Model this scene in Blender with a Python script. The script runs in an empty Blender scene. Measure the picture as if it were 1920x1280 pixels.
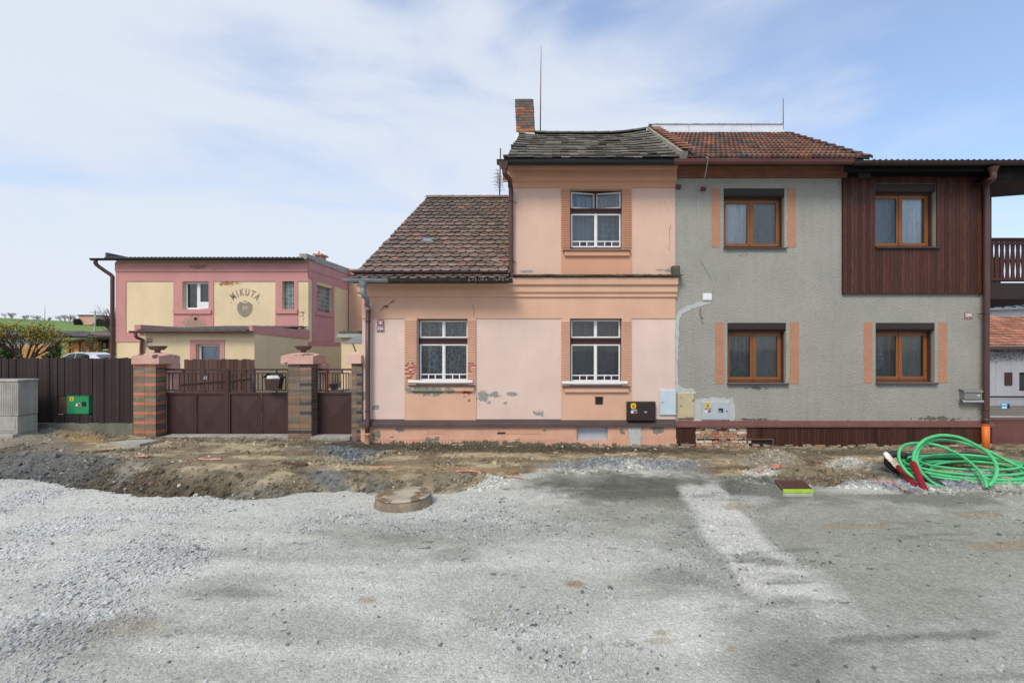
import bpy, bmesh, math, random
import numpy as np
from mathutils import Vector, Matrix
R = math.radians
random.seed(7)
rng = np.random.default_rng(11)
scene = bpy.context.scene
C = scene.collection

# ---------------------------------------------------------------- camera, sky, sun, exposure
cam = bpy.data.cameras.new("camera"); camo = bpy.data.objects.new("camera", cam); C.objects.link(camo)
camo.location = (0, -10, 2.0); camo.rotation_euler = (R(90), 0, 0)
cam.sensor_width = 36; cam.lens = 36 * 900 / 1920
cam.shift_x = -82 / 1920; cam.shift_y = 15 / 1920
cam.clip_start = 0.05; cam.clip_end = 3000
scene.camera = camo

SUN_EL, SUN_AZ = R(48), R(202)          # azimuth clockwise from +Y: behind the camera, a little to the left
w = bpy.data.worlds.new("World"); scene.world = w; w.use_nodes = True
nt = w.node_tree; nt.nodes.clear()
def wn(t, **k):
    n = nt.nodes.new(t)
    for a, b in k.items(): setattr(n, a, b)
    return n
out = wn('ShaderNodeOutputWorld'); bg = wn('ShaderNodeBackground'); bg.inputs[1].default_value = 0.10
sky = wn('ShaderNodeTexSky', sky_type='NISHITA'); sky.sun_disc = False
sky.sun_elevation = SUN_EL; sky.sun_rotation = SUN_AZ
sky.air_density = 1.3; sky.dust_density = 1.2; sky.ozone_density = 1.6
tc = wn('ShaderNodeTexCoord'); mp = wn('ShaderNodeMapping')
mp.inputs['Rotation'].default_value = (0, R(14), R(4)); mp.inputs['Scale'].default_value = (1.05, 1.05, 3.6)
mp.inputs['Location'].default_value = (0.35, 0.2, 0.06)
n1 = wn('ShaderNodeTexNoise'); n1.inputs['Scale'].default_value = 1.9; n1.inputs['Detail'].default_value = 7
n1.inputs['Roughness'].default_value = 0.5; n1.inputs['Distortion'].default_value = 0.35
mr = wn('ShaderNodeMapRange'); mr.inputs[1].default_value = 0.34; mr.inputs[2].default_value = 0.65
mr.inputs[3].default_value = 0.0; mr.inputs[4].default_value = 1.0; mr.interpolation_type = 'SMOOTHSTEP'
sep = wn('ShaderNodeSeparateXYZ')
# more cloud towards the left of the street and towards the horizon
lx = wn('ShaderNodeMath', operation='MULTIPLY_ADD'); lx.inputs[1].default_value = -0.15; lx.inputs[2].default_value = 0.0
lz = wn('ShaderNodeMapRange'); lz.inputs[1].default_value = 0.0; lz.inputs[2].default_value = 0.35; lz.inputs[3].default_value = 0.06; lz.inputs[4].default_value = 0.0
ad = wn('ShaderNodeMath', operation='ADD'); ad2 = wn('ShaderNodeMath', operation='ADD')
mix = wn('ShaderNodeMix', data_type='RGBA'); mix.inputs[7].default_value = (6.5, 6.95, 7.7, 1)
fl = wn('ShaderNodeMapRange'); fl.inputs[1].default_value = 0; fl.inputs[2].default_value = 1; fl.inputs[3].default_value = 0.22; fl.inputs[4].default_value = 0.93
L = nt.links.new
L(tc.outputs['Generated'], mp.inputs[0]); L(mp.outputs[0], n1.inputs['Vector'])
L(tc.outputs['Generated'], sep.inputs[0]); L(sep.outputs[0], lx.inputs[0]); L(sep.outputs[2], lz.inputs[0])
L(n1.outputs[0], ad.inputs[0]); L(lx.outputs[0], ad.inputs[1]); L(ad.outputs[0], ad2.inputs[0]); L(lz.outputs[0], ad2.inputs[1])
L(ad2.outputs[0], mr.inputs[0]); L(mr.outputs[0], fl.inputs[0]); L(fl.outputs[0], mix.inputs[0])
boost = wn('ShaderNodeMix', data_type='RGBA', blend_type='MULTIPLY'); boost.inputs[0].default_value = 1; boost.inputs[7].default_value = (1.32, 1.54, 1.82, 1)
L(sky.outputs[0], boost.inputs[6]); L(boost.outputs[2], mix.inputs[6]); L(mix.outputs[2], bg.inputs[0]); L(bg.outputs[0], out.inputs[0])

sl = bpy.data.lights.new("sun", 'SUN'); slo = bpy.data.objects.new("sun", sl); C.objects.link(slo)
sl.energy = 2.05; sl.angle = R(20); sl.color = (1, 0.90, 0.77)
d = Vector((math.sin(SUN_AZ) * math.cos(SUN_EL), math.cos(SUN_AZ) * math.cos(SUN_EL), math.sin(SUN_EL)))
slo.rotation_euler = d.to_track_quat('Z', 'Y').to_euler()
scene.view_settings.view_transform = 'Standard'; scene.view_settings.look = 'None'
scene.view_settings.exposure = 0.25; scene.view_settings.gamma = 1.0

# ---------------------------------------------------------------- helpers
F, VX, VY, CH = 900.0, 1042.0, 655.0, 2.0
def X(px, D=10.0): return (px - VX) / F * D
def Z(py, D=10.0): return (VY - py) / F * D + CH
def P(px, py, D): return Vector((X(px, D), D - 10, Z(py, D)))
def srgb(r, g, b):
    f = lambda c: (c / 255 / 12.92) if c / 255 <= 0.04045 else ((c / 255 + 0.055) / 1.055) ** 2.4
    return (f(r), f(g), f(b))

def tag(o, label=None, cat=None, group=None, kind=None):
    if label: o['label'] = label
    if cat: o['category'] = cat
    if group: o['group'] = group
    if kind: o['kind'] = kind
    return o
def wloc(o):
    v = Vector((0, 0, 0))
    while o: v += o.location; o = o.parent
    return v
def thing(name, label, cat, loc=(0, 0, 0), group=None, rz=0):
    o = bpy.data.objects.new(name, None); C.objects.link(o); o.location = loc; o.rotation_euler = (0, 0, rz)
    o.empty_display_size = 0.2
    return tag(o, label, cat, group)

class MB:
    def __init__(s): s.v = []; s.f = []; s.c = []; s.M = None; s.col = (1, 1, 1); s.sm = []
    def add(s, vs, fs, col=None, smooth=False):
        b = len(s.v)
        for p in vs:
            p = Vector(p)
            if s.M is not None: p = s.M @ p
            s.v.append(p)
        for f in fs:
            s.f.append(tuple(b + i for i in f)); s.c.append(col or s.col); s.sm.append(smooth)
        return s
    def quad(s, a, b, c, d, col=None): return s.add([a, b, c, d], [(0, 1, 2, 3)], col)
    def box(s, x0, x1, y0, y1, z0, z1, col=None):
        vs = [(x0, y0, z0), (x1, y0, z0), (x1, y1, z0), (x0, y1, z0), (x0, y0, z1), (x1, y0, z1), (x1, y1, z1), (x0, y1, z1)]
        return s.add(vs, [(0, 3, 2, 1), (4, 5, 6, 7), (0, 1, 5, 4), (1, 2, 6, 5), (2, 3, 7, 6), (3, 0, 4, 7)], col)
    def hexa(s, vs, col=None):
        return s.add(vs, [(0, 3, 2, 1), (4, 5, 6, 7), (0, 1, 5, 4), (1, 2, 6, 5), (2, 3, 7, 6), (3, 0, 4, 7)], col)
    def tube(s, pts, r, n=8, col=None, cap=True, closed=False):
        pts = [Vector(p) for p in pts]; m = len(pts)
        rs = r if isinstance(r, (list, tuple)) else [r] * m
        vs = []; fs = []; up = None
        for i, p in enumerate(pts):
            a = pts[i - 1] if (i > 0 or closed) else p
            b = pts[(i + 1) % m] if (i < m - 1 or closed) else p
            t = (b - a).normalized() if (b - a).length > 1e-9 else Vector((0, 0, 1))
            if up is None:
                up = Vector((0, 0, 1)) if abs(t.z) < 0.9 else Vector((1, 0, 0))
            u = (up - t * up.dot(t))
            if u.length < 1e-6: u = Vector((0, 1, 0)) - t * t.y
            u.normalize(); q = t.cross(u); up = u
            for k in range(n):
                an = 2 * math.pi * k / n
                vs.append(p + (u * math.cos(an) + q * math.sin(an)) * rs[i])
        seg = m if closed else m - 1
        for i in range(seg):
            for k in range(n):
                j = (i + 1) % m
                fs.append((i * n + k, i * n + (k + 1) % n, j * n + (k + 1) % n, j * n + k))
        s.add(vs, fs, col, True)
        if cap and not closed:
            b = len(s.v) - m * n
            s.f.append(tuple(b + k for k in range(n))[::-1]); s.c.append(col or s.col); s.sm.append(False)
            s.f.append(tuple(b + (m - 1) * n + k for k in range(n))); s.c.append(col or s.col); s.sm.append(False)
        return s
    def bar(s, a, b, w_, d_, col=None):
        """square bar from a to b"""
        a = Vector(a); b = Vector(b); t = (b - a).normalized()
        u = Vector((0, 1, 0)) - t * t.y
        if u.length < 1e-3: u = Vector((0, 0, 1)) - t * t.z
        u.normalize(); q = t.cross(u)
        vs = [p + q * (w_ / 2 * i) + u * (d_ / 2 * j) for p in (a, b) for i, j in ((-1, -1), (1, -1), (1, 1), (-1, 1))]
        return s.hexa(vs, col)
    def lathe(s, cx, cy, prof, n=20, col=None, smooth=True):
        vs = []; fs = []
        for r, z in prof:
            for k in range(n):
                a = 2 * math.pi * k / n; vs.append((cx + r * math.cos(a), cy + r * math.sin(a), z))
        for i in range(len(prof) - 1):
            for k in range(n): fs.append((i * n + k, i * n + (k + 1) % n, (i + 1) * n + (k + 1) % n, (i + 1) * n + k))
        return s.add(vs, fs, col, smooth)
    def profx(s, x0, x1, prof, col=None, dx0=0, dx1=0):
        """prof: list of (y,z) closed loop extruded along X"""
        n = len(prof)
        vs = [(x0 + dx0 * 0, y, z) for y, z in prof] + [(x1, y, z) for y, z in prof]
        fs = [(i, (i + 1) % n, n + (i + 1) % n, n + i) for i in range(n)]
        fs += [tuple(range(n))[::-1], tuple(range(n, 2 * n))]
        return s.add(vs, fs, col)
    def profy(s, y0, y1, prof, col=None):
        n = len(prof)
        vs = [(x, y0, z) for x, z in prof] + [(x, y1, z) for x, z in prof]
        fs = [(i, (i + 1) % n, n + (i + 1) % n, n + i) for i in range(n)]
        fs += [tuple(range(n))[::-1], tuple(range(n, 2 * n))]
        return s.add(vs, fs, col)
    def wall(s, x0, x1, z0, z1, y, th, ops, col=None):
        """wall facing -Y with openings (x0,x1,z0,z1): front, back, reveals and rim"""
        xs = sorted({x0, x1, *[min(max(o[0], x0), x1) for o in ops], *[min(max(o[1], x0), x1) for o in ops]})
        zs = sorted({z0, z1, *[min(max(o[2], z0), z1) for o in ops], *[min(max(o[3], z0), z1) for o in ops]})
        for i in range(len(xs) - 1):
            for j in range(len(zs) - 1):
                cx = (xs[i] + xs[i + 1]) / 2; cz = (zs[j] + zs[j + 1]) / 2
                if any(o[0] < cx < o[1] and o[2] < cz < o[3] for o in ops): continue
                for yy in (y, y + th):
                    s.quad((xs[i], yy, zs[j]), (xs[i + 1], yy, zs[j]), (xs[i + 1], yy, zs[j + 1]), (xs[i], yy, zs[j + 1]), col)
        for a, b, c, e in list(ops) + [(x0, x1, z0, z1)]:
            s.quad((a, y, c), (b, y, c), (b, y + th, c), (a, y + th, c), col)
            s.quad((a, y, e), (b, y, e), (b, y + th, e), (a, y + th, e), col)
            s.quad((a, y, c), (a, y, e), (a, y + th, e), (a, y + th, c), col)
            s.quad((b, y, c), (b, y, e), (b, y + th, e), (b, y + th, c), col)
        return s
    def build(s, name, mat, parent=None, origin=None, local=False, bevel=0, recalc=False):
        off = Vector((0, 0, 0))
        if not local:
            if parent is not None: off = wloc(parent)
            elif origin is not None: off = Vector(origin)
        me = bpy.data.meshes.new(name)
        me.from_pydata([tuple(v - off) for v in s.v], [], s.f)
        at = me.color_attributes.new("Col", 'FLOAT_COLOR', 'CORNER')
        cols = np.ones((len(me.loops), 4), np.float32); k = 0
        for f, c in zip(s.f, s.c):
            cols[k:k + len(f), :3] = c[:3]; k += len(f)
        at.data.foreach_set('color', cols.ravel())
        me.polygons.foreach_set('use_smooth', s.sm)
        if recalc:
            bm = bmesh.new(); bm.from_mesh(me); bmesh.ops.recalc_face_normals(bm, faces=bm.faces); bm.to_mesh(me); bm.free()
        me.materials.append(mat); me.update()
        o = bpy.data.objects.new(name, me); C.objects.link(o)
        if parent is not None: o.parent = parent
        elif origin is not None and not local: o.location = origin
        if bevel:
            m = o.modifiers.new('b', 'BEVEL'); m.width = bevel; m.segments = 2; m.limit_method = 'ANGLE'; m.angle_limit = R(40)
        return o

def arr_mesh(name, V, Fq, mat, cols=None, smooth=False):
    """big meshes: V (n,3), Fq (m,4 or 3), cols per vertex (n,3)"""
    me = bpy.data.meshes.new(name); n = len(V); m, k = Fq.shape
    me.vertices.add(n); me.vertices.foreach_set('co', V.astype(np.float32).ravel())
    me.loops.add(m * k); me.loops.foreach_set('vertex_index', Fq.astype(np.int32).ravel())
    me.polygons.add(m); me.polygons.foreach_set('loop_start', np.arange(0, m * k, k, dtype=np.int32))
    me.polygons.foreach_set('loop_total', np.full(m, k, np.int32))
    me.polygons.foreach_set('use_smooth', np.full(m, smooth))
    if cols is not None:
        at = me.color_attributes.new("Col", 'FLOAT_COLOR', 'POINT')
        c4 = np.ones((n, 4), np.float32); c4[:, :3] = cols; at.data.foreach_set('color', c4.ravel())
    me.materials.append(mat); me.update(calc_edges=True); me.validate()
    o = bpy.data.objects.new(name, me); C.objects.link(o); return o

# ---- materials
def newmat(name):
    m = bpy.data.materials.new(name); m.use_nodes = True; t = m.node_tree; t.nodes.clear()
    o = t.nodes.new('ShaderNodeOutputMaterial'); b = t.nodes.new('ShaderNodeBsdfPrincipled'); t.links.new(b.outputs[0], o.inputs[0])
    return m, t, b, o
def mth(t, op, a, b=None, c=None, clamp=False):
    n = t.nodes.new('ShaderNodeMath'); n.operation = op; n.use_clamp = clamp
    for i, v in enumerate((a, b, c)):
        if v is None: continue
        if isinstance(v, (int, float)): n.inputs[i].default_value = v
        else: t.links.new(v, n.inputs[i])
    return n.outputs[0]
def mixc(t, fac, a, b, mode='MIX'):
    n = t.nodes.new('ShaderNodeMix'); n.data_type = 'RGBA'; n.blend_type = mode
    for i, v in ((0, fac), (6, a), (7, b)):
        if isinstance(v, (int, float)): n.inputs[i].default_value = v
        elif isinstance(v, tuple): n.inputs[i].default_value = (*v[:3], 1)
        else: t.links.new(v, n.inputs[i])
    return n.outputs[2]
def noi(t, vec, scale, detail=4, rough=0.55, sc3=None, dist=0.0):
    if sc3:
        m = t.nodes.new('ShaderNodeMapping'); m.inputs['Scale'].default_value = sc3; t.links.new(vec, m.inputs[0]); vec = m.outputs[0]
    n = t.nodes.new('ShaderNodeTexNoise'); n.inputs['Scale'].default_value = scale; n.inputs['Detail'].default_value = detail
    n.inputs['Roughness'].default_value = rough; n.inputs['Distortion'].default_value = dist
    t.links.new(vec, n.inputs['Vector']); return n.outputs[0]
def mrange(t, v, a, b, c=0.0, d_=1.0, smooth=True):
    n = t.nodes.new('ShaderNodeMapRange'); n.inputs[1].default_value = a; n.inputs[2].default_value = b; n.inputs[3].default_value = c; n.inputs[4].default_value = d_
    if smooth: n.interpolation_type = 'SMOOTHSTEP'
    t.links.new(v, n.inputs[0]); return n.outputs[0]
def pmat(name, col, rough=0.8, var=0.12, scale=2.0, bump=0.3, bscale=60, bdist=0.004, metal=0.0, spec=0.3,
         patches=None, stain=None, streak=0.0, sc3=None, fine=0.0, fscale=160, trans=None, coat=0):
    """patches: list of (cx,cz,rx,rz,strength) in world X/Z with colour stain; everything else noise driven"""
    m, t, b, o = newmat(name)
    g = t.nodes.new('ShaderNodeNewGeometry'); pos = g.outputs['Position']
    at = t.nodes.new('ShaderNodeAttribute'); at.attribute_name = 'Col'
    base = mixc(t, 1.0, at.outputs['Color'], tuple(col), 'MULTIPLY')
    n = noi(t, pos, scale, 5, 0.6, sc3)
    k = mrange(t, n, 0.25, 0.75, 1 - var, 1 + var, False)
    cc = t.nodes.new('ShaderNodeCombineColor')
    for i in range(3): t.links.new(k, cc.inputs[i])
    base = mixc(t, 1.0, base, cc.outputs[0], 'MULTIPLY')
    if fine:
        n2 = noi(t, pos, fscale, 3, 0.7); k2 = mrange(t, n2, 0.3, 0.7, 1 - fine, 1 + fine, False)
        cc2 = t.nodes.new('ShaderNodeCombineColor')
        for i in range(3): t.links.new(k2, cc2.inputs[i])
        base = mixc(t, 1.0, base, cc2.outputs[0], 'MULTIPLY')
    if streak:
        n3 = noi(t, pos, 6, 4, 0.6, (1.5, 1.5, 0.12)); k3 = mrange(t, n3, 0.42, 0.75, 0, streak)
        base = mixc(t, k3, base, tuple(c * 0.45 for c in col))
    hsum = None
    if patches:
        sx = t.nodes.new('ShaderNodeSeparateXYZ'); t.links.new(pos, sx.inputs[0])
        nn = noi(t, pos, 7, 6, 0.72)
        for scol, plist in patches:
            acc = None
            for cx, cz, rx, rz, st in plist:
                a = mth(t, 'MULTIPLY', mth(t, 'SUBTRACT', sx.outputs[0], cx), 1 / rx)
                c_ = mth(t, 'MULTIPLY', mth(t, 'SUBTRACT', sx.outputs[2], cz), 1 / rz)
                r2 = mth(t, 'SQRT', mth(t, 'ADD', mth(t, 'MULTIPLY', a, a), mth(t, 'MULTIPLY', c_, c_)))
                v = mth(t, 'SUBTRACT', st, r2)
                acc = v if acc is None else mth(t, 'MAXIMUM', acc, v)
            tot = mth(t, 'ADD', acc, mth(t, 'MULTIPLY', mth(t, 'SUBTRACT', nn, 0.5), 4.0))
            msk = mrange(t, tot, 0.28, 0.42)
            nv = noi(t, pos, 22, 4); sc = mixc(t, nv, tuple(c * 0.65 for c in scol), tuple(c * 1.25 for c in scol))
            base = mixc(t, msk, base, sc)
            hsum = msk if hsum is None else mth(t, 'MAXIMUM', hsum, msk)
    t.links.new(base, b.inputs['Base Color'])
    b.inputs['Roughness'].default_value = rough; b.inputs['Metallic'].default_value = metal
    b.inputs['Specular IOR Level'].default_value = spec
    if coat: b.inputs['Coat Weight'].default_value = coat; b.inputs['Coat Roughness'].default_value = 0.2
    if bump:
        bn = noi(t, pos, bscale, 4, 0.65, sc3 if sc3 else None)
        if hsum is not None: bn = mth(t, 'SUBTRACT', bn, mth(t, 'MULTIPLY', hsum, 0.9))
        bp = t.nodes.new('ShaderNodeBump'); bp.inputs['Strength'].default_value = bump; bp.inputs['Distance'].default_value = bdist
        t.links.new(bn, bp.inputs['Height']); t.links.new(bp.outputs[0], b.inputs['Normal'])
    return m

M = {}
cement = srgb(150, 150, 142)
pp = lambda px, py, rx, ry, s=1.0: (X(px), Z(py), rx / 90, ry / 90, s)
M['pink_light'] = pmat('light_pink_render', (0.70, 0.53, 0.45), 0.9, 0.10, 1.1, 0.4, 45, 0.006, fine=0.05, streak=0.05,
    patches=[(cement, [pp(905, 745, 18, 16, 1.0), pp(925, 740, 22, 8, .9), pp(960, 740, 16, 5, 1), pp(703, 764, 9, 7, 1.0), pp(1010, 775, 14, 8, 1), pp(985, 760, 7, 6, .7),
                       pp(682, 742, 4, 10, 1.1), pp(948, 756, 12, 6, .5), pp(1250, 505, 22, 5, .7), pp(985, 508, 18, 5, .5)])])
M['pink_upper'] = pmat('warm_pink_render', (0.68, 0.455, 0.345), 0.9, 0.10, 1.2, 0.4, 45, 0.006, fine=0.05, streak=0.05,
    patches=[(cement, [pp(1250, 507, 22, 5, .9), pp(985, 509, 18, 5, .8), pp(1130, 512, 60, 3, .6)])])
M['peach'] = pmat('peach_render', (0.66, 0.40, 0.275), 0.9, 0.11, 1.2, 0.35, 50, 0.005, fine=0.04,
    patches=[(srgb(120, 75, 62), [pp(738, 566, 16, 4, .55), pp(722, 575, 10, 5, .6)]),
             (srgb(150, 70, 55), [pp(877, 737, 12, 9, .9), pp(880, 750, 4, 12, .7)]),
             (srgb(140, 142, 128), [pp(800, 733, 40, 8, 1.3), pp(770, 733, 12, 7, 1.1), pp(842, 734, 20, 6, .9)])])
M['peach_dark'] = pmat('deep_peach_render', (0.60, 0.32, 0.20), 0.9, 0.07, 1.4, 0.35, 50, 0.005, fine=0.04)
M['plinth'] = pmat('peach_plinth_render', (0.66, 0.375, 0.255), 0.92, 0.12, 3, 0.6, 40, 0.01, fine=0.06,
    patches=[(srgb(128, 128, 116), [pp(709, 815, 12, 16, .9), pp(752, 806, 14, 5, .9), pp(813, 823, 20, 7, .8), pp(1233, 805, 12, 8, 1.2), pp(1166, 807, 7, 8, .8), pp(1022, 806, 6, 6, .6), pp(738, 818, 9, 5, .6)]),
             (srgb(112, 106, 90), [pp(760, 837, 90, 11, 1.3), pp(900, 837, 140, 10, 1.4), pp(1060, 838, 120, 8, 1.3), pp(1230, 839, 60, 6, 1.1)])])
M['cement'] = pmat('cement', (0.40, 0.40, 0.36), 0.95, 0.2, 6, 0.6, 40, 0.008, fine=0.08)
M['patchplaster'] = pmat('patch_plaster', (0.46, 0.48, 0.45), 0.95, 0.12, 10, 0.7, 60, 0.008, fine=0.08)
M['brownmetal'] = pmat('dark_brown_sheet_metal', (0.075, 0.050, 0.047), 0.45, 0.2, 3, 0.1, 20, 0.002, spec=0.4, fine=0.03)
M['redmetal'] = pmat('red_brown_sheet_metal', (0.15, 0.060, 0.050), 0.42, 0.2, 3, 0.1, 20, 0.002, spec=0.4)
M['zinc'] = pmat('zinc_sheet', (0.27, 0.31, 0.33), 0.42, 0.15, 4, 0.1, 20, 0.002, metal=0.5, spec=0.5)
M['black'] = pmat('black_painted_metal', (0.022, 0.022, 0.024), 0.45, 0.2, 5, 0.1, 20, 0.002)
M['mossmetal'] = pmat('weathered_gutter', (0.045, 0.040, 0.034), 0.7, 0.4, 9, 0.3, 40, 0.003)
M['pipebrown'] = pmat('brown_downpipe', (0.085, 0.040, 0.034), 0.42, 0.22, 3, 0.1, 20, 0.002, spec=0.45, sc3=(4, 4, .6))
M['terracotta'] = pmat('terracotta_pipe', (0.52, 0.27, 0.18), 0.8, 0.15, 8)
M['orange'] = pmat('orange_plastic', (0.72, 0.17, 0.03), 0.4, 0.06, 6, 0.05)
M['tile'] = pmat('beaver_tail_tiles', (1, 1, 1), 0.88, 0.22, 9, 0.5, 60, 0.006, fine=0.10)
M['roughcast'] = pmat('grey_roughcast', (0.375, 0.365, 0.315), 0.95, 0.12, 0.9, 1.0, 36, 0.03, fine=0.17, fscale=85, streak=0.12,
    patches=[(srgb(112, 110, 92), [pp(1410, 787, 70, 5, .75), pp(1760, 785, 60, 6, .85), pp(1600, 790, 60, 3, .5)]),
             (srgb(120, 120, 108), [pp(1400, 480, 30, 8, .5), pp(1420, 728, 46, 8, .45), pp(1700, 480, 5, 5, .1)])])
M['orangeplaster'] = pmat('orange_roughcast', (0.50, 0.25, 0.155), 0.95, 0.10, 3, 1.0, 36, 0.03, fine=0.25, fscale=70)
M['browncornice'] = pmat('brown_painted_cornice', (0.21, 0.085, 0.05), 0.8, 0.2, 5, 0.4, 60, 0.004)
def wood(name, col, rough=0.6, var=0.35, dark=0.5):
    m, t, b, o = newmat(name)
    g = t.nodes.new('ShaderNodeNewGeometry'); pos = g.outputs['Position']
    at = t.nodes.new('ShaderNodeAttribute'); at.attribute_name = 'Col'
    base = mixc(t, 1.0, at.outputs['Color'], tuple(col), 'MULTIPLY')
    n = noi(t, pos, 14, 6, 0.7, (6, 6, .45), 0.4); f = mrange(t, n, 0.35, 0.72)
    base = mixc(t, mth(t, 'MULTIPLY', f, var * 2), base, tuple(c * dark for c in col))
    n2 = noi(t, pos, 1.3, 4, 0.6); base = mixc(t, mrange(t, n2, 0.4, 0.8, 0, 0.45), base, tuple(c * 0.5 for c in col))
    vo = t.nodes.new('ShaderNodeTexVoronoi'); vo.inputs['Scale'].default_value = 5.5
    mpn = t.nodes.new('ShaderNodeMapping'); mpn.inputs['Scale'].default_value = (2.4, 2.4, 0.8); t.links.new(pos, mpn.inputs[0]); t.links.new(mpn.outputs[0], vo.inputs['Vector'])
    kn = mrange(t, vo.outputs['Distance'], 0.05, 0.16, 1, 0); base = mixc(t, kn, base, tuple(c * 0.25 for c in col))
    t.links.new(base, b.inputs['Base Color']); b.inputs['Roughness'].default_value = rough; b.inputs['Specular IOR Level'].default_value = 0.3
    bp = t.nodes.new('ShaderNodeBump'); bp.inputs['Strength'].default_value = 0.35; bp.inputs['Distance'].default_value = 0.003
    t.links.new(n, bp.inputs['Height']); t.links.new(bp.outputs[0], b.inputs['Normal'])
    return m
M['cladding'] = wood('red_brown_boards', (0.098, 0.034, 0.020), 0.55, 0.5, 0.35)
M['darkfence'] = wood('dark_brown_boards', (0.044, 0.030, 0.026), 0.75)
M['oldwood'] = wood('weathered_brown_boards', (0.125, 0.070, 0.052), 0.8)
M['honeywood'] = wood('honey_log_boards', (0.62, 0.30, 0.10), 0.7, 0.2, 0.6)
M['brownwindow'] = wood('oak_coloured_frame', (0.27, 0.098, 0.030), 0.35, 0.2, 0.6)
M['whitepaint'] = pmat('white_paint', (0.78, 0.78, 0.76), 0.5, 0.06, 8, 0.1, 60, 0.002)
M['darkwood'] = pmat('dark_brown_transom', (0.060, 0.024, 0.020), 0.5, 0.15, 6)
M['purple'] = pmat('purple_glass', (0.055, 0.025, 0.045), 0.15, 0.1, 6, 0)
M['gatemetal'] = pmat('brown_gate_paint', (0.056, 0.028, 0.025), 0.5, 0.16, 2.5, 0.15, 30, 0.002, spec=0.35, sc3=(3, 3, .7))
M['claytile'] = pmat('glazed_clinker', (1, 1, 1), 0.45, 0.2, 9, 0.2, 50, 0.002, spec=0.4, fine=0.05)
M['cap'] = pmat('worn_pink_cap', (0.60, 0.36, 0.29), 0.9, 0.14, 5, 0.5, 40, 0.008, fine=0.06,
    patches=[(srgb(92, 84, 76), [(X(297), Z(668), .12, .05, .9), (X(606), Z(667), .14, .07, .9), (X(570), Z(665), .25, .03, .9), (X(268), Z(664), .25, .025, .8), (X(540), Z(680), .1, .03, .7)])])
M['newcap'] = pmat('fresh_pink_cap', (0.68, 0.45, 0.36), 0.9, 0.05, 5)
M['concrete'] = pmat('old_concrete', (0.38, 0.36, 0.315), 0.95, 0.25, 3, 0.8, 30, 0.01, fine=0.12, streak=0.4)
M['mossconcrete'] = pmat('mossy_concrete', (0.16, 0.155, 0.115), 0.95, 0.35, 3, 0.8, 30, 0.01, fine=0.12)
M['bowl'] = pmat('brown_stone_bowl', (0.16, 0.105, 0.085), 0.9, 0.2, 12, 0.5, 60, 0.005)
M['yellowwall'] = pmat('cream_yellow_render', (0.76, 0.61, 0.385), 0.92, 0.12, 0.7, 0.3, 30, 0.005, streak=0.08,
    patches=[(srgb(165, 125, 80), [(X(425, 21), Z(531, 21), .8, .12, .9), (X(568, 21), Z(590, 21), .25, .8, .5)])])
M['pinkwall'] = pmat('dusty_pink_render', (0.57, 0.275, 0.255), 0.92, 0.09, 1.2, 0.3, 30, 0.005,
    patches=[(srgb(150, 120, 100), [(X(375, 21), Z(500, 21), .9, .16, .9), (X(488, 21), Z(500, 21), .3, .1, .5), (X(405, 21), Z(505, 21), .6, .08, .6)]),
             (srgb(165, 140, 120), [(X(364, 21), Z(612, 21), .42, .34, 1.5)])])
M['greywall'] = pmat('pale_grey_render', (0.42, 0.43, 0.45), 0.92, 0.12, 0.8, 0.3, 30, 0.005, streak=0.3)
M['whitewall'] = pmat('white_render', (0.72, 0.72, 0.71), 0.92, 0.06, 0.8, 0.2)
M['asb'] = pmat('grey_corrugated_sheet', (0.11, 0.105, 0.10), 0.85, 0.25, 3, 0.3, 40, 0.004)
M['mossboard'] = pmat('mossy_ledge', (0.10, 0.09, 0.065), 0.95, 0.5, 14, 0.8, 50, 0.01)
M['brickmat'] = pmat('old_brick', (1, 1, 1), 0.9, 0.25, 12, 0.7, 50, 0.008, fine=0.1)
M['whitesheet'] = pmat('silver_white_sheet', (0.66, 0.69, 0.73), 0.5, 0.12, 3, 0.2, 12, 0.006, metal=0.1)
M['emblem'] = pmat('grey_brown_paint', (0.30, 0.25, 0.19), 0.9, 0.2, 6)
M['signred'] = pmat('red_enamel', (0.40, 0.035, 0.03), 0.35, 0.08, 20, 0)
M['signdark'] = pmat('dull_red_enamel', (0.22, 0.055, 0.05), 0.4, 0.15, 20, 0)
M['signwhite'] = pmat('white_enamel', (0.80, 0.78, 0.77), 0.4, 0.05, 20, 0)
M['paleblue'] = pmat('pale_blue_cabinet_paint', (0.50, 0.60, 0.64), 0.45, 0.08, 5, 0.1)
M['tan'] = pmat('rusty_cream_cabinet_paint', (0.50, 0.42, 0.26), 0.6, 0.15, 4, 0.2, patches=[(srgb(165, 115, 60), [pp(1277, 744, 8, 7, .6), pp(1299, 750, 5, 12, .7), pp(1290, 782, 16, 3, .6)])])
M['greycab'] = pmat('grey_cabinet_paint', (0.42, 0.46, 0.49), 0.5, 0.1, 5, 0.1)
M['browncab'] = pmat('dark_brown_cabinet_paint', (0.034, 0.023, 0.021), 0.5, 0.1, 5, 0.1)
M['blackmatte'] = pmat('shaded_brown_board', (0.012, 0.010, 0.010), 0.9, 0.3, 5, 0.2, 40, 0.003, spec=0.05)  # dark brown board with soft eave shade put into its near-black colour
M['yellow'] = pmat('yellow_sticker', (0.75, 0.52, 0.03), 0.4, 0.04, 20, 0)
M['green'] = pmat('green_sticker', (0.015, 0.22, 0.13), 0.4, 0.04, 20, 0)
M['greenpanel'] = pmat('green_gas_cabinet_paint', (0.03, 0.25, 0.10), 0.5, 0.15, 6, 0.1)
M['greypaint'] = pmat('grey_letterbox_paint', (0.22, 0.22, 0.20), 0.5, 0.1, 6, 0.05)
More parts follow.
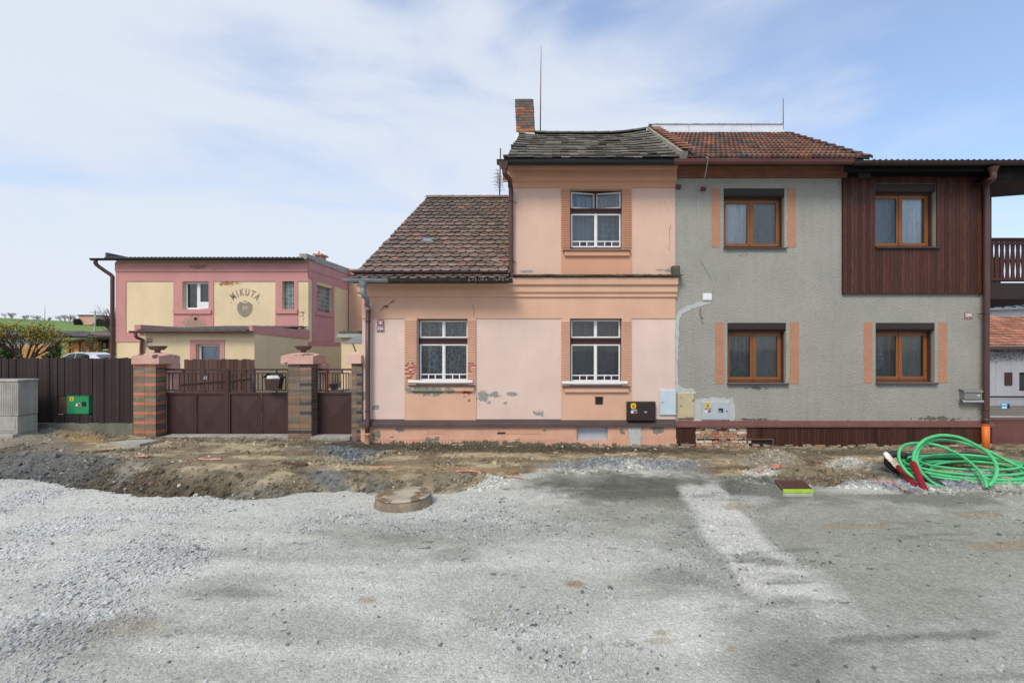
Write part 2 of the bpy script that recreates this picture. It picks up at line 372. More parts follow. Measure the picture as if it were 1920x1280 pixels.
M['pipegreen'] = pmat('green_plastic_pipe', (0.085, 0.50, 0.19), 0.45, 0.22, 5, 0.08, spec=0.4, fine=0.06)
M['pipered'] = pmat('red_corrugated_pipe', (0.26, 0.012, 0.02), 0.4, 0.15, 6, 0.1)
M['blackplastic'] = pmat('black_dimpled_sheet', (0.030, 0.030, 0.034), 0.5, 0.3, 8, 0.2)
M['tape'] = pmat('crumpled_tape', (1, 1, 1), 0.5, 0.1, 20, 0.4, 90, 0.004)
M['salmon'] = pmat('salmon_plastic_tape', (0.56, 0.25, 0.18), 0.6, 0.15, 12, 0.2)
M['stone'] = pmat('stones', (1, 1, 1), 0.95, 0.15, 20, 0.5, 70, 0.006, fine=0.1)
M['rust'] = pmat('rusty_grate', (0.15, 0.075, 0.055), 0.8, 0.3, 20, 0.4)
M['lime'] = pmat('lime_sprayed_edge', (0.36, 0.55, 0.05), 0.6, 0.2, 12, 0.2)
M['limb'] = pmat('bark', (0.07, 0.055, 0.045), 0.95, 0.3, 20, 0.5)
M['farbranch'] = pmat('hazed_grey_twigs', (0.34, 0.30, 0.30), 0.95, 0.2, 1, 0)  # paler purple-grey: distance haze over thin twigs put into the colour
M['leaf'] = pmat('autumn_leaves', (1, 1, 1), 0.7, 0.1, 6, 0)
M['silver'] = pmat('silver_car_paint', (0.60, 0.63, 0.66), 0.3, 0.03, 2, 0, metal=0.2, coat=0.5)
M['rubber'] = pmat('tyre_rubber', (0.02, 0.02, 0.02), 0.8, 0.1, 8, 0.1)
M['carglass'] = pmat('dark_car_glass', (0.02, 0.025, 0.028), 0.06, 0.05, 3, 0, spec=0.8)
M['shingle'] = pmat('dark_shingles', (0.105, 0.085, 0.085), 0.85, 0.2, 8, 0.5, 20, 0.02)
M['leafplant'] = pmat('pot_plant_leaves', (0.25, 0.16, 0.17), 0.7, 0.2, 10, 0)
M['houseplant'] = pmat('indoor_plant_leaves', (0.05, 0.14, 0.045), 0.6, 0.2, 10, 0)
M['room'] = pmat('dim_interior', (0.14, 0.13, 0.12), 0.9, 0.05, 2, 0)
M['blue'] = pmat('blue_sign', (0.03, 0.36, 0.55), 0.4, 0.1, 8, 0)
M['galv'] = pmat('galvanised_wire', (0.45, 0.46, 0.47), 0.5, 0.1, 8, 0, metal=0.4)

def glassmat():
    m, t, b, o = newmat('window_glass'); t.nodes.remove(b)
    tr = t.nodes.new('ShaderNodeBsdfTransparent'); tr.inputs[0].default_value = (0.90, 0.93, 0.93, 1)
    gl = t.nodes.new('ShaderNodeBsdfGlossy'); gl.inputs['Roughness'].default_value = 0.015; gl.inputs[0].default_value = (1, 1, 1, 1)
    fr = t.nodes.new('ShaderNodeFresnel'); fr.inputs[0].default_value = 1.75
    g = t.nodes.new('ShaderNodeNewGeometry'); n = noi(t, g.outputs['Position'], 2.2, 2, 0.5)
    bp = t.nodes.new('ShaderNodeBump'); bp.inputs['Strength'].default_value = 0.25; bp.inputs['Distance'].default_value = 0.01
    t.links.new(n, bp.inputs['Height']); t.links.new(bp.outputs[0], gl.inputs['Normal'])
    mx = t.nodes.new('ShaderNodeMixShader'); t.links.new(fr.outputs[0], mx.inputs[0]); t.links.new(tr.outputs[0], mx.inputs[1]); t.links.new(gl.outputs[0], mx.inputs[2])
    t.links.new(mx.outputs[0], o.inputs[0]); return m
M['glass'] = glassmat()
def lacemat(name, pattern, col=(0.62, 0.64, 0.66), lo=0.35, hi=0.9):
    m, t, b, o = newmat(name)
    g = t.nodes.new('ShaderNodeNewGeometry'); pos = g.outputs['Position']
    b.inputs['Base Color'].default_value = (*col, 1); b.inputs['Roughness'].default_value = 0.9
    tr = t.nodes.new('ShaderNodeBsdfTransparent'); mx = t.nodes.new('ShaderNodeMixShader')
    fold = noi(t, pos, 7, 3, 0.6, (3.5, 1, .12))
    if pattern == 'flower':
        v = t.nodes.new('ShaderNodeTexVoronoi'); v.inputs['Scale'].default_value = 9; v.feature = 'DISTANCE_TO_EDGE'; t.links.new(pos, v.inputs['Vector'])
        pt = mrange(t, v.outputs['Distance'], 0.02, 0.22, .95, 0.55)
    elif pattern == 'dots':
        v = t.nodes.new('ShaderNodeTexVoronoi'); v.inputs['Scale'].default_value = 9; v.inputs['Randomness'].default_value = 0.35; t.links.new(pos, v.inputs['Vector'])
        pt = mrange(t, v.outputs['Distance'], 0.10, 0.28, 1, 0.6)
    elif pattern == 'net':
        sx = t.nodes.new('ShaderNodeSeparateXYZ'); t.links.new(pos, sx.inputs[0])
        a = mth(t, 'ABSOLUTE', mth(t, 'SINE', mth(t, 'MULTIPLY', mth(t, 'ADD', sx.outputs[0], sx.outputs[2]), 42)))
        c_ = mth(t, 'ABSOLUTE', mth(t, 'SINE', mth(t, 'MULTIPLY', mth(t, 'SUBTRACT', sx.outputs[0], sx.outputs[2]), 42)))
        pt = mrange(t, mth(t, 'MINIMUM', a, c_), 0.0, 0.35, 0.95, 0.45)
    else:
        pt = mrange(t, noi(t, pos, 18, 4, 0.6, (1, 1, .35)), 0.35, 0.65, 0.85, 1.0)
    k = mrange(t, fold, 0.3, 0.7, lo, hi)
    fac = mth(t, 'MULTIPLY', k, pt)
    t.links.new(fac, mx.inputs[0]); t.links.new(tr.outputs[0], mx.inputs[1]); t.links.new(b.outputs[0], mx.inputs[2]); t.links.new(mx.outputs[0], o.inputs[0])
    return m
M['lace_flower'] = lacemat('flower_lace', 'flower'); M['lace_dots'] = lacemat('dotted_lace', 'dots', lo=.6, hi=1.0)
M['lace_net'] = lacemat('net_lace', 'net', lo=.3, hi=.6); M['voile'] = lacemat('white_voile', 'plain', (0.85, 0.87, 0.90), .75, 1.0)
M['sheer'] = lacemat('sheer_net_curtain', 'dots', (0.62, 0.66, 0.68), .05, .75)
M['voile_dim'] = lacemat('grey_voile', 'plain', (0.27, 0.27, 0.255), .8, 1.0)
M['drape'] = lacemat('dark_drape', 'plain', (0.22, 0.22, 0.20), .8, 1.0)

def text_geo(s, size, bold=0.0, ext=0.002):
    cu = bpy.data.curves.new('t', 'FONT'); cu.body = s; cu.size = size; cu.align_x = 'CENTER'; cu.align_y = 'CENTER'
    cu.offset = bold * size; cu.extrude = ext; cu.resolution_u = 3
    o = bpy.data.objects.new('t', cu); C.objects.link(o)
    bpy.context.view_layer.update()
    me = o.evaluated_get(bpy.context.evaluated_depsgraph_get()).to_mesh()
    vs = [v.co.copy() for v in me.vertices]; fs = [tuple(p.vertices) for p in me.polygons]
    bpy.data.objects.remove(o); bpy.data.curves.remove(cu); return vs, fs
def put_text(mb, s, size, cx, y, cz, sx=1.0, bold=0.0, rot=0.0, col=None):
    vs, fs = text_geo(s, size, bold)
    ca, sa = math.cos(rot), math.sin(rot)
    out_ = []
    for v in vs:
        a, b = v.x * sx, v.y
        out_.append((cx + a * ca - b * sa, y - v.z, cz + a * sa + b * ca))
    mb.add(out_, fs, col)

def vnoise(x, y, seed=0):
    xi = np.floor(x).astype(np.int64); yi = np.floor(y).astype(np.int64); fx = x - xi; fy = y - yi
    fx = fx * fx * (3 - 2 * fx); fy = fy * fy * (3 - 2 * fy)
    def h(a, b):
        n = (a * 374761393 + b * 668265263 + seed * 974634777) & 0x7fffffff
        n = ((n ^ (n >> 13)) * 1274126177) & 0x7fffffff
        return ((n ^ (n >> 16)) & 0xffff) / 65535.0
    return (h(xi, yi) * (1 - fx) + h(xi + 1, yi) * fx) * (1 - fy) + (h(xi, yi + 1) * (1 - fx) + h(xi + 1, yi + 1) * fx) * fy
def fbm(x, y, sc, oc=4, seed=0):
    s = 0; a = 1; t_ = 0
    for i in range(oc):
        s = s + a * vnoise(x * sc + 17.3 * i, y * sc + 5.1 * i, seed + i); t_ += a; a *= 0.5; sc *= 2.03
    return s / t_
# ---------------------------------------------------------------- the ground of the street
def G(px, py, z=0.0):
    D = (CH - z) * F / (py - VY); return ((px - VX) / F * D, D)
edge_px = [(-700, 880), (-200, 890), (0, 897), (60, 903), (150, 915), (230, 926), (300, 931), (380, 935), (430, 943), (500, 938), (560, 926), (640, 924), (700, 930),
           (850, 925), (930, 897), (1000, 886), (1080, 880), (1160, 882), (1190, 873), (1240, 883), (1300, 888), (1340, 893), (1400, 905), (1450, 912), (1530, 917),
           (1600, 915), (1660, 918), (1700, 924), (1740, 926), (1800, 918), (1880, 912), (1990, 905), (2300, 895)]
ex = np.array([G(*p)[0] for p in edge_px]); ed = np.array([G(*p)[1] for p in edge_px])
o_ = np.argsort(ex); ex = ex[o_]; ed = ed[o_]
def edgeD(x): return np.interp(x, ex, ed) + (fbm(x, x * 0 + 3, 1.6, 4, 5) - 0.5) * 0.30 + (fbm(x, x * 0 + 9, 7.5, 3, 6) - 0.5) * 0.12
def side(x): return np.interp(x, [-13, -9.8, -8.5, -5.2, -4.3, -3.5, 0, 4, 7.5, 9.5, 13], [.33, .27, .17, .12, .09, .03, -.02, -.04, -.03, -.10, -.12])
def sm(v, a, b):
    t_ = np.clip((v - a) / (b - a), 0, 1); return t_ * t_ * (3 - 2 * t_)
def hgt(x, D):
    """height of the ground at street position x, distance D in front of the camera line"""
    e = edgeD(x); s = side(x)
    road = (fbm(x, D, 0.45, 3, 40) - 0.5) * 0.05 + (fbm(x, D, 3.1, 3, 41) - 0.5) * 0.012
    coarse = sm(fbm(x, D, .9, 3, 44), .45, .7)
    road = road + (fbm(x, D, 22, 3, 42) - 0.5) * (0.005 + 0.009 * coarse)
    trench = sm(x, -0.9, -2.2)                       # 1 on the left, where the trench runs along the road
    gap = D - e
    width = 0.75 + 0.25 * (fbm(x, x * 0, 0.7, 2, 8) - .5)
    rough = (fbm(x, D, 2.3, 5, 50) - 0.5) * 0.10 + (fbm(x, D, 11, 4, 51) - 0.5) * 0.045
    floor_ = -0.27 + rough * .6
    flat = s + rough * 0.20 + sm(D, 9.3, 10.0) * 0.03 * (fbm(x, D, 6, 3, 9))
    up = sm(gap, 0.32 * width, 1.35 * width)
    vt = np.where(gap < 0.12, road * (1 - sm(gap, 0, .12)) + floor_ * sm(gap, 0, .12), floor_ * (1 - up) + flat * up)
    vr = road * (1 - sm(gap, -.1, 0.9)) + flat * sm(gap, -.1, 0.9) + sm(gap, -.2, .2) * sm(gap, 1.0, .3) * rough * 0.6
    v = vt * trench + vr * (1 - trench)
    v = np.where(gap < 0, road, v)
    def bump(px, py, rx, ry, hh, z=0):
        gx, gd = G(px, py, z); sx_ = gd / F
        r = np.sqrt(((x - gx) / (rx * sx_)) ** 2 + ((D - gd) / ry) ** 2)
        return hh * (1 - sm(r, 0, 1)) * (0.65 + 0.7 * fbm(x, D, 5, 4, 60))
    v = v + bump(1450, 858, 75, .35, .17) + bump(1590, 872, 60, .38, .16) + bump(1850, 905, 130, .42, .15) + bump(1630, 905, 90, .28, .03)
    v = v + bump(1545, 905, 55, .25, -.16) + bump(1555, 888, 40, .4, -.28) + bump(1500, 880, 30, .3, -.12)
    v = v + bump(640, 862, 80, .45, .10) + bump(760, 893, 90, .30, -.03) + bump(900, 900, 60, .3, .08) + bump(1180, 866, 190, .38, .06)
    v = v + bump(80, 835, 120, .3, .06) + bump(220, 822, 60, .25, .05) + bump(30, 845, 60, .3, .06)
    return v
step = 0.021
gx = np.arange(-13.5, 12.5, step); gD = np.arange(1.6, 10.62, step)
GX, GD = np.meshgrid(gx, gD)
H = hgt(GX, GD)
# level the ground at the kerb slabs and where the drain and the manhole stand
V = np.stack([GX.ravel(), GD.ravel() - 10, H.ravel()], 1)
nx, ny = len(gx), len(gD)
idx = np.arange(nx * ny).reshape(ny, nx)
Q = np.stack([idx[:-1, :-1], idx[:-1, 1:], idx[1:, 1:], idx[1:, :-1]], -1).reshape(-1, 4)
def lerp3(a, b, k): return a * (1 - k[..., None]) + b * k[..., None]
def c3(r, g, b): return np.array(srgb(r, g, b))
def ground_colour(x, D):
    px = VX + F * x / D; py = VY + F * CH / D        # which patch of the street this point belongs to
    e = edgeD(x); gap = D - e
    n1_ = fbm(x, D, .55, 4, 70); n2_ = fbm(x, D, 2.2, 4, 71); n3_ = fbm(x, D, 9, 3, 72); n4 = fbm(x, D * 2.2, 1.3, 5, 73)
    light = c3(205, 205, 197) * 0.89; mid = c3(190, 190, 181) * 0.88; dark = c3(146, 147, 137) * 0.86
    def blob(bx, by, rx, ry, s=1.0, soft=.5, wob=.9):
        r = np.sqrt(((px - bx) / rx) ** 2 + ((py - by) / ry) ** 2) + (n2_ - .5) * wob + (n3_ - .5) * .35
        return s * (1 - sm(r, 1 - soft, 1 + soft * .6))
    k = sm(n1_ * .6 + n2_ * .4, .30, .66)
    col = lerp3(np.broadcast_to(mid, x.shape + (3,)), light, k * .75)
    # broad light field on the left, darker compacted field on the right
    lft = sm(px, 1150, 250) * .55 * (0.5 + n4); col = lerp3(col, light * 1.04, np.clip(lft, 0, .8))
    rgt = sm(px + (n2_ - .5) * 260, 1230, 1560) * .50 * (0.5 + n1_) ; col = lerp3(col, dark * 1.12, np.clip(rgt, 0, .75))
    for b_ in [(1230, 925, 200, 40, .7), (1110, 900, 120, 22, .6), (1390, 925, 120, 40, .55), (1400, 1060, 150, 90, .55), (1480, 1230, 170, 90, .4), (850, 1040, 60, 14, .6), (1540, 980, 260, 50, .45),
               (455, 1105, 150, 26, .45), (720, 1010, 120, 20, .35), (1850, 1000, 220, 60, .35), (250, 1200, 260, 40, .35), (600, 1040, 260, 22, .35), (1265, 1000, 160, 40, .35), (1745, 930, 160, 22, .5), (150, 1240, 330, 60, .35), (560, 1260, 260, 30, .25), (1150, 1255, 200, 30, .25), (960, 1075, 110, 16, .3), (1640, 1130, 220, 50, .3), (1255, 1075, 90, 50, .45)]:
        col = lerp3(col, dark, blob(*b_))
    dk2 = c3(116, 120, 108) * .56
    for b_ in [(1225, 922, 190, 30, .85), (1120, 902, 130, 16, .5), (1420, 925, 110, 26, .55), (1740, 935, 170, 14, .5), (745, 1008, 60, 9, .45), (455, 1112, 60, 10, .4), (1490, 1235, 90, 40, .35), (1260, 1080, 60, 24, .35)]:
        col = lerp3(col, dk2, blob(*b_))
    green = c3(160, 162, 148) * .80
    for b_ in [(1200, 960, 170, 26, .7), (800, 1000, 260, 34, .5), (520, 1180, 320, 40, .5), (1700, 1040, 300, 90, .5), (1050, 1120, 240, 60, .3)]:
        col = lerp3(col, green, blob(*b_))
    wh = c3(214, 213, 206) * .92
    def strip(x0, y0, x1, y1, w0, w1, s=1.0):
        tt = np.clip((py - y0) / (y1 - y0), 0, 1); cx_ = x0 + (x1 - x0) * (tt ** 1.15); ww = w0 + (w1 - w0) * tt
        inside = sm(py + (n2_ - .5) * 26, y0 - 4, y0 + 8) * sm(py + (n2_ - .5) * 60, y1 + 40, y1 - 60)
        return s * inside * (1 - sm(np.abs(px - cx_) / ww + (n2_ - .5) * .7 + (n3_ - .5) * .3, .75, 1.15))
    col = lerp3(col, wh, strip(1310, 905, 1500, 1140, 40, 80, .72))
    col = lerp3(col, wh * .97, strip(1480, 1060, 1600, 1180, 60, 50, .35))
    for b_ in [(620, 1105, 130, 16, .6), (380, 1215, 150, 26, .6), (100, 960, 240, 40, .5), (1330, 1130, 90, 20, .5), (1265, 1190, 90, 60, .5), (100, 1030, 180, 30, .45), (1590, 905, 40, 8, .7), (1680, 918, 130, 10, .6), (1390, 940, 60, 12, .5), (980, 930, 60, 10, .4), (1050, 1050, 160, 40, .35)]:
        col = lerp3(col, wh, blob(*b_))
    sand = c3(178, 150, 115) * .7
    for b_ in [(1078, 1092, 16, 6, .8), (1238, 1185, 14, 5, .6), (1385, 950, 34, 7, .55), (1880, 1020, 60, 12, .5), (1240, 1200, 30, 8, .35), (1845, 965, 60, 7, .4), (690, 1125, 20, 6, .5), (240, 1175, 80, 16, .25), (1610, 985, 60, 6, .4), (1370, 1215, 8, 5, .6)]:
        col = lerp3(col, sand, blob(*b_, soft=.4))
    stk = fbm(x * 1.3 + D * .35, D * 5.5 - x * .5, 1.0, 5, 77); col = lerp3(col, dark * .80, sm(stk, .60, .78) * (.10 + .65 * sm(px, 900, 1500)))
    ruts = fbm(x * .25, D * 3.2 + x * .35, 1.0, 3, 78); col = lerp3(col, dark, sm(ruts, .58, .72) * .16)
    blk = fbm(x, D * 1.8, 7, 3, 79); col = lerp3(col, np.array((.07, .072, .068)), sm(blk, .80, .86) * .8)
    speck = n3_ - .5; col = col * (1 + speck[..., None] * .16)
    road = col * np.array((1, 1, .965))
    # verge: trodden brown earth, dark rubble in the trench, sand, grey gravel spill
    earth = c3(150, 136, 112) * .78; earth2 = c3(188, 173, 142) * .88; mud = c3(106, 97, 80) * .78; slate = c3(126, 127, 122) * .80
    v = lerp3(np.broadcast_to(earth, x.shape + (3,)), earth2, sm(n4, .44, .62) * .9)
    v = lerp3(v, mud, sm(n2_, .55, .75) * .55)
    trench = sm(x, -0.9, -2.0) * sm(gap, 1.12, .45)
    tc_ = lerp3(np.broadcast_to(slate, x.shape + (3,)), mud, sm(n2_, .35, .62)); tc_ = lerp3(tc_, earth2 * .9, sm(px, 480, 700) * sm(n3_ * .5 + n2_ * .5, .4, .62) * .8)
    v = lerp3(v, tc_, np.clip(trench + (n2_ - .5) * .5 * (trench > 0.02), 0, 1))
    def vb(bx, by, rx, ry, c_, s=1.0, z=0, soft=.45):
        nonlocal v
        pyy = VY + F * (CH - z) / D
        r = np.sqrt(((px - bx) / rx) ** 2 + ((pyy - by) / ry) ** 2) + (n2_ - .5) * .9 + (n3_ - .5) * .4
        v = lerp3(v, np.array(c_), s * (1 - sm(r, 1 - soft, 1 + soft * .6)))
    v = lerp3(v, v * .62, sm(fbm(x, D, 4.5, 4, 140), .55, .72) * .8); v = v * np.array((1, 1, .97))
    gr = c3(128, 134, 136) * .7
    vb(645, 856, 65, 18, gr, 1.0); vb(610, 895, 50, 12, gr, .7); vb(690, 840, 40, 14, gr * .85, .9)
    vb(1180, 872, 170, 16, c3(150, 156, 158) * .78, .9); vb(1100, 884, 90, 8, c3(150, 156, 158) * .78, .7)
    vb(1400, 905, 140, 14, gr, .8); vb(1820, 908, 200, 24, c3(150, 155, 162) * .75, 1.0); vb(1640, 912, 120, 14, c3(168, 173, 176) * .8, 1.0)
    vb(1430, 882, 36, 9, c3(205, 202, 192) * .85, .9); vb(1590, 868, 46, 12, c3(200, 198, 190) * .85, .8); vb(1440, 858, 60, 14, c3(175, 168, 152) * .75, .6)
    vb(60, 850, 90, 16, c3(150, 145, 132) * .74, .7); vb(150, 845, 50, 6, c3(185, 155, 110) * .72, .8); vb(90, 880, 200, 16, gr * .8, .6)
    vb(860, 898, 60, 12, c3(150, 140, 118) * .74, .7); vb(1680, 880, 60, 16, gr, .6); vb(1560, 892, 60, 14, mud, .7); vb(1340, 872, 60, 12, c3(150, 88, 56) * .7, .15)
    vb(1900, 855, 80, 8, c3(160, 150, 130) * .74, .5); vb(900, 880, 180, 5, c3(185, 150, 112) * .74, .5)
    vb(1000, 841, 460, 7, mud * .7, .9); vb(400, 830, 190, 7, mud * .9, .7); vb(1620, 845, 360, 7, mud, .6)
    v = v * (1 + speck[..., None] * .45)
    k = sm(gap + (n3_ - .5) * .10, -.02, .05)
    right = sm(px, 900, 1060)                           # no trench there: gravel fades softly into earth
    k2 = sm(gap + (n2_ - .5) * .7, -.05, .35); k = k * (1 - right) + k2 * right
    return lerp3(road, v, k)
colr = np.clip(ground_colour(GX, GD), 0.01, 1).reshape(-1, 3)
def groundmat():
    m, t, b, o = newmat('street_ground')
    g = t.nodes.new('ShaderNodeNewGeometry'); pos = g.outputs['Position']
    at = t.nodes.new('ShaderNodeAttribute'); at.attribute_name = 'Col'
    vo = t.nodes.new('ShaderNodeTexVoronoi'); vo.inputs['Scale'].default_value = 46; t.links.new(pos, vo.inputs['Vector'])
    sepc = t.nodes.new('ShaderNodeSeparateColor'); t.links.new(vo.outputs['Color'], sepc.inputs[0])
    k1 = mrange(t, sepc.outputs[0], 0, 1, .86, 1.12, False)
    vo2 = t.nodes.new('ShaderNodeTexVoronoi'); vo2.inputs['Scale'].default_value = 120; t.links.new(pos, vo2.inputs['Vector'])
    sep2 = t.nodes.new('ShaderNodeSeparateColor'); t.links.new(vo2.outputs['Color'], sep2.inputs[0])
    k2 = mrange(t, sep2.outputs[1], 0, 1, .82, 1.16, False)
    kk = mth(t, 'MULTIPLY', k1, k2)
    cc = t.nodes.new('ShaderNodeCombineColor')
    for i in range(3): t.links.new(kk, cc.inputs[i])
    base = mixc(t, 1.0, at.outputs['Color'], cc.outputs[0], 'MULTIPLY')
    t.links.new(base, b.inputs['Base Color']); b.inputs['Roughness'].default_value = 0.95; b.inputs['Specular IOR Level'].default_value = 0.15
    n = noi(t, pos, 90, 4, .7); hh = mth(t, 'ADD', n, mth(t, 'MULTIPLY', vo.outputs['Distance'], -.9))
    bp = t.nodes.new('ShaderNodeBump'); bp.inputs['Strength'].default_value = 0.75; bp.inputs['Distance'].default_value = 0.010
    t.links.new(hh, bp.inputs['Height']); t.links.new(bp.outputs[0], b.inputs['Normal']); return m
M['ground'] = groundmat()
fc = Q[:, 0]; gapv = (GD - edgeD(GX)).ravel()[fc]
isroad = gapv < 0.0
def sub_mesh(name, mask):
    q = Q[mask]; used, inv = np.unique(q, return_inverse=True)
    return arr_mesh(name, V[used], inv.reshape(-1, 4), M['ground'], colr[used], True)
tag(sub_mesh('road', isroad), kind='structure')
tag(sub_mesh('earth_verge', ~isroad), kind='structure')

# land all round: street behind the camera, yards, and the green hill; reaches the horizon
def axis(lo, hi, a, b, n, far):
    neg = -np.geomspace(1, far, n)[::-1] + 1 + lo; pos = np.geomspace(1, far, n) - 1 + hi
    return np.concatenate([neg, np.linspace(lo, hi, a)[1:-1], pos])
tx = axis(-13.3, 12.3, 14, 0, 46, 900); ty = axis(-8.2, .55, 8, 0, 60, 1400)
TX, TY = np.meshgrid(tx, ty)
def land(x, y):
    D = y + 10
    z = np.interp(D, [-1400, 0, 10, 16, 26, 45, 60, 240, 420, 1500], [0, 0, .1, .15, .42, .5, .6, 13.7, 16.0, 12])
    hillside = sm(x, 30, -25)                         # the hill stands on the left
    z = np.where(D > 30, z * (.15 + .85 * hillside) , z)
    z = z + np.where(D > 60, (fbm(x, D, .012, 3, 90) - .5) * 1.6, 0) + -(np.clip(x, -420, -150) + 200) * .047 * sm(D, 60, 240)
    inside = (x > -13.35) & (x < 12.35) & (y > -8.3) & (y < .56)
    z = np.where((x > 8) & (y > .5) & (D < 40), -.1, z)
    return np.where(inside, -0.9, z)
TZ = land(TX, TY)
idx = np.arange(TX.size).reshape(TX.shape); tq = np.stack([idx[:-1, :-1], idx[:-1, 1:], idx[1:, 1:], idx[1:, :-1]], -1).reshape(-1, 4)
tcx = np.empty(TX.shape + (3,)); DD = TY + 10
n_ = fbm(TX, TY, .08, 4, 91)
grass = np.array((.15, .225, .065)); yard = np.array((.16, .13, .09)); gravel = np.array((.33, .34, .34))
tcx[:] = grass * (0.8 + .5 * n_[..., None]); tcx[DD < 34] = yard; tcx[(DD < 10.6)] = gravel
o = arr_mesh('land', np.stack([TX.ravel(), TY.ravel(), TZ.ravel()], 1), tq, M['ground'], tcx.reshape(-1, 3), True); tag(o, kind='structure')

# loose stones: jittered eight-cornered chips scattered over the road and the rubble
def chips(n, xr, dr, size, weight, shade, flat=(.35, .8), sink=.35, seed=1, cap=60):
    rg = np.random.default_rng(seed); X_ = []; D_ = []
    need = n
    for _ in range(cap):
        u = rg.random(n * 2); x = xr[0] + (xr[1] - xr[0]) * rg.random(n * 2)
        dd = dr[0] * (dr[1] / dr[0]) ** u                       # more of the near ones, which show largest
        keep = rg.random(n * 2) < weight(x, dd)
        X_.append(x[keep]); D_.append(dd[keep])
        if sum(map(len, X_)) >= n: break
    x = np.concatenate(X_)[:n]; dd = np.concatenate(D_)[:n]; n = len(x)
    z = hgt(x, dd); s = size(x, dd, rg)
    base = np.array([(-1, -1, -1), (1, -1, -1), (1, 1, -1), (-1, 1, -1), (-1, -1, 1), (1, -1, 1), (1, 1, 1), (-1, 1, 1)], float) * .5
    v = np.repeat(base[None], n, 0) * (1 + (rg.random((n, 8, 3)) - .5) * .9)
    v[:, 4:, :2] *= .72
    v[..., 2] *= (flat[0] + (flat[1] - flat[0]) * rg.random(n))[:, None]; v[..., 0] *= (.8 + .7 * rg.random(n))[:, None]
    tilt = (rg.random((n, 2)) - .5) * .8
    v[..., 2] += v[..., 0] * tilt[:, :1] + v[..., 1] * tilt[:, 1:]
    a = rg.random(n) * 6.283; ca = np.cos(a)[:, None]; sa = np.sin(a)[:, None]
    vx = v[..., 0] * ca - v[..., 1] * sa; vy = v[..., 0] * sa + v[..., 1] * ca
    VV = np.stack([vx * s[:, None] + x[:, None], vy * s[:, None] + dd[:, None] - 10, v[..., 2] * s[:, None] + (z + s * flat[0] * .5 * (1 - sink) - s * .02)[:, None]], -1).reshape(-1, 3)
    fq = np.array([(4, 5, 6, 7), (0, 1, 5, 4), (1, 2, 6, 5), (2, 3, 7, 6), (3, 0, 4, 7)])
    FF = (fq[None] + (np.arange(n) * 8)[:, None, None]).reshape(-1, 4)
    cc = shade(x, dd, rg); cc = np.repeat(cc[:, None], 8, 1).reshape(-1, 3)
    return VV, FF, cc
def stuff(name, sets, mat):
    vs, fs, cs, b = [], [], [], 0
    for v, f, c in sets: vs.append(v); fs.append(f + b); cs.append(c); b += len(v)
    return tag(arr_mesh(name, np.concatenate(vs), np.concatenate(fs), mat, np.concatenate(cs)), kind='stuff')
def w_road(x, d_):
    e = edgeD(x); cl = sm(fbm(x, d_, 1.1, 4, 120), .44, .66); px = VX + F * x / d_
    k = .12 + cl * .9; k = k * np.interp(px, [0, 900, 1200, 1500, 1920], [1, 1, .85, .22, .25])
    return np.where(d_ < e + .02, np.clip(k, 0, 1), 0)
def c_road(x, d_, rg):
    g = ground_colour(x[None], d_[None])[0]; k = (.84 + .34 * rg.random(len(x)) ** 1.2)[:, None]
    g = g * .55 + g.mean(1, keepdims=True) * .45 * np.array((.97, 1, 1.03)); dk = rg.random(len(x)) < .05
    k = np.where(dk[:, None], .35, k); return np.clip(g * k, .02, .8)
s1 = chips(52000, (-7.5, 5.5), (2.4, 8.2), lambda x, d_, rg: (.006 + .015 * rg.random(len(x)) ** 3) * (1 + .5 * sm(fbm(x, d_, 1.1, 4, 120), .55, .75)), w_road, c_road, seed=3)
s2 = chips(26000, (-12, 11), (4.5, 9.5), lambda x, d_, rg: .008 + .016 * rg.random(len(x)) ** 2.6, w_road, c_road, seed=4)
s3 = chips(170, (-6, 6), (2.6, 7.5), lambda x, d_, rg: .022 + .022 * rg.random(len(x)), w_road, c_road, seed=5)
o = stuff('gravel', [s1, s2, s3], M['stone']); tag(o, 'loose pale grey crushed stone scattered over the whole road', 'gravel')
def w_rub(x, d_):
    e = edgeD(x); g = d_ - e; k = sm(x, -.8, -2) * sm(g, 1.2, .2) * .9 + .05 + .5 * sm(fbm(x, d_, 1.5, 4, 130), .55, .7)
    k = k + .8 * sm(x, 2.5, 3.5) * sm(x, 9, 6) * sm(g, 1.9, .4) * .7 + sm(d_, 9.2, 9.8) * .25
    return np.where((g > 0.03) & (d_ < 10), np.clip(k, 0, 1), 0)
def c_rub(x, d_, rg):
    g = ground_colour(x[None], d_[None])[0]; k = (.6 + .75 * rg.random(len(x)))[:, None]
    pale = rg.random(len(x)) < .04; g = np.where(pale[:, None], np.array((.48, .45, .38)), g)
    red = rg.random(len(x)) < .006; g = np.where(red[:, None], np.array((.36, .13, .07)), g)
    return np.clip(g * k, .015, .8)
r1 = chips(30000, (-12.5, 11.5), (6.0, 10), lambda x, d_, rg: .010 + .040 * rg.random(len(x)) ** 3.0, w_rub, c_rub, seed=6)
r2 = chips(260, (-11.5, 10.5), (6.3, 10), lambda x, d_, rg: .045 + .06 * rg.random(len(x)) ** 1.5, w_rub, c_rub, seed=7, flat=(.5, .95), sink=.6)
def w_heap(x, d_):
    px = VX + F * x / d_; py = VY + F * CH / d_; k = 0
    for bx, by, rx, ry in [(1180, 866, 150, 14), (1640, 905, 120, 14), (1830, 905, 170, 26), (1450, 860, 60, 16), (1590, 872, 60, 14), (640, 862, 60, 20), (900, 905, 60, 16), (1100, 882, 90, 8)]:
        k = k + (1 - sm(np.sqrt(((px - bx) / rx) ** 2 + ((py - by) / ry) ** 2), .5, 1.1))
    return np.clip(k, 0, 1)
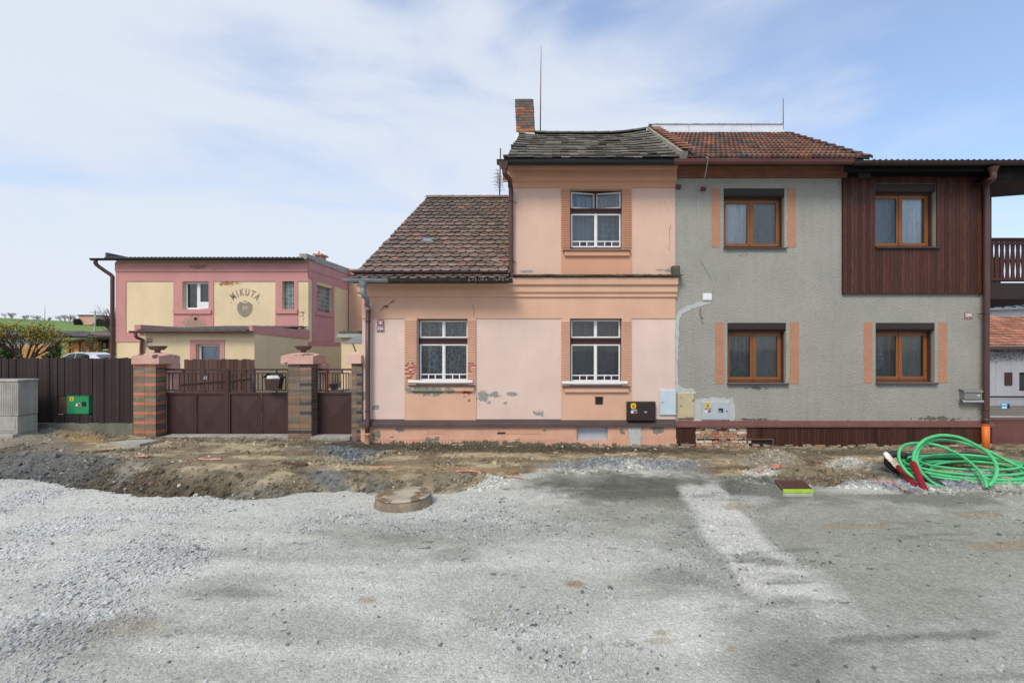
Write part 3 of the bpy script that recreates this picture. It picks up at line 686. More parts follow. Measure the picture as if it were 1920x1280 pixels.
r3 = chips(9000, (-4.5, 11), (6.3, 9.6), lambda x, d_, rg: .016 + .035 * rg.random(len(x)) ** 2, w_heap, lambda x, d_, rg: np.clip(ground_colour(x[None], d_[None])[0] * (.6 + .9 * rg.random(len(x)))[:, None], .03, .7), seed=8)
o = stuff('rubble', [r1, r2, r3], M['stone']); tag(o, 'brown and grey rubble and clods in the trench and along the house fronts', 'rubble')
# ---------------------------------------------------------------- roofing helpers
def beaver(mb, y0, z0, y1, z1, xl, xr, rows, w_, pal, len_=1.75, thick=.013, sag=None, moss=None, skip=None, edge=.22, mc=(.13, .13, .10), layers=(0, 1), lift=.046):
    """crown-laid beaver tail tiles on a slope from eave (y0,z0) to ridge (y1,z1); xl(t), xr(t) are the verges"""
    dy, dz = y1 - y0, z1 - z0; S = math.hypot(dy, dz); ey, ez = dy / S, dz / S; ny_, nz_ = -ez, ey
    ex_ = S / rows
    for i in range(rows):
        for lay in layers:
            t0 = i / rows; off = (0.5 if lay else 0) + (i % 2) * .5
            a, b = xl(t0 + .5 / rows), xr(t0 + .5 / rows)
            k0 = int(math.floor(a / w_ - off)) - 1; k1 = int(math.ceil(b / w_ - off)) + 1
            for k in range(k0, k1):
                cx = (k + off + .5) * w_ + random.uniform(-.004, .004)
                if cx < a - w_ * .45 or cx > b + w_ * .15: continue
                if skip and skip(cx, i): continue
                s0 = i * ex_ - .035 + lay * .055 + random.uniform(-.007, .007)
                s1 = s0 + ex_ * 1.28
                hw = w_ / 2 - .003; xa, xb = max(cx - hw, a - .02), min(cx + hw, b + .02)
                if xb - xa < .03: continue
                lo = lift + lay * thick * 1.25 + random.uniform(0, .010); hi = .006 + lay * thick
                rl = random.uniform(-.006, .006)
                sg = sag(cx, t0) if sag else 0; sg1 = sag(cx, t0 + 1.28 / rows) if sag else 0
                pr = [(-1, .004), (-.5, .0), (0, .002), (.5, 0), (1, .004)] if edge > 2 else [(-1, .040), (-.7, .012), (-.3, .001), (0, 0), (.3, .001), (.7, .012), (1, .040)]
                up = []; dn = []
                for u, e in pr:
                    xx = min(max(cx + hw * u, xa), xb); s_ = s0 + e; h = lo + rl * u + sg
                    up.append((xx, y0 + ey * s_ + ny_ * h, z0 + ez * s_ + nz_ * h))
                    h -= thick + .010; dn.append((xx, y0 + ey * s_ + ny_ * h, z0 + ez * s_ + nz_ * h))
                h = hi + sg1
                tr = (xb, y0 + ey * s1 + ny_ * h, z0 + ez * s1 + nz_ * h); tl = (xa, y0 + ey * s1 + ny_ * h, z0 + ez * s1 + nz_ * h)
                n = len(pr); vs = up + [tr, tl] + dn
                fs = [tuple(range(n)) + (n, n + 1)] + [(j, n + 2 + j, n + 3 + j, j + 1) for j in range(n - 1)] + [(0, n + 1, n + 2), (n - 1, 2 * n + 1, n)]
                c = random.choice(pal); g = random.uniform(.75, 1.2)
                c = [c[0] * g, c[1] * g, c[2] * g]
                if moss:
                    m_ = moss(cx, t0); c = [c[q] * (1 - m_) + mc[q] * g * m_ for q in range(3)]
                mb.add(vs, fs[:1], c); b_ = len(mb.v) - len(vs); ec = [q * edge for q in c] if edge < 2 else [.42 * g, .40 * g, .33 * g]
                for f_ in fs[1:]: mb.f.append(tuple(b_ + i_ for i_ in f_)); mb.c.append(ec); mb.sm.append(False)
def ridge_tiles(mb, x0, x1, y, z, r, L_, pal, zf=None):
    x = x0; i = 0
    while x < x1 - .05:
        xe = min(x + L_, x1); dz = zf(x) if zf else 0; dz2 = zf(xe) if zf else 0
        vs = []; n = 8
        for k in range(2):
            xx = x - .03 if k == 0 else xe; rr = r * (1.0 if k == 0 else 1.12); zz = z + (dz if k == 0 else dz2)
            for j in range(n + 1):
                a = math.pi * (j / n); vs.append((xx, y - rr * math.cos(a), zz - .03 + rr * math.sin(a) * .75))
        vs2 = [Vector(v) - Vector((0, 0, .018)) for v in vs]
        c = random.choice(pal); g = random.uniform(.75, 1.15); c = [q * g for q in c]
        fs = [(j, j + 1, n + 2 + j, n + 1 + j) for j in range(n)]
        nn = 2 * (n + 1); fs += [(n + 1 + j, n + 2 + j, nn + n + 2 + j, nn + n + 1 + j) for j in range(n)] + [(j, j + 1, nn + j + 1, nn + j) for j in range(n)]
        mb.add(vs + vs2, fs, c); x = xe; i += 1
def gutter(mb, x0, x1, y, z, r=.07, col=None):
    """half-round gutter with its outer lip, open at the top; y,z = centre of the rim"""
    n = 10; vs = []
    for x in (x0, x1):
        for k in range(n + 1):
            a = math.pi * k / n; vs.append((x, y - r * math.cos(a), z - r * math.sin(a)))
        for k in range(n + 1):
            a = math.pi * (n - k) / n; q = r - .006; vs.append((x, y - q * math.cos(a), z - q * math.sin(a)))
    m = 2 * n + 2
    fs = [(i, (i + 1) % m, m + (i + 1) % m, m + i) for i in range(m)]
    mb.add(vs, fs, col, True)
    mb.tube([(x0, y - r, z + .004), (x1, y - r, z + .004)], .010, 6, col)
    for x in (x0, x1 - .002):
        mb.add([(x, y - r * math.cos(math.pi * k / n), z - r * math.sin(math.pi * k / n)) for k in range(n + 1)] + [(x, y, z)], [(k, k + 1, n + 1) for k in range(n)], col)

# ---------------------------------------------------------------- window builders (children of a house)
def casement(wm, pm, x0, x1, z0, z1, y, fw=.034, d_=.035, swing=0, hinge='l'):
    old = wm.M
    if swing:
        hx = x0 if hinge == 'l' else x1
        T = Matrix.Translation((hx, y, 0)) @ Matrix.Rotation(swing, 4, 'Z') @ Matrix.Translation((-hx, -y, 0)); wm.M = T; pm.M = T
    wm.box(x0, x0 + fw, y, y + d_, z0, z1); wm.box(x1 - fw, x1, y, y + d_, z0, z1)
    wm.box(x0 + fw, x1 - fw, y, y + d_, z0, z0 + fw); wm.box(x0 + fw, x1 - fw, y, y + d_, z1 - fw, z1)
    pm.quad((x0 + fw, y + d_ * .5, z0 + fw), (x1 - fw, y + d_ * .5, z0 + fw), (x1 - fw, y + d_ * .5, z1 - fw), (x0 + fw, y + d_ * .5, z1 - fw))
    wm.M = old; pm.M = old
def curtain(x0, x1, z0, z1, y, mat, parent, amp=.018, per=.12, name='curtain'):
    mb = MB(); n = max(8, int((x1 - x0) / .015)); ph = random.random() * 6
    xs = [x0 + (x1 - x0) * i / n for i in range(n + 1)]
    ys = [y + amp * math.sin(2 * math.pi * x / per + ph) + amp * .5 * math.sin(2 * math.pi * x / (per * .63) + 2 * ph) for x in xs]
    vs = [(a, b, z0) for a, b in zip(xs, ys)] + [(a, b, z1) for a, b in zip(xs, ys)]
    mb.add(vs, [(i, i + 1, n + 2 + i, n + 1 + i) for i in range(n)], None, True)
    return mb.build(name, mat, parent)
def room(x0, x1, z0, z1, y, parent, depth=.9):
    mb = MB(); a, b, c, e = x0 - .35, x1 + .35, z0 - .3, z1 + .3; f = y + depth
    mb.quad((a, f, c), (b, f, c), (b, f, e), (a, f, e)); mb.quad((a, y, c), (a, f, c), (a, f, e), (a, y, e)); mb.quad((b, y, c), (b, f, c), (b, f, e), (b, y, e))
    mb.quad((a, y, c), (b, y, c), (b, f, c), (a, f, c)); mb.quad((a, y, e), (b, y, e), (b, f, e), (a, f, e))
    return mb.build('interior', M['room'], parent)
def old_window(house, px0, px1, py0, py1, swing, lace, board, rag=0):
    """double casement with transom and a strip of small panes, white, as on the pink house"""
    x0, x1, z1, z0 = X(px0), X(px1), Z(py0), Z(py1); y = .13
    wm, pm, dk, pus = MB(), MB(), MB(), []; H_ = z1 - z0; W_ = x1 - x0; cx = (x0 + x1) / 2
    zt = z0 + H_ * .615; zt2 = z0 + H_ * .70
    dk.box(x0, x1, y - .01, y + .10, zt, zt2); dk.box(x0, x1, y - .035, y + .02, zt2 - .035, zt2 - .012)
    dk.box(x0, x0 + .018, y + .01, y + .10, z0, zt); dk.box(x1 - .018, x1, y + .01, y + .10, z0, zt); dk.box(x0, x0 + .018, y + .01, y + .10, zt2, z1)
    dk.box(x1 - .018, x1, y + .01, y + .10, zt2, z1); dk.box(x0, x1, y + .01, y + .1, z1 - .02, z1); dk.box(x0, x1, y + .008, y + .10, z0, z0 + .05)
    if swing: dk.box(cx - .012, cx + .012, y + .07, y + .11, zt2, z1 - .02)
    a, b = x0 + .02, x1 - .02
    casement(wm, pm, a, cx - .003, zt2 + .008, z1 - .022, y, .030, swing=swing, hinge='l'); casement(wm, pm, cx + .003, b, zt2 + .008, z1 - .022, y, .030, swing=-swing, hinge='r')
    zs = z0 + .05 + .115
    for u, v in ((a, cx - .003), (cx + .003, b)):
        casement(wm, pm, u, v, z0 + .05, zt - .008, y, .030)
        wm.box(u + .03, v - .03, y, y + .03, zs, zs + .022)
        q = (v - u - .06)
        for fr in (.32, .64): wm.box(u + .03 + q * fr, u + .03 + q * fr + .022, y, y + .03, z0 + .08, zs)
        pu = MB(); pus.append(pu); pu.box(u + .03 + q * .32 + .022, u + .03 + q * .64, y + .010, y + .014, z0 + .08, zs)
    wm.box(cx - .02, cx + .02, y - .014, y, z0 + .05, zt - .008); wm.box(cx - .018, cx + .018, y - .012, y, zt2 + .008, z1 - .022) if not swing else None
    win = wm.build('window', M['whitepaint'], house, bevel=.003)
    dk.build('transom', M['darkwood'], win); pm.build('pane', M['glass'], win); [pu.build('coloured_pane', M['purple'], win) for pu in pus]
    curtain(x0 + .02, cx - .03, z0 + .03, z1, y + .20, M[lace[0]], win); curtain(cx + .0, x1 - .02, z0 + .03, z1, y + .22, M[lace[1]], win)
    room(x0, x1, z0, z1, .36, win)
    sb = MB(); s0, s1, zs_ = x0 - .16, x1 + .16, Z(py1 + 3)
    sb.profx(s0, s1, [(.10, zs_ + .035), (-.10, zs_ - .012), (-.10, zs_ - .026), (-.094, zs_ - .026), (.10, zs_ + .022)])
    sb.build('window_ledge', M['brownmetal'], win)
    bl = MB(); bl.profx(x0 - .12, x1 + .14, [(-.07, zs_ - .13), (-.07, zs_ - .018), (-.001, zs_ - .018), (-.001, zs_ - .13)])
    bl.build('sill_block', M['peach'] if py0 > 500 else M['peach_dark'], win, bevel=.006)
    if board:
        bd = MB(); bd.box(x0 - .17, x1 + .11, -.065, -.04, Z(py1 - 1) + .0, Z(py1 - 6)); bd.build('flower_guard', M['whitepaint'], win, bevel=.003)
    return win
def ribs(mb, x0, x1, z0, z1, pitch, broken=None):
    z = z0 + pitch * .2
    while z < z1 - pitch * .5:
        br = broken and broken(z)
        if br:
            a = x0
            while a < x1:
                b = min(a + random.uniform(.04, .1), x1)
                if random.random() < .55: mb.box(a, b, -.040, -.018, z, z + pitch * .62)
                else: mb.box(a, b, -.024, -.018, z, z + pitch * .7, (.62, .34, .36))
                a = b
        else:
            mb.add([(x0, -.019, z), (x1, -.019, z), (x1, -.036, z + pitch * .14), (x0, -.036, z + pitch * .14), (x1, -.036, z + pitch * .5), (x0, -.036, z + pitch * .5), (x1, -.019, z + pitch * .66), (x0, -.019, z + pitch * .66)],
                   [(0, 1, 2, 3), (3, 2, 4, 5), (5, 4, 6, 7), (0, 3, 5, 7), (1, 6, 4, 2)])
        z += pitch

# ---------------------------------------------------------------- the pink house
pink = thing('pink_house', 'pink and peach old house with brown tiled roofs on two levels and a brick chimney', 'house', (0, 0, 0))
XL, XM, XR = -4.03, -0.95, 2.49
W1 = (X(782), X(877), Z(718), Z(598)); W2 = (X(1069), X(1166), Z(720), Z(597)); W3 = (X(1069), X(1167), Z(467), Z(354))
BW = (X(1081), X(1139), Z(825), Z(800)); ZC = Z(520); ZT = Z(309)
mb = MB()
mb.wall(XL, XR, Z(791), ZC, 0, .36, [W1, W2]); mw = MB(); mw.wall(XM, XR, ZC + .0005, ZT, 0, .36, [W3]); mw.build('wall', M['pink_upper'], pink)
mb.quad((XM, .36, ZC), (XM, 6.2, ZC), (XM, 6.2, 5.9), (XM, .36, 5.9)); mb.add([(XM + .001, 0, 5.6), (XM + .001, 6.2, 5.6), (XM + .001, 3, 7.7)], [(0, 1, 2)])
mb.add([(XL, .36, -.3), (XL + .45, 6.2, -.3), (XL + .45, 6.2, 3.3), (XL + .42, 3, 6.0), (XL, .36, 3.35)], [(0, 1, 2, 3, 4)])
mb.quad((XL + .45, 6.2, -.3), (XR, 6.2, -.3), (XR, 6.2, 5.8), (XL + .45, 6.2, 3.4))
mb.quad((XR, .36, -.3), (XR, 6.2, -.3), (XR, 6.2, 5.8), (XR, .36, 5.8))
mb.build('wall', M['pink_light'], pink)
mb = MB()                                                        # peach bands round the windows and under them
y_ = -.018
def slab(a, b, c, e, yy=y_): mb.box(a, b, yy, 0, c, e)
slab(XL, XR, Z(597), Z(556))
for q0, q1, i0, i1 in ((759, 893, 782, 877), (1052, 1184, 1069, 1166)):
    slab(X(q0), X(i0), Z(726), Z(597)); slab(X(i1), X(q1), Z(726), Z(597)); slab(X(q0), X(q1), Z(790), Z(726))
ribs(mb, X(759.5), X(781.5), Z(722), Z(600), .0425, lambda z: z < Z(680)); ribs(mb, X(877.5), X(892.5), Z(722), Z(600), .0425, lambda z: Z(700) < z < Z(680) and random.random() < .8)
ribs(mb, X(1052.5), X(1068.5), Z(724), Z(600), .0425); ribs(mb, X(1166.5), X(1183), Z(724), Z(600), .0425)
mb.build('window_surround', M['peach'], pink)
mb = MB()
slab(XM, XR, Z(353), Z(341)); slab(X(1052), X(1069), Z(468), Z(353)); slab(X(1167), X(1184), Z(468), Z(353)); slab(X(1052), X(1184), Z(516), Z(468))
ribs(mb, X(1052.5), X(1068.5), Z(466), Z(353), .0375); ribs(mb, X(1167.5), X(1183.5), Z(466), Z(353), .0375)
mb.build('window_surround', M['peach_dark'], pink)
def cornice(x0, x1, prof, mat, name='cornice', parent=pink):
    mb = MB(); pts = [(-p, Z(py, 10 - p)) for p, py in prof]; pts += [(0, pts[-1][1]), (0, pts[0][1])]
    mb.profx(x0, x1, pts); return mb.build(name, mat, parent, bevel=.004)
cornice(XM - .15, XR + .02, [(.022, 341), (.045, 340.5), (.045, 338), (.085, 333), (.085, 318), (.14, 315), (.15, 309.5)], M['peach_dark'])
cornice(XL - .07, XR + .03, [(.022, 557), (.05, 556.5), (.05, 551), (.085, 547), (.085, 536), (.13, 533), (.14, 520.5)], M['peach'])
mb = MB()                                                        # mossy row of tiles on the ledge between the storeys
x = X(963)
while x < X(1270):
    w_ = random.uniform(.15, .19); g = random.uniform(.6, 1.6); zz = random.uniform(-.004, .006)
    mb.hexa([(x, -.19, ZC + .005 + zz), (x + w_ - .006, -.19, ZC + .005 + zz), (x + w_ - .006, .0, ZC + .035), (x, .0, ZC + .035),
             (x, -.19, ZC + .022 + zz), (x + w_ - .006, -.19, ZC + .022 + zz), (x + w_ - .006, .0, ZC + .065), (x, .0, ZC + .065)], (g, g, g)); x += w_
for i in range(160):
    x = random.uniform(X(963), X(1268)); s = random.uniform(.008, .022); g = random.uniform(.5, 2)
    mb.box(x, x + s * 2, -.19 + random.random() * .02, -.15, ZC + .02, ZC + .02 + s, (g * .9, g, g * .6))
mb.build('tiled_ledge', M['mossboard'], pink)
mb = MB(); mb.box(X(1258), X(1272), -.14, .02, Z(517), Z(500)); mb.build('ledge_stone', M['mossboard'], pink, bevel=.01)
mb = MB()                                                        # brown sheet metal ledge above the plinth
mb.profx(XL - .02, XR + .0, [(-.001, Z(785.5)), (-.115, Z(796, 9.88)), (-.12, Z(800, 9.88)), (-.105, Z(800, 9.88)), (-.001, Z(790))]); mb.build('plinth_flashing', M['brownmetal'], pink)
mb = MB(); mb.wall(XL - .01, XR, -.35, Z(790.8), -.055, .40, [BW])
def plb(a, b, c, e, yy=-.062): mb.box(X(a), X(b), yy, -.055, Z(e), Z(c))
for a in range(700, 1268, 6):
    if 1078 < a < 1142 or 1172 < a < 1204: continue
    h = random.uniform(-1, 1)
    if a < 1078 or a > 1204 or 1142 < a: plb(a, a + 3.6, 821 + h, 833, -.068)
for a0, a1 in ((800, 836), (932, 972), (976, 1012)):
    for a in np.arange(a0, a1, 4.2): plb(a, a + 2.4, 801, 812, -.066)
plb(1046, 1076, 802, 819, -.060); plb(1143, 1170, 802, 819, -.060); plb(1206, 1240, 802, 819, -.060); plb(1243, 1266, 802, 819, -.060)
mb.build('plinth', M['plinth'], pink)
mb = MB(); g0 = X(933); mb.box(X(933), X(948), -.0665, -.058, Z(812), Z(809)); mb.build('vent_slot', M['black'], pink)
mb = MB(); mb.box(BW[0], BW[1], .02, .05, BW[2], BW[3]); mb.build('cellar_window', M['greycab'], pink, bevel=.004)
def poly(mb, pts, y, th=.006, col=None, D=10.0, jit=0.0):
    """irregular flat slab on a wall facing the street, outline in photo pixels at distance D"""
    q = []
    for i, (a, b) in enumerate(pts):
        c, e = pts[(i + 1) % len(pts)]; n = max(1, int(math.hypot(c - a, e - b) / 5)) if jit else 1
        for k in range(n):
            q.append((X(a + (c - a) * k / n + random.uniform(-jit, jit), D), Z(b + (e - b) * k / n + random.uniform(-jit, jit), D)))
    n = len(q); vs = [(u, y - th, v) for u, v in q] + [(u, y, v) for u, v in q]
    mb.add(vs, [tuple(range(n))] + [(i, n + i, n + (i + 1) % n, (i + 1) % n) for i in range(n)], col)
mb = MB(); poly(mb, [(1174, 797), (1200, 797), (1202, 815), (1199, 834), (1180, 834), (1178, 815)], -.055, .018, jit=1.0); mb.build('cement_patch', M['patchplaster'], pink)
mb = MB(); poly(mb, [(1177, 835), (1198, 835), (1197, 853), (1177, 853)], -.04, .03, jit=.8); mb.build('duct', M['oldwood'], pink)
old_window(pink, 782, 877, 598, 718, 0, ('lace_flower', 'lace_flower'), True)
old_window(pink, 1069, 1166, 597, 720, 0, ('lace_net', 'lace_net'), True)
old_window(pink, 1069, 1167, 354, 466, R(13), ('lace_dots', 'lace_dots'), False)
def crack(pts, wd, col_mat, parent, y, name='crack'):
    mb = MB(); q = []
    for i in range(len(pts) - 1):
        for k in range(5): t = k / 5; q.append((pts[i][0] + (pts[i + 1][0] - pts[i][0]) * t + random.uniform(-.9, .9), pts[i][1] + (pts[i + 1][1] - pts[i][1]) * t + random.uniform(-.6, .6)))
    q.append(pts[-1]); vs = []
    for i, (a, b) in enumerate(q): w2 = wd * random.uniform(.3, 1) * (1 if 0 < i < len(q) - 1 else .2); vs += [(X(a - w2), y, Z(b)), (X(a + w2), y, Z(b + .4))]
    mb.add(vs, [(2 * i, 2 * i + 1, 2 * i + 3, 2 * i + 2) for i in range(len(q) - 1)]); mb.build(name, col_mat, parent)
M['crackdark'] = pmat('crack_shadow_dirt', (.20, .11, .08), .95, .2, 8, 0)
crack([(866, 534), (872, 550), (884, 566), (889, 580), (888, 596)], .55, M['crackdark'], pink, -.0195)
crack([(1236, 366), (1250, 384), (1256, 400)], .4, M['crackdark'], pink, -.0015); crack([(1258, 420), (1255, 438), (1256, 452), (1254, 470)], .5, M['crackdark'], pink, -.0015)
crack([(740, 560), (734, 568), (722, 574), (712, 584)], 1.3, M['crackdark'], pink, -.0195)
# vent under the middle window
mb = MB(); vx0, vx1, vz0, vz1 = X(1116), X(1130), Z(757), Z(744); mb.box(vx0, vx1, -.034, -.018, vz0, vz1); mb.box(vx0 - .01, vx1 + .01, -.05, -.018, vz1, vz1 + .01)
for i in range(5): mb.box(vx0 + .015, vx1 - .015, -.045, -.034, vz0 + .012 + i * .026, vz0 + .024 + i * .026)
mb.build('vent', M['browncab'], pink)

# roofs of the pink house
sy = lambda t: t
Le = lambda t: -4.05 + (-3.46 + 4.05) * t
pal1 = [(.225, .155, .125), (.21, .145, .12), (.24, .165, .135), (.19, .14, .115), (.25, .165, .13), (.18, .14, .115), (.21, .155, .125)]
rfm = MB()
EY, EZ, RY, RZ = -.42, Z(523, 9.58), 3.0, Z(373, 13.0)
def beam_roof(mb, a0, a1, b0, b1, EY, EZ, RY, RZ, BY, BZ, th=.09, col=(.1, .085, .075)):
    """roof deck: front slope eave a0..a1, ridge b0..b1, and back slope"""
    mb.hexa([(a0, EY, EZ - th), (a1, EY, EZ - th), (b1, RY, RZ - th), (b0, RY, RZ - th), (a0, EY, EZ), (a1, EY, EZ), (b1, RY, RZ), (b0, RY, RZ)], col)
    mb.hexa([(b0, RY, RZ - th), (b1, RY, RZ - th), (a1 + (b1 - b0) * 0, BY, BZ - th), (b0 + (b0 - a0), BY, BZ - th), (b0, RY, RZ), (b1, RY, RZ), (a1, BY, BZ), (b0 + (b0 - a0), BY, BZ)], col)
beam_roof(rfm, -4.05, XM, -3.46, XM, EY, EZ, RY, RZ, 6.5, EZ)
def mossl(x, t): return max(0, min(.85, (t - .30) * .6 + (math.sin(x * 2.1 + t * 9) * .25 + random.uniform(-.2, .35)) * .7))
skyl = lambda x, i: (i == 8 and -3.05 < x < -2.80)
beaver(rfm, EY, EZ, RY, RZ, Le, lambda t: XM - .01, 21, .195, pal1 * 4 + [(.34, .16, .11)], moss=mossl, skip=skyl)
ridge_tiles(rfm, -3.47, XM, RY, RZ + .04, .11, .36, pal1)
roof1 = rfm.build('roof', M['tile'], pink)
S1 = math.hypot(RY - EY, RZ - EZ); 
mb = MB(); u0 = 8.1 / 21; u1 = 9.0 / 21
fy = lambda t, h: (EY + (RY - EY) * t - (RZ - EZ) / S1 * h, EZ + (RZ - EZ) * t + (RY - EY) / S1 * h)
ya, za = fy(u0, .03); yb, zb = fy(u1, .03); mb.hexa([(-3.07, ya, za), (-2.77, ya, za), (-2.77, yb, zb), (-3.07, yb, zb), (-3.07, ya, za + .012), (-2.77, ya, za + .012), (-2.77, yb, zb + .012), (-3.07, yb, zb + .012)])
mb.build('skylight', M['zinc'], roof1)
# upper roof: sagging and lifting at the party wall
UY, UZ, VY_, VZ = -.40, Z(299.5, 9.6), 3.0, Z(254, 13.0)
def sag(x, t):
    k = (x - XM) / (XR - XM); up = max(0, (k - .68) / .32) ** 1.8 * (.02 + .085 * t); lf = max(0, (.16 - k) / .16) ** 1.5 * .05 * t
    return up + lf - .015 * math.sin(math.pi * min(max(k, 0), 1)) * t
pal2 = [(.085, .085, .07), (.10, .095, .08), (.065, .065, .055), (.11, .10, .085), (.09, .075, .06)]
rfm = MB()
for i in range(24):
    xa_, xb_ = -1.0 + (XR + 1.0) * i / 24, -1.0 + (XR + 1.0) * (i + 1) / 24
    for j in range(5):
        q = []
        for xx, tt in ((xa_, j / 5), (xb_, j / 5), (xb_, (j + 1) / 5), (xa_, (j + 1) / 5)): q.append((xx, UY + (VY_ - UY) * tt, UZ - .03 + (VZ - UZ - .01) * tt + sag(xx, tt)))
        rfm.add(q, [(0, 1, 2, 3)], (.06, .058, .05))
    rfm.add([(xa_, VY_, VZ - .04 + sag(xa_, 1)), (xb_, VY_, VZ - .04 + sag(xb_, 1)), (xb_, 6.4, UZ), (xa_, 6.4, UZ)], [(0, 1, 2, 3)], (.1, .09, .08))
rfm.hexa([(-1.0, UY, UZ - .12), (XR, UY, UZ - .12), (XR, VY_, VZ - .2), (-1.0, VY_, VZ - .2), (-1.0, UY, UZ - .05), (XR, UY, UZ - .05), (XR, VY_, VZ - .12), (-1.0, VY_, VZ - .12)], (.08, .075, .07))
0 and beaver(rfm, UY, UZ, VY_, VZ, lambda t: -1.0, lambda t: XR - .03 - .0 * t, 11, .185, pal2, thick=.02, sag=sag, moss=lambda x, t: random.uniform(.35, 1), edge=9, mc=(.040, .040, .033), layers=(1,), lift=.075)
S2_ = math.hypot(VY_ - UY, VZ - UZ); e1, e2 = (VY_ - UY) / S2_, (VZ - UZ) / S2_; RW = 11
for i in range(RW):
    x = -1.02 + random.uniform(0, .08); s0 = S2_ * i / RW; s1 = s0 + S2_ / RW * 1.25
    while x < XR - .03:
        xe = min(x + random.choice((.18, .18, .36)), XR - .02); g = random.uniform(.6, 1.35); jt = random.uniform(-.006, .008); js = random.uniform(-.008, .008)
        c = random.choice(pal2); lip = random.choice([(.42, .40, .34), (.34, .33, .27), (.28, .28, .22), (.46, .43, .38), (.22, .20, .16)])
        def pt(xx, s_, h): t_ = s_ / S2_; h += sag(xx, min(t_, 1)); return (xx, UY + e1 * s_ - e2 * h, UZ + e2 * s_ + e1 * h)
        h0 = .068 + jt; vs = [pt(x, s0 + js, h0), pt(xe, s0 + js, h0), pt(xe, s1, .02), pt(x, s1, .02), pt(x, s0 + js, h0 - .020), pt(xe, s0 + js, h0 - .020), pt(x, s0 + .06, h0 - .03), pt(xe, s0 + .06, h0 - .03), pt(x, s0 + .06, -.03), pt(xe, s0 + .06, -.03)]
        rfm.add(vs, [(0, 1, 2, 3)], [q * 1.7 * g * w3 for q, w3 in zip(c, (1.06, 1, .95))]); rfm.add(vs, [(0, 4, 5, 1)], [q * g for q in lip]); rfm.add(vs, [(4, 6, 7, 5), (6, 8, 9, 7)], (.02, .02, .016)); x = xe  # faces under each lip near black: shade between rows put into the colour
ridge_tiles(rfm, X(1001, 13), XR, VY_, VZ + .07, .10, .34, pal2, lambda x: sag(x, 1.0))
roof2 = rfm.build('roof', M['tile'], pink)
# chimney of brick on the ridge, leaning a little
mb = MB(); cx0, cx1 = X(967, 13), X(1000, 13); cz0, cz1 = VZ - .35, Z(193, 13); cw = cx1 - cx0; bh = .072; rows = int((cz1 - cz0) / bh)
mb.hexa([(cx0 + .055, 2.78, cz0), (cx1 + .035, 2.78, cz0), (cx1 + .035, 3.30, cz0), (cx0 + .055, 3.30, cz0), (cx0 + .008, 2.78, cz1 - .01), (cx1 - .012, 2.78, cz1 - .01), (cx1 - .012, 3.3, cz1 - .01), (cx0 + .008, 3.3, cz1 - .01)], (.20, .185, .165))
for r_ in range(rows):
    f = r_ / rows; sh = .05 * (1 - f); z = cz0 + r_ * bh + .004
    for side_ in range(4):
        L_ = cw if side_ % 2 == 0 else .52; n = 2 if r_ % 2 else 3; a = 0
        cuts = [0, .5, 1] if n == 2 else [0, .25, .75, 1]
        for k in range(len(cuts) - 1):
            u0, u1 = cuts[k] * L_ + .005, cuts[k + 1] * L_ - .005; p = random.uniform(.004, .016)
            dark = f > .8 or random.random() < .25
            c = random.choice([(.12, .10, .09), (.15, .12, .10)]) if dark else random.choice([(.34, .13, .07), (.40, .17, .085), (.26, .11, .07), (.20, .13, .10)])
            if side_ == 0: mb.box(cx0 + sh + u0, cx0 + sh + u1, 2.78 - p, 2.80, z, z + bh - .012, c)
            elif side_ == 1: mb.box(cx0 + sh + cw - .02, cx0 + sh + cw + p - .008, 2.78 + u0, 2.78 + u1, z, z + bh - .012, c)
            elif side_ == 2: mb.box(cx0 + sh + u0, cx0 + sh + u1, 3.28, 3.30 + p, z, z + bh - .012, c)
            else: mb.box(cx0 + sh - p + .006, cx0 + sh + .02, 2.78 + u0, 2.78 + u1, z, z + bh - .012, c)
ch = mb.build('chimney', M['brickmat'], roof2)
mb = MB(); zb = Z(258, 12.8)
mb.hexa([(cx0 - .0, 2.70, zb - .12), (cx1 + .10, 2.70, zb - .18), (cx1 + .08, 3.36, zb - .18), (cx0 - .0, 3.36, zb - .12), (cx0 + .03, 2.755, zb + .12), (cx1 + .045, 2.755, zb + .10), (cx1 + .045, 3.33, zb + .1), (cx0 + .03, 3.33, zb + .12)])
mb.build('chimney_flashing', M['zinc'], roof2)
# gutters and downpipes
mb = MB(); gy, gz = -.50, Z(524, 9.5); gutter(mb, X(645, 9.5), X(729, 9.5), gy, gz, .065); mb.build('gutter', M['zinc'], pink)
mb = MB(); gutter(mb, X(729, 9.5), X(961, 9.5), gy, gz - .004, .063)
for px in np.arange(742, 960, 24): mb.box(X(px, 9.5), X(px + 1.4, 9.5), gy - .075, gy + .08, gz - .01, gz + .006)
for i in range(26):
    x = random.uniform(X(870, 9.5), X(958, 9.5)); s = random.uniform(.01, .035); mb.box(x, x + s, gy - .073, gy - .064, gz - random.uniform(.015, .04), gz + .004, (4, 4.2, 4.2))
mb.build('gutter', M['mossmetal'], pink)
mb = MB(); gutter(mb, X(932, 9.5), X(1262, 9.5), -.50, Z(302.5, 9.5), .072); mb.build('gutter', M['black'], pink)
def soffit(x0, x1, y0, z0, name='soffit', parent=pink, mat='browncab'):
    mb = MB(); mb.box(x0, x1, y0, -.02, z0, z0 + .035); return mb.build(name, M[mat], parent)
soffit(XL - .05, XM, -.43, ZC + .003 + .028); soffit(XM - .1, XR, -.43, ZT + .003)
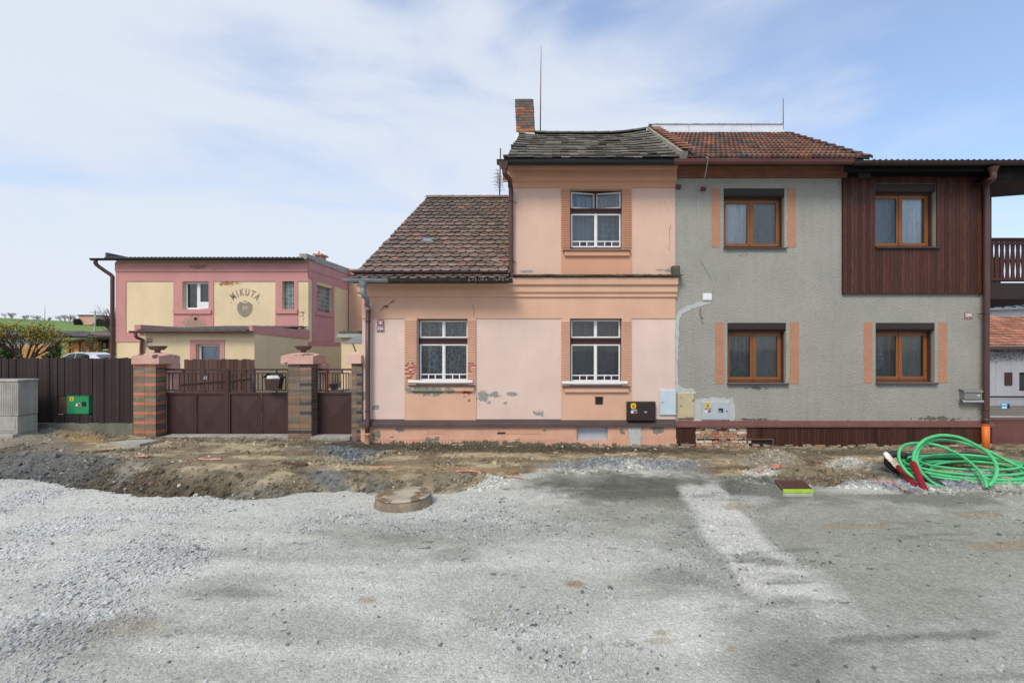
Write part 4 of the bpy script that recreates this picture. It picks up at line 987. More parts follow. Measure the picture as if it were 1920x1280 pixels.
def downpipe(pts, r, mat, parent, br=()):
    mb = MB(); mb.tube(pts, r, 12)
    for b_ in br: mb.tube([(b_[0] - r * 1.25, b_[1], b_[2]), (b_[0] + r * 1.25, b_[1], b_[2])], .008, 6); mb.lathe(b_[0], b_[1], [(r + .001, b_[2] - .012), (r + .007, b_[2] - .012), (r + .007, b_[2] + .012), (r + .001, b_[2] + .012)], 14)
    return mb.build('downpipe', mat, parent)
def bez(ps, n=10):
    """Catmull-Rom through points"""
    ps = [Vector(p) for p in ps]; out_ = []
    e = [ps[0] * 2 - ps[1]] + ps + [ps[-1] * 2 - ps[-2]]
    for i in range(1, len(e) - 2):
        for k in range(n):
            t = k / n; a, b, c, d_ = e[i - 1], e[i], e[i + 1], e[i + 2]
            out_.append(.5 * ((2 * b) + (c - a) * t + (2 * a - 5 * b + 4 * c - d_) * t * t + (3 * b - a - 3 * c + d_) * t ** 3))
    out_.append(ps[-1]); return out_
px_ = X(681, 9.5)
mb = MB(); mb.lathe(px_, -.50, [(.05, Z(541, 9.5)), (.062, Z(538, 9.5)), (.085, Z(530, 9.5)), (.088, Z(527, 9.5))], 16)
mb.tube(bez([(px_, -.5, Z(538, 9.5)), (px_, -.5, Z(550, 9.5)), (px_ + .03, -.40, Z(560, 9.6)), (X(689, 9.88), -.14, Z(572, 9.85)), (X(690, 9.88), -.12, Z(580, 9.88))]), .050, 14)
mb.lathe(X(690, 9.88), -.12, [(.056, Z(578, 9.88)), (.056, Z(581, 9.88))], 14); mb.build('downpipe', M['zinc'], pink)
downpipe([(X(690, 9.88), -.12, Z(579, 9.88)), (X(689.5, 9.88), -.12, Z(700, 9.88)), (X(689, 9.86), -.12, Z(784, 9.88)), (X(689, 9.82), -.18, Z(797, 9.82)), (X(689, 9.82), -.18, Z(814, 9.82))], .049, M['pipebrown'], pink,
         [(X(690, 9.88), -.12, Z(602, 9.88)), (X(689.5, 9.88), -.12, Z(770, 9.88))])
mb = MB(); mb.lathe(X(689, 9.82), -.18, [(.05, Z(846, 9.82)), (.055, Z(828, 9.82)), (.055, Z(816, 9.82)), (.068, Z(815, 9.82)), (.068, Z(811, 9.82)), (.058, Z(811, 9.82))], 18); mb.build('drain_pipe', M['terracotta'], pink)
ux = X(942, 9.5)
mb = MB(); mb.add([(ux - .10, -.58, Z(305, 9.5)), (ux + .12, -.58, Z(305, 9.5)), (ux + .12, -.42, Z(305, 9.5)), (ux - .10, -.42, Z(305, 9.5)),
                   (ux - .01, -.55, Z(318, 9.5)), (ux + .09, -.55, Z(318, 9.5)), (ux + .09, -.45, Z(318, 9.5)), (ux - .01, -.45, Z(318, 9.5))],
                  [(0, 1, 5, 4), (1, 2, 6, 5), (2, 3, 7, 6), (3, 0, 4, 7)])
mb.tube(bez([(ux + .04, -.5, Z(317, 9.5)), (ux + .05, -.48, Z(327, 9.52)), (ux + .12, -.30, Z(337, 9.7)), (X(957, 9.9), -.11, Z(350, 9.88)), (X(958, 9.9), -.10, Z(362, 9.9)), (X(958, 9.9), -.10, Z(498, 9.9)), (X(958, 9.9), -.12, Z(506, 9.88)), (X(953, 9.75), -.24, Z(514, 9.76))], 8), .048, 12)
for zz in (378, 490): mb.lathe(X(958, 9.9), -.10, [(.05, Z(zz, 9.9)), (.057, Z(zz, 9.9)), (.057, Z(zz - 2, 9.9)), (.05, Z(zz - 2, 9.9))], 14); mb.tube([(X(958, 9.9), -.1, Z(zz, 9.9)), (X(966, 9.9), -.05, Z(zz, 9.9)), (X(967, 9.9), .0, Z(zz, 9.9))], .007, 6)
mb.build('downpipe', M['pipebrown'], pink)

# ---------------------------------------------------------------- the grey house
grey = thing('grey_house', 'grey roughcast house with red brown board cladding, oak coloured windows and a red tiled roof', 'house', (XR, 0, 0))
GXR = X(1851); CLX = X(1580)
def zz4(a, b, c, e): return (X(a), X(b), Z(e), Z(c))
G1 = zz4(1357, 1471, 353, 464); G2 = zz4(1364, 1474, 605, 718); G3 = zz4(1642, 1753, 605, 717); G4 = zz4(1640, 1755, 344, 463)
mb = MB(); mb.wall(XR + .004, GXR, Z(797), Z(310), .006, .36, [G1, G2, G3, G4])
mb.quad((GXR, .366, -.4), (GXR, 6.2, -.4), (GXR, 6.2, 5.8), (GXR, .366, 5.8)); mb.quad((XR, 6.2, -.4), (GXR, 6.2, -.4), (GXR, 6.2, 5.8), (XR, 6.2, 5.8))
mb.build('wall', M['roughcast'], grey)
mb = MB()
for a, b, c, e in ((1335, 1350, 352, 464), (1477, 1492, 352, 464), (1341, 1358, 604, 719), (1481, 1498, 604, 719), (1620, 1636, 604, 718), (1760, 1776, 604, 718)):
    mb = MB(); poly(mb, [(a, c), (b, c), (b, e), (a, e)], .006, .006, jit=.45); mb.build('plaster_strip', M['orangeplaster'], grey)
mb = MB()
poly(mb, [(1318, 564), (1336, 562), (1333, 569), (1319, 573), (1298, 579), (1279, 588), (1274, 600), (1272, 640), (1271, 680), (1272, 720), (1278, 727), (1300, 729), (1306, 735), (1303, 738), (1266, 737), (1266.5, 600), (1268, 588), (1285, 575)], .006, .008, jit=1.1)
poly(mb, [(1306, 748), (1340, 745), (1374, 747), (1379, 765), (1377, 788), (1310, 790), (1300, 790), (1302, 752)], .006, .007, jit=1.3)
mb.build('plaster_patch', M['patchplaster'], grey)
cornice(XR + .03, X(1586), [(.015, 334), (.05, 333), (.06, 325), (.10, 322), (.12, 313), (.16, 311)], M['browncornice'], parent=grey)
# board cladding, board by board
mb = MB(); z0c, z1c = Z(549, 9.97), Z(312)
x = CLX + .004; wdt = .077; a_, b_, c_, e_ = G4
while x < GXR + .02:
    xe = min(x + wdt, GXR + .045)
    for cut in (a_ - .003, b_ + .003):
        if x < cut - 1e-4 < xe - 2e-3: xe = cut
    g = random.uniform(.55, 1.35); col = (g * random.uniform(.85, 1.15), g, g)
    segs = [(z0c, z1c)]
    if xe > a_ + .001 and x < b_ - .001: segs = [(z0c, c_ - .004), (e_ + .004, z1c)]
    for s0_, s1_ in segs:
        mb.hexa([(x, -.030, s0_), (xe - .005, -.030, s0_), (xe - .005, .004, s0_), (x, .004, s0_), (x, -.030, s1_), (xe - .005, -.030, s1_), (xe - .005, .004, s1_), (x, .004, s1_)], col)
        mb.box(xe - .005, xe, -.022, .004, s0_, s1_, (g * .25, g * .25, g * .25))
    x = xe
mb.box(CLX - .02, GXR + .05, -.045, .004, z0c - .03, z0c, (.7, .7, .7)); mb.box(CLX - .02, CLX + .004, -.038, .004, z0c, z1c, (.5, .5, .5))
mb.hexa([(GXR + .045, -.03, z0c), (GXR + .065, -.03, z0c), (GXR + .065, .9, z0c), (GXR + .045, .9, z0c), (GXR + .045, -.03, z1c), (GXR + .065, -.03, z1c), (GXR + .065, .9, z1c), (GXR + .045, .9, z1c)], (.6, .6, .6))
mb.build('cladding', M['cladding'], grey)
def roller_window(house, op, cl, cr, proud=0.0, plant=0):
    x0, x1, z0, z1 = op; y = .19; H_ = z1 - z0; cx = (x0 + x1) / 2 - .01
    wm, pm, bx = MB(), MB(), MB()
    hb = .165; top = z1 - hb - .02
    bx.profx(x0 + .004, x1 - .004, [(.03, z1 - .003), (-.012 + .02, z1 - .003), (.008, z1 - hb + .035), (.035, z1 - hb), (.16, z1 - hb), (.16, z1 - .003)])
    f = .05
    wm.box(x0, x0 + f, y, y + .07, z0 + .02, top); wm.box(x1 - f, x1, y, y + .07, z0 + .02, top); wm.box(x0 + f, x1 - f, y, y + .07, z0 + .02, z0 + .02 + f); wm.box(x0 + f, x1 - f, y, y + .07, top - .03, z1 - hb + .002)
    for u, v in ((x0 + f - .01, cx + .004), (cx + .006, x1 - f + .01)):
        casement(wm, pm, u, v, z0 + .055, top - .02, y - .018, .062, .05)
    wm.box(cx - .014, cx + .022, y - .034, y - .018, z0 + .06, top - .02)
    win = wm.build('window', M['brownwindow'], house, bevel=.004); pm.build('pane', M['glass'], win)
    bx.build('shutter_box', M['browncab'], win)
    gd = MB(); gd.box(x0 + .001, x0 + .02, .10, .185, z0 + .02, z1 - hb); gd.box(x1 - .02, x1 - .001, .10, .185, z0 + .02, z1 - hb); gd.box(x0 + .02, x1 - .02, .13, .17, top + .002, z1 - hb + .01); gd.build('shutter_rail', M['brownmetal'], win)
    sl_ = MB(); sl_.profx(x0 - .01, x1 + .035, [(.20, z0 + .022), (-.055 - proud, z0 - .012), (-.055 - proud, z0 - .036), (-.048 - proud, z0 - .036), (-.048 - proud, z0 - .018), (.20, z0 + .012)])
    sl_.box(x1 + .022, x1 + .035, -.055 - proud, .006, z0 - .03, z0 + .0); sl_.build('window_ledge', M['brownmetal'], win)
    curtain(x0 + .06, cx - .04, z0 + .05, top, y + (.07 if cl == 'voile' else .16), M[cl], win); curtain(cx + .04, x1 - .06, z0 + .05, top, y + .07, M[cr], win, amp=.008)
    room(x0, x1, z0, z1, .372, win)
    if plant:
        pl = MB(); ax = x0 + .06 + plant * .28
        for i in range(70):
            b0 = Vector((ax + random.uniform(-.10, .10), y + .12, z0 + .07)); tip = b0 + Vector((random.uniform(-.14, .14), random.uniform(-.03, .03), random.uniform(.05, .26)))
            s = Vector((.010, 0, .004)); m_ = (b0 + tip) / 2 + Vector((0, 0, .03)); g = random.uniform(.6, 1.5)
            pl.add([b0 - s, b0 + s, m_ + s * 1.4, tip, m_ - s * 1.4], [(0, 1, 2, 3, 4)], (g, g, g))
        pl.build('window_plant', M['houseplant'], win)
    return win
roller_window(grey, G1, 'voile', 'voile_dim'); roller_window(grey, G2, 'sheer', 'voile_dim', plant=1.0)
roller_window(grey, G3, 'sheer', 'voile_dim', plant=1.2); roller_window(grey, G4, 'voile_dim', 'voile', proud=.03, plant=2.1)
# ledge, plinth boards, exposed masonry
mb = MB(); mb.profx(XR + .0, X(1858), [(.0, Z(788.5)), (-.105, Z(797, 9.9)), (-.11, Z(800.5, 9.9)), (-.095, Z(800.5, 9.9)), (.0, Z(794))]); mb.build('plinth_flashing', M['redmetal'], grey)
mb = MB(); x = XR + .01; pgap = (X(1307), X(1396)); vent = (X(1396), X(1448))
while x < GXR - .0:
    xe = x + .066; g = random.uniform(.55, 1.05)
    if random.random() < .06: g *= .35
    if not (xe > pgap[0] and x < pgap[1] - .02):
        zb = Z(820) if (xe > vent[0] and x < vent[1]) else Z(834) + random.uniform(-.006, .006)
        mb.box(x, xe - .005, -.072, -.05, zb, Z(800, 9.93), (g, g, g))
    x = xe
mb.box(XR + .01, pgap[0] - .02, -.05, -.03, Z(834), Z(800)); mb.box(X(1450), GXR, -.05, -.03, Z(834), Z(800))
mb.box(pgap[0] - .02, pgap[1] + .02, -.066, -.03, Z(806), Z(803), (.35, .35, .35)); mb.box(pgap[0] - .02, pgap[1] + .02, -.066, -.03, Z(825), Z(821), (.35, .35, .35))
mb.build('plinth_boards', M['cladding'], grey)
mb = MB(); mb.box(X(1397), X(1448), -.085, -.03, Z(838), Z(835)); mb.box(X(1397), X(1448), -.085, -.03, Z(823), Z(820.5)); mb.box(X(1397), X(1400), -.083, -.03, Z(835), Z(823)); mb.box(X(1445), X(1448), -.083, -.03, Z(835), Z(823))
vf = mb.build('cellar_vent', M['redmetal'], grey)
mb = MB(); mb.box(X(1400), X(1445), -.045, -.03, Z(835), Z(823)); mb.build('pane', M['black'], vf)
mb = MB(); mb.box(XR, GXR, -.028, .36, -.5, Z(797.5), (.30, .26, .20))
x = XR
def rock(mb, cx, cy, cz, sx, sy_, sz, col):
    vs = [(cx + a * sx * random.uniform(.32, .55), cy + b * sy_ * random.uniform(.4, .5), cz + c * sz * random.uniform(.34, .55)) for c in (-1, 1) for a, b in ((-1, -1), (1, -1), (1, 1), (-1, 1))]
    mb.hexa(vs, col)
cols_ = [(.42, .17, .09), (.46, .22, .12), (.50, .38, .26), (.55, .52, .44), (.36, .30, .22), (.30, .24, .17), (.48, .30, .17), (.38, .14, .09), (.25, .22, .18)]
for zrow in np.arange(Z(846), Z(801), .062):
    x = pgap[0] - .05
    while x < pgap[1] + .05:
        w_ = random.uniform(.06, .20); rock(mb, x + w_ / 2, -.035, zrow + .03, w_, .07, .062, random.choice(cols_)); x += w_ * .95
for i in range(260):
    x = random.uniform(X(1180), GXR + .1); rock(mb, x, -.04 - random.random() * .05, random.uniform(-.16, .03), random.uniform(.05, .22), .09, random.uniform(.03, .09), random.choice([(.28, .23, .16), (.24, .21, .16), (.33, .27, .19), (.20, .16, .11), (.42, .38, .30), (.34, .18, .11)]))
mb.build('foundation', M['stone'], grey)
mb = MB()
for i in range(210):
    x = random.uniform(XL, XR); rock(mb, x, -.075 - random.random() * .03, random.uniform(-.12, -.01) + .04 * (x < -2), random.uniform(.05, .25), .08, random.uniform(.03, .07), random.choice([(.17, .16, .12), (.21, .19, .14), (.26, .23, .17), (.14, .12, .09), (.34, .31, .24)]))
mb.build('foundation', M['stone'], pink)
# red tiled roof, party wall coping, silver flashing box
AY, AZ, BY_, BZ = -.42, Z(298.5, 9.58), 3.0, Z(252, 13.0)
mb = MB(); RXL, RXR = XR + .12, 6.10
mb.hexa([(RXL, AY, AZ - .1), (RXR, AY, AZ - .1), (RXR, BY_, BZ - .1), (RXL, BY_, BZ - .1), (RXL, AY, AZ - .01), (RXR, AY, AZ - .01), (RXR, BY_, BZ - .01), (RXL, BY_, BZ - .01)], (.09, .07, .06))
mb.hexa([(RXL, BY_, BZ - .1), (RXR, BY_, BZ - .1), (RXR, 6.4, AZ - .1), (RXL, 6.4, AZ - .1), (RXL, BY_, BZ - .01), (RXR, BY_, BZ - .01), (RXR, 6.4, AZ - .01), (RXL, 6.4, AZ - .01)], (.15, .08, .055))
S_ = math.hypot(BY_ - AY, BZ - AZ); ey, ez = (BY_ - AY) / S_, (BZ - AZ) / S_; rows = 11; e_x = S_ / rows
palr = [(.20, .10, .07), (.17, .09, .065), (.22, .105, .07), (.14, .09, .07), (.19, .105, .075), (.16, .10, .08)]
for i in range(rows):
    x = RXL; tw = .205
    while x < RXR + .04:
        c = random.choice(palr); g = random.uniform(.75, 1.2)
        if random.random() < .035: c = (.34, .15, .08)
        if random.random() < .10: c = (.12, .11, .10)
        c = [q * g for q in c]; nseg = 12; s0 = i * e_x - .03 + random.uniform(-.008, .008); s1 = s0 + e_x * 1.15; l0 = .062 + random.uniform(0, .008)
        top = []; bot = []; end = []
        for k in range(nseg + 1):
            u = k / nseg; xx = x + u * tw; wv = .036 * (0.5 - .5 * math.cos(2 * math.pi * u * 2)) ** .8
            for arr, s_, h in ((bot, s0, l0 + wv), (top, s1, .014 + wv), (end, s0, l0 + wv * .6 - .047)):
                arr.append((xx, AY + ey * s_ - ez * h, AZ + ez * s_ + ey * h))
        n = nseg + 1; vs = bot + top + end
        mb.add(vs, [(k, k + 1, n + k + 1, n + k) for k in range(nseg)] + [(2 * n + k, 2 * n + k + 1, k + 1, k) for k in range(nseg)], c)
        x += tw
# verge capping tiles on the right edge
for i in range(rows):
    s0 = i * e_x - .05; s1 = s0 + e_x * 1.1; q = []
    for s_, h in ((s0, .105), (s1, .07)):
        for dx, dh in ((-.02, 0), (.11, 0), (.13, -.11)): q.append((RXR + dx, AY + ey * s_ - ez * (h + dh), AZ + ez * s_ + ey * (h + dh)))
    q += [(a, b, c_ - .02) for a, b, c_ in q[:3]]
    g = random.uniform(.8, 1.2); c = [v * g for v in random.choice(palr)]
    mb.add(q, [(0, 1, 4, 3), (1, 2, 5, 4), (0, 6, 7, 1), (1, 7, 8, 2)], c)
roof3 = mb.build('roof', M['tile'], grey)
mb = MB()
# party wall strip (grey upstand) and reddish coping tiles stepping up it
def slopept(s_, h): return (AY + ey * s_ - ez * h, AZ + ez * s_ + ey * h)
for s0, s1 in ((-.02, S_),):
    (ya, za), (yb, zb) = slopept(s0, -.05), slopept(s1, -.05); (yc, zc), (yd, zd) = slopept(s0, .15), slopept(s1, .17)
    mb.hexa([(XR - .02, ya, za), (XR + .13, ya, za), (XR + .13, yb, zb), (XR - .02, yb, zb), (XR - .02, yc, zc), (XR + .13, yc, zc), (XR + .13, yd, zd), (XR - .02, yd, zd)], (.9, .9, .85))
pw = mb.build('party_wall', M['concrete'], grey)
mb = MB(); n = 12
for i in range(n):
    s0 = S_ * i / n - .02; s1 = s0 + S_ / n * 1.15; g = random.uniform(.8, 1.2); c = random.choice([(.30, .14, .10), (.26, .13, .10), (.33, .17, .12)]); c = [v * g for v in c]
    pts = []
    for s_, h in ((s0, .235), (s1, .165)):
        y1, z1_ = slopept(s_, h); pts += [(XR + .03, y1, z1_), (XR + .27, y1, z1_)]
    pts2 = [(a, b, c_ - .03) for a, b, c_ in pts]
    mb.hexa([pts2[0], pts2[1], pts2[3], pts2[2], pts[0], pts[1], pts[3], pts[2]], c)
mb.build('coping_tiles', M['tile'], pw)
mb = MB(); zb0, zb1 = BZ + .02, Z(233, 13.0)
x = XR + .17; k = 0
zr = lambda x: 0
for (u0, u1) in ((XR + .12, 3.6), (3.6, 4.5), (4.5, 5.3), (5.3, 6.16)):
    mb.box(u0, u1 - .006, 2.97 - .004 * (k % 2), 3.25, zb0 - .02, zb0 + .11); mb.box(u0 + .0, u1 - .006, 2.985, 3.22, zb0 + .112, zb1); k += 1
mb.build('ridge_flashing', M['whitesheet'], roof3)
mb = MB(); x = XR + .06; i = 0
while x < 6.15:
    xe = min(x + .17, 6.16); n = 8; vs = []
    for xx, rr in ((x - .015, .085), (xe, .072)):
        for j in range(n + 1):
            a = math.pi * j / n; vs.append((xx, 3.11 - rr * 1.7 * math.cos(a), zb1 - .01 + rr * .75 * math.sin(a)))
    g = random.uniform(1.0, 1.9); mb.add(vs, [(j, j + 1, n + 2 + j, n + 1 + j) for j in range(n)] + [tuple(range(n + 1))], (.27 * g, .26 * g, .25 * g)); x = xe
mb.add([(x0_, y0_, zb1 - .012) for x0_, y0_ in ((XR + .05, 2.96), (6.16, 2.96), (6.16, 3.26), (XR + .05, 3.26))], [(0, 1, 2, 3)], (.5, .5, .5))
mb.build('ridge_tiles', M['tile'], roof3)
# low corrugated roof over the clad part and the balcony
mb = MB(); n = 0; x = RXR + .12; xe_ = 11.6; pts = []
while x < xe_:
    pts.append((x, .018 * math.sin(2 * math.pi * x / .116))); x += .11 / 8
y0_, z0_ = -.52, Z(300.3, 9.5); y1_, z1_ = 5.5, Z(303, 9.5) + .15
vs = [(a, y0_, z0_ + b) for a, b in pts] + [(a, (y1_ if a < 9.1 else max(-.3, .8 - (a - 9.1) * .20)), (z1_ if a < 9.1 else z0_ + .05) + b) for a, b in pts]; n = len(pts)
vs += [(a, b, c_ - .012) for a, b, c_ in vs[:n]]
mb.add(vs, [(i, i + 1, n + i + 1, n + i) for i in range(n - 1)] + [(i, i + 1, 2 * n + i + 1, 2 * n + i) for i in range(n - 1)], None, True)
rf4 = mb.build('corrugated_roof', M['asb'], grey)
mb = MB(); mb.box(X(1582, 9.6), xe_, -.43, -.40, Z(322, 9.57), Z(306, 9.6)); mb.box(X(1862, 9.6), xe_, -.425, -.402, Z(337, 9.6), Z(321, 9.6)); mb.build('fascia', M['blackmatte'], rf4)
mb = MB()                                                        # boarded soffit of the balcony roof, cut on the skew
bxs = GXR + .07
for i in range(14):
    a = bxs + i * .18; ya = .92 - i * .055; mb.hexa([(a, -.40, Z(337, 9.6)), (a + .175, -.40, Z(337, 9.6)), (a + .175, ya - .05, Z(337, 9.6)), (a, ya, Z(337, 9.6)), (a, -.40, Z(337, 9.6) + .02), (a + .175, -.40, Z(337, 9.6) + .02), (a + .175, ya - .05, Z(337, 9.6) + .02), (a, ya, Z(337, 9.6) + .02)], (1.2, 1.2, 1.25))

mb.box(X(1862, 9.6) - .10, bxs - .001, -.40, -.05, Z(337, 9.6), Z(337, 9.6) + .02)
mb.build('boarded_soffit', M['darkfence'], rf4)
mb = MB(); gutter(mb, X(1262.5, 9.5), X(1598, 9.5), -.505, Z(301.5, 9.5), .078); mb.build('gutter', M['redmetal'], grey)
mb = MB(); gutter(mb, X(1598, 9.5), xe_, -.505, Z(304.5, 9.5), .074, (.42, .36, .36)); mb.build('gutter', M['pipebrown'], grey)
mb = MB(); mb.box(X(1275), X(1590), -.43, .0, Z(310.5), Z(310.5) + .03); mb.box(X(1586), GXR + .10, -.40, -.046, Z(333), Z(333) + .03); mb.box(X(1560), X(1606), -.43, -.02, Z(310.5) + .031, Z(310.5) + .05); mb.box(X(1586), X(1608), -.42, -.40, Z(334, 9.6), Z(308, 9.6)); mb.build('soffit', M['blackmatte'], grey)
gx_ = X(1862, 9.5)
mb = MB(); mb.lathe(gx_, -.5, [(.055, Z(326, 9.5)), (.065, Z(322, 9.5)), (.10, Z(314, 9.5))], 16)
mb.tube(bez([(gx_, -.5, Z(324, 9.5)), (gx_, -.5, Z(333, 9.5)), (X(1858, 9.55), -.43, Z(338, 9.56)), (X(1849, 9.8), -.18, Z(345, 9.8)), (X(1849, 9.9), -.11, Z(354, 9.9)), (X(1848.5, 9.9), -.11, Z(560, 9.9)), (X(1848, 9.9), -.11, Z(792, 9.9)), (X(1848, 9.87), -.13, Z(798, 9.87))], 8), .058, 14)
mb.lathe(X(1848, 9.89), -.12, [(.06, Z(790, 9.9)), (.072, Z(789, 9.9)), (.072, Z(785, 9.9)), (.06, Z(784, 9.9))], 16)
for zz in (588, 768): mb.tube([(X(1848, 9.9), -.11, Z(zz, 9.9)), (X(1835, 9.95), -.03, Z(zz, 9.9))], .008, 6); mb.lathe(X(1848, 9.9), -.11, [(.058, Z(zz, 9.9)), (.066, Z(zz, 9.9)), (.066, Z(zz - 2, 9.9)), (.058, Z(zz - 2, 9.9))], 16)
mb.build('downpipe', M['pipebrown'], grey)
mb = MB(); mb.tube([(X(1848, 9.87), -.13, Z(795, 9.87)), (X(1848, 9.85), -.15, Z(850, 9.85))], .069, 20); mb.lathe(X(1848, 9.87), -.13, [(.07, Z(797, 9.87)), (.076, Z(797, 9.87)), (.076, Z(795, 9.87))], 20); mb.build('drain_pipe', M['orange'], grey)
# balcony
def baluster(mb, x, y, z0, z1, w_=.075, dx=True):
    n = 9; ps = []
    for i in range(n):
        f = i / (n - 1); ww = w_ / 2 * (1 - .32 * math.sin(math.pi * ((f * 2) % 1)) ** 2); ps.append((f, ww))
    for i in range(n - 1):
        a, wa = ps[i]; b, wb = ps[i + 1]; za, zb = z0 + (z1 - z0) * a, z0 + (z1 - z0) * b
        mb.hexa([(x - wa, y, za), (x + wa, y, za), (x + wa, y + .022, za), (x - wa, y + .022, za), (x - wb, y, zb), (x + wb, y, zb), (x + wb, y + .022, zb), (x - wb, y + .022, zb)])
mb = MB(); by = .55; Db = 10.55; z0b, z1b = Z(528, Db), Z(450, Db); bx0 = GXR + .07; bx1 = 11.5
mb.box(bx0, bx1, by - .02, by + .06, z1b - .0, z1b + .045); mb.box(bx0, bx1, by - .02, by - .002, Z(459, Db), Z(455, Db)); mb.box(bx0, bx1, by - .02, by - .002, Z(526, Db), Z(521, Db))
x = bx0 + .05
while x < bx1: baluster(mb, x, by, z0b, z1b, .10); x += .118
bal = mb.build('balcony', M['cladding'], grey)
mb = MB(); mb.box(bx0, bx1, by - .06, by + 3.0, Z(561, Db), Z(531, Db)); mb.build('balcony_floor', M['darkfence'], bal)
mb = MB()                                                        # solid side boarding of the balcony behind the railing
x = bx0 + .25; 
while x < bx1:
    zt = z1b - .22 - .18 * math.sin((x - bx0) * 2.1) ** 2; mb.box(x, x + .135, by + 1.9, by + 1.93, z0b, z0b + .55 + .35 * min(1, (x - bx0) * .5)); x += .15
mb.build('side_boarding', M['darkfence'], bal)
# ---------------------------------------------------------------- the pink and yellow house in the left background
mk = thing('yellow_house', 'flat roofed pink and yellow house with a name and shield painted on it', 'house', (-14, 11, 0))
DM = 21.0; YM = DM - 10; XC = X(578, DM); XA = X(218, DM)
def xm(p): return X(p, DM)
def zm(p): return Z(p, DM)
mo1 = (xm(343), xm(392), zm(580), zm(528)); mo2 = (xm(530), xm(552), zm(580), zm(526))
mb = MB(); mb.wall(XA, XC, -.2, zm(488), YM, .35, [mo1, mo2])
YB = 26.6 - 10
def yd(px): return XC * -F / (VX - px) * -1 if 0 else (-XC * F / (VX - px)) - 10       # Y of a point on the side wall seen at px
sw = (yd(593), yd(622), 2 + (VY - 583) * (yd(593) + 10) / F, 2 + (VY - 533) * (yd(593) + 10) / F)
def sidewall(mb, y0, y1, z0, z1, x, th, op):
    ys = sorted({y0, y1, op[0], op[1]}); zs = sorted({z0, z1, op[2], op[3]})
    for i in range(len(ys) - 1):
        for j in range(len(zs) - 1):
            cy, cz = (ys[i] + ys[i + 1]) / 2, (zs[j] + zs[j + 1]) / 2
            if op[0] < cy < op[1] and op[2] < cz < op[3]: continue
            mb.quad((x, ys[i], zs[j]), (x, ys[i + 1], zs[j]), (x, ys[i + 1], zs[j + 1]), (x, ys[i], zs[j + 1]))
    a, b, c, e = op
    mb.quad((x, a, c), (x, b, c), (x - th, b, c), (x - th, a, c)); mb.quad((x, a, e), (x, b, e), (x - th, b, e), (x - th, a, e)); mb.quad((x, a, c), (x, a, e), (x - th, a, e), (x - th, a, c)); mb.quad((x, b, c), (x, b, e), (x - th, b, e), (x - th, b, c))
sidewall(mb, YM + .35, YB, -.2, zm(488), XC, .3, sw)
mb.quad((XA, YM, -.2), (XA, YB, -.2), (XA, YB, zm(488)), (XA, YM, zm(488))); mb.quad((XA, YB, -.2), (XC, YB, -.2), (XC, YB, zm(488)), (XA, YB, zm(488)))
mb.build('wall', M['yellowwall'], mk)
mb = MB(); T_ = .03
def fb(a, b, c, e, t=T_): mb.box(xm(a), xm(b), YM - t, YM, zm(e), zm(c))
fb(218, 578, 492, 509, .07); fb(218, 580, 509, 527.5); fb(218, 237, 527.5, 641); fb(237, 342, 622, 641); fb(326, 343, 527.5, 622); fb(392, 401, 527.5, 622); fb(343, 392, 580, 622)
fb(517, 530, 527.5, 622); fb(552, 559, 527.5, 622); fb(530, 552, 580, 622); fb(327, 398, 581, 588.5, .09); fb(518, 559, 580, 588, .09)
sx0, sx1 = XC, XC + T_
def sb_(y0, y1, z0, z1, t=T_): mb.box(XC, XC + t, y0, y1, z0, z1)
ztop = zm(488); sb_(YM - T_, YB, ztop - .42, ztop, .05); sb_(YM - T_, YB, ztop - .80, ztop - .42)
sb_(yd(585), sw[0], 2.35, ztop - .80); sb_(sw[1], yd(626), 2.35, ztop - .80); sb_(sw[0], sw[1], 2.35, sw[2]); sb_(sw[0] - .12, sw[1] + .1, sw[2] - .18, sw[2] - .02, .09)
sb_(YM + .0, yd(637), 2.18, 2.34)
mb.build('pink_bands', M['pinkwall'], mk)
mb = MB(); mb.box(XA - .25, XC + .1, YM - .3, YM + .4, zm(487), zm(486) + .02); x = XA - .2; pts = []
while x < XC: pts.append((x, .03 * math.sin(2 * math.pi * x / .18))); x += .03
n = len(pts); z0_ = zm(485); mb.add([(a, YM - .33, z0_ + b) for a, b in pts] + [(a, YB, z0_ + .12 + b) for a, b in pts] + [(a, YM - .33, z0_ - .03 + b) for a, b in pts], [(i, i + 1, n + i + 1, n + i) for i in range(n - 1)] + [(i, i + 1, 2 * n + i + 1, 2 * n + i) for i in range(n - 1)])
mb.hexa([(XA - .2, YM - .3, zm(486)), (XA - .12, YM - .3, zm(486)), (XA - .12, YM + 3, zm(486)), (XA - .2, YM + 3, zm(486)), (XA - .2, YM - .3, zm(476)), (XA - .12, YM - .3, zm(476)), (XA - .12, YM + 3, zm(476)), (XA - .2, YM + 3, zm(476))])
rm = mb.build('roof', M['asb'], mk)
mb = MB(); mb.hexa([(XC - .22, YM - .32, ztop), (XC + .09, YM - .32, ztop), (XC + .09, YB, ztop), (XC - .22, YB, ztop), (XC - .22, YM - .32, zm(478)), (XC + .09, YM - .32, zm(478)), (XC + .09, YB, zm(478) + .1), (XC - .22, YB, zm(478) + .1)])
mb.build('parapet', M['concrete'], mk)
mb = MB(); mb.box(X(591, 23), X(602, 23), 13, 13.5, 6, Z(479, 23)); mb.box(X(588, 23), X(605, 23), 12.9, 13.6, Z(479, 23), Z(476, 23)); mb.tube([(X(594, 23), 13.2, Z(476, 23)), (X(594, 23), 13.2, Z(469, 23))], .04, 6); mb.build('chimney', M['terracotta'], rm)
mb = MB(); gutter(mb, XA - .75, XC, YM - .37, zm(488), .08); mb.build('gutter', M['black'], mk)
xg = XA - .55
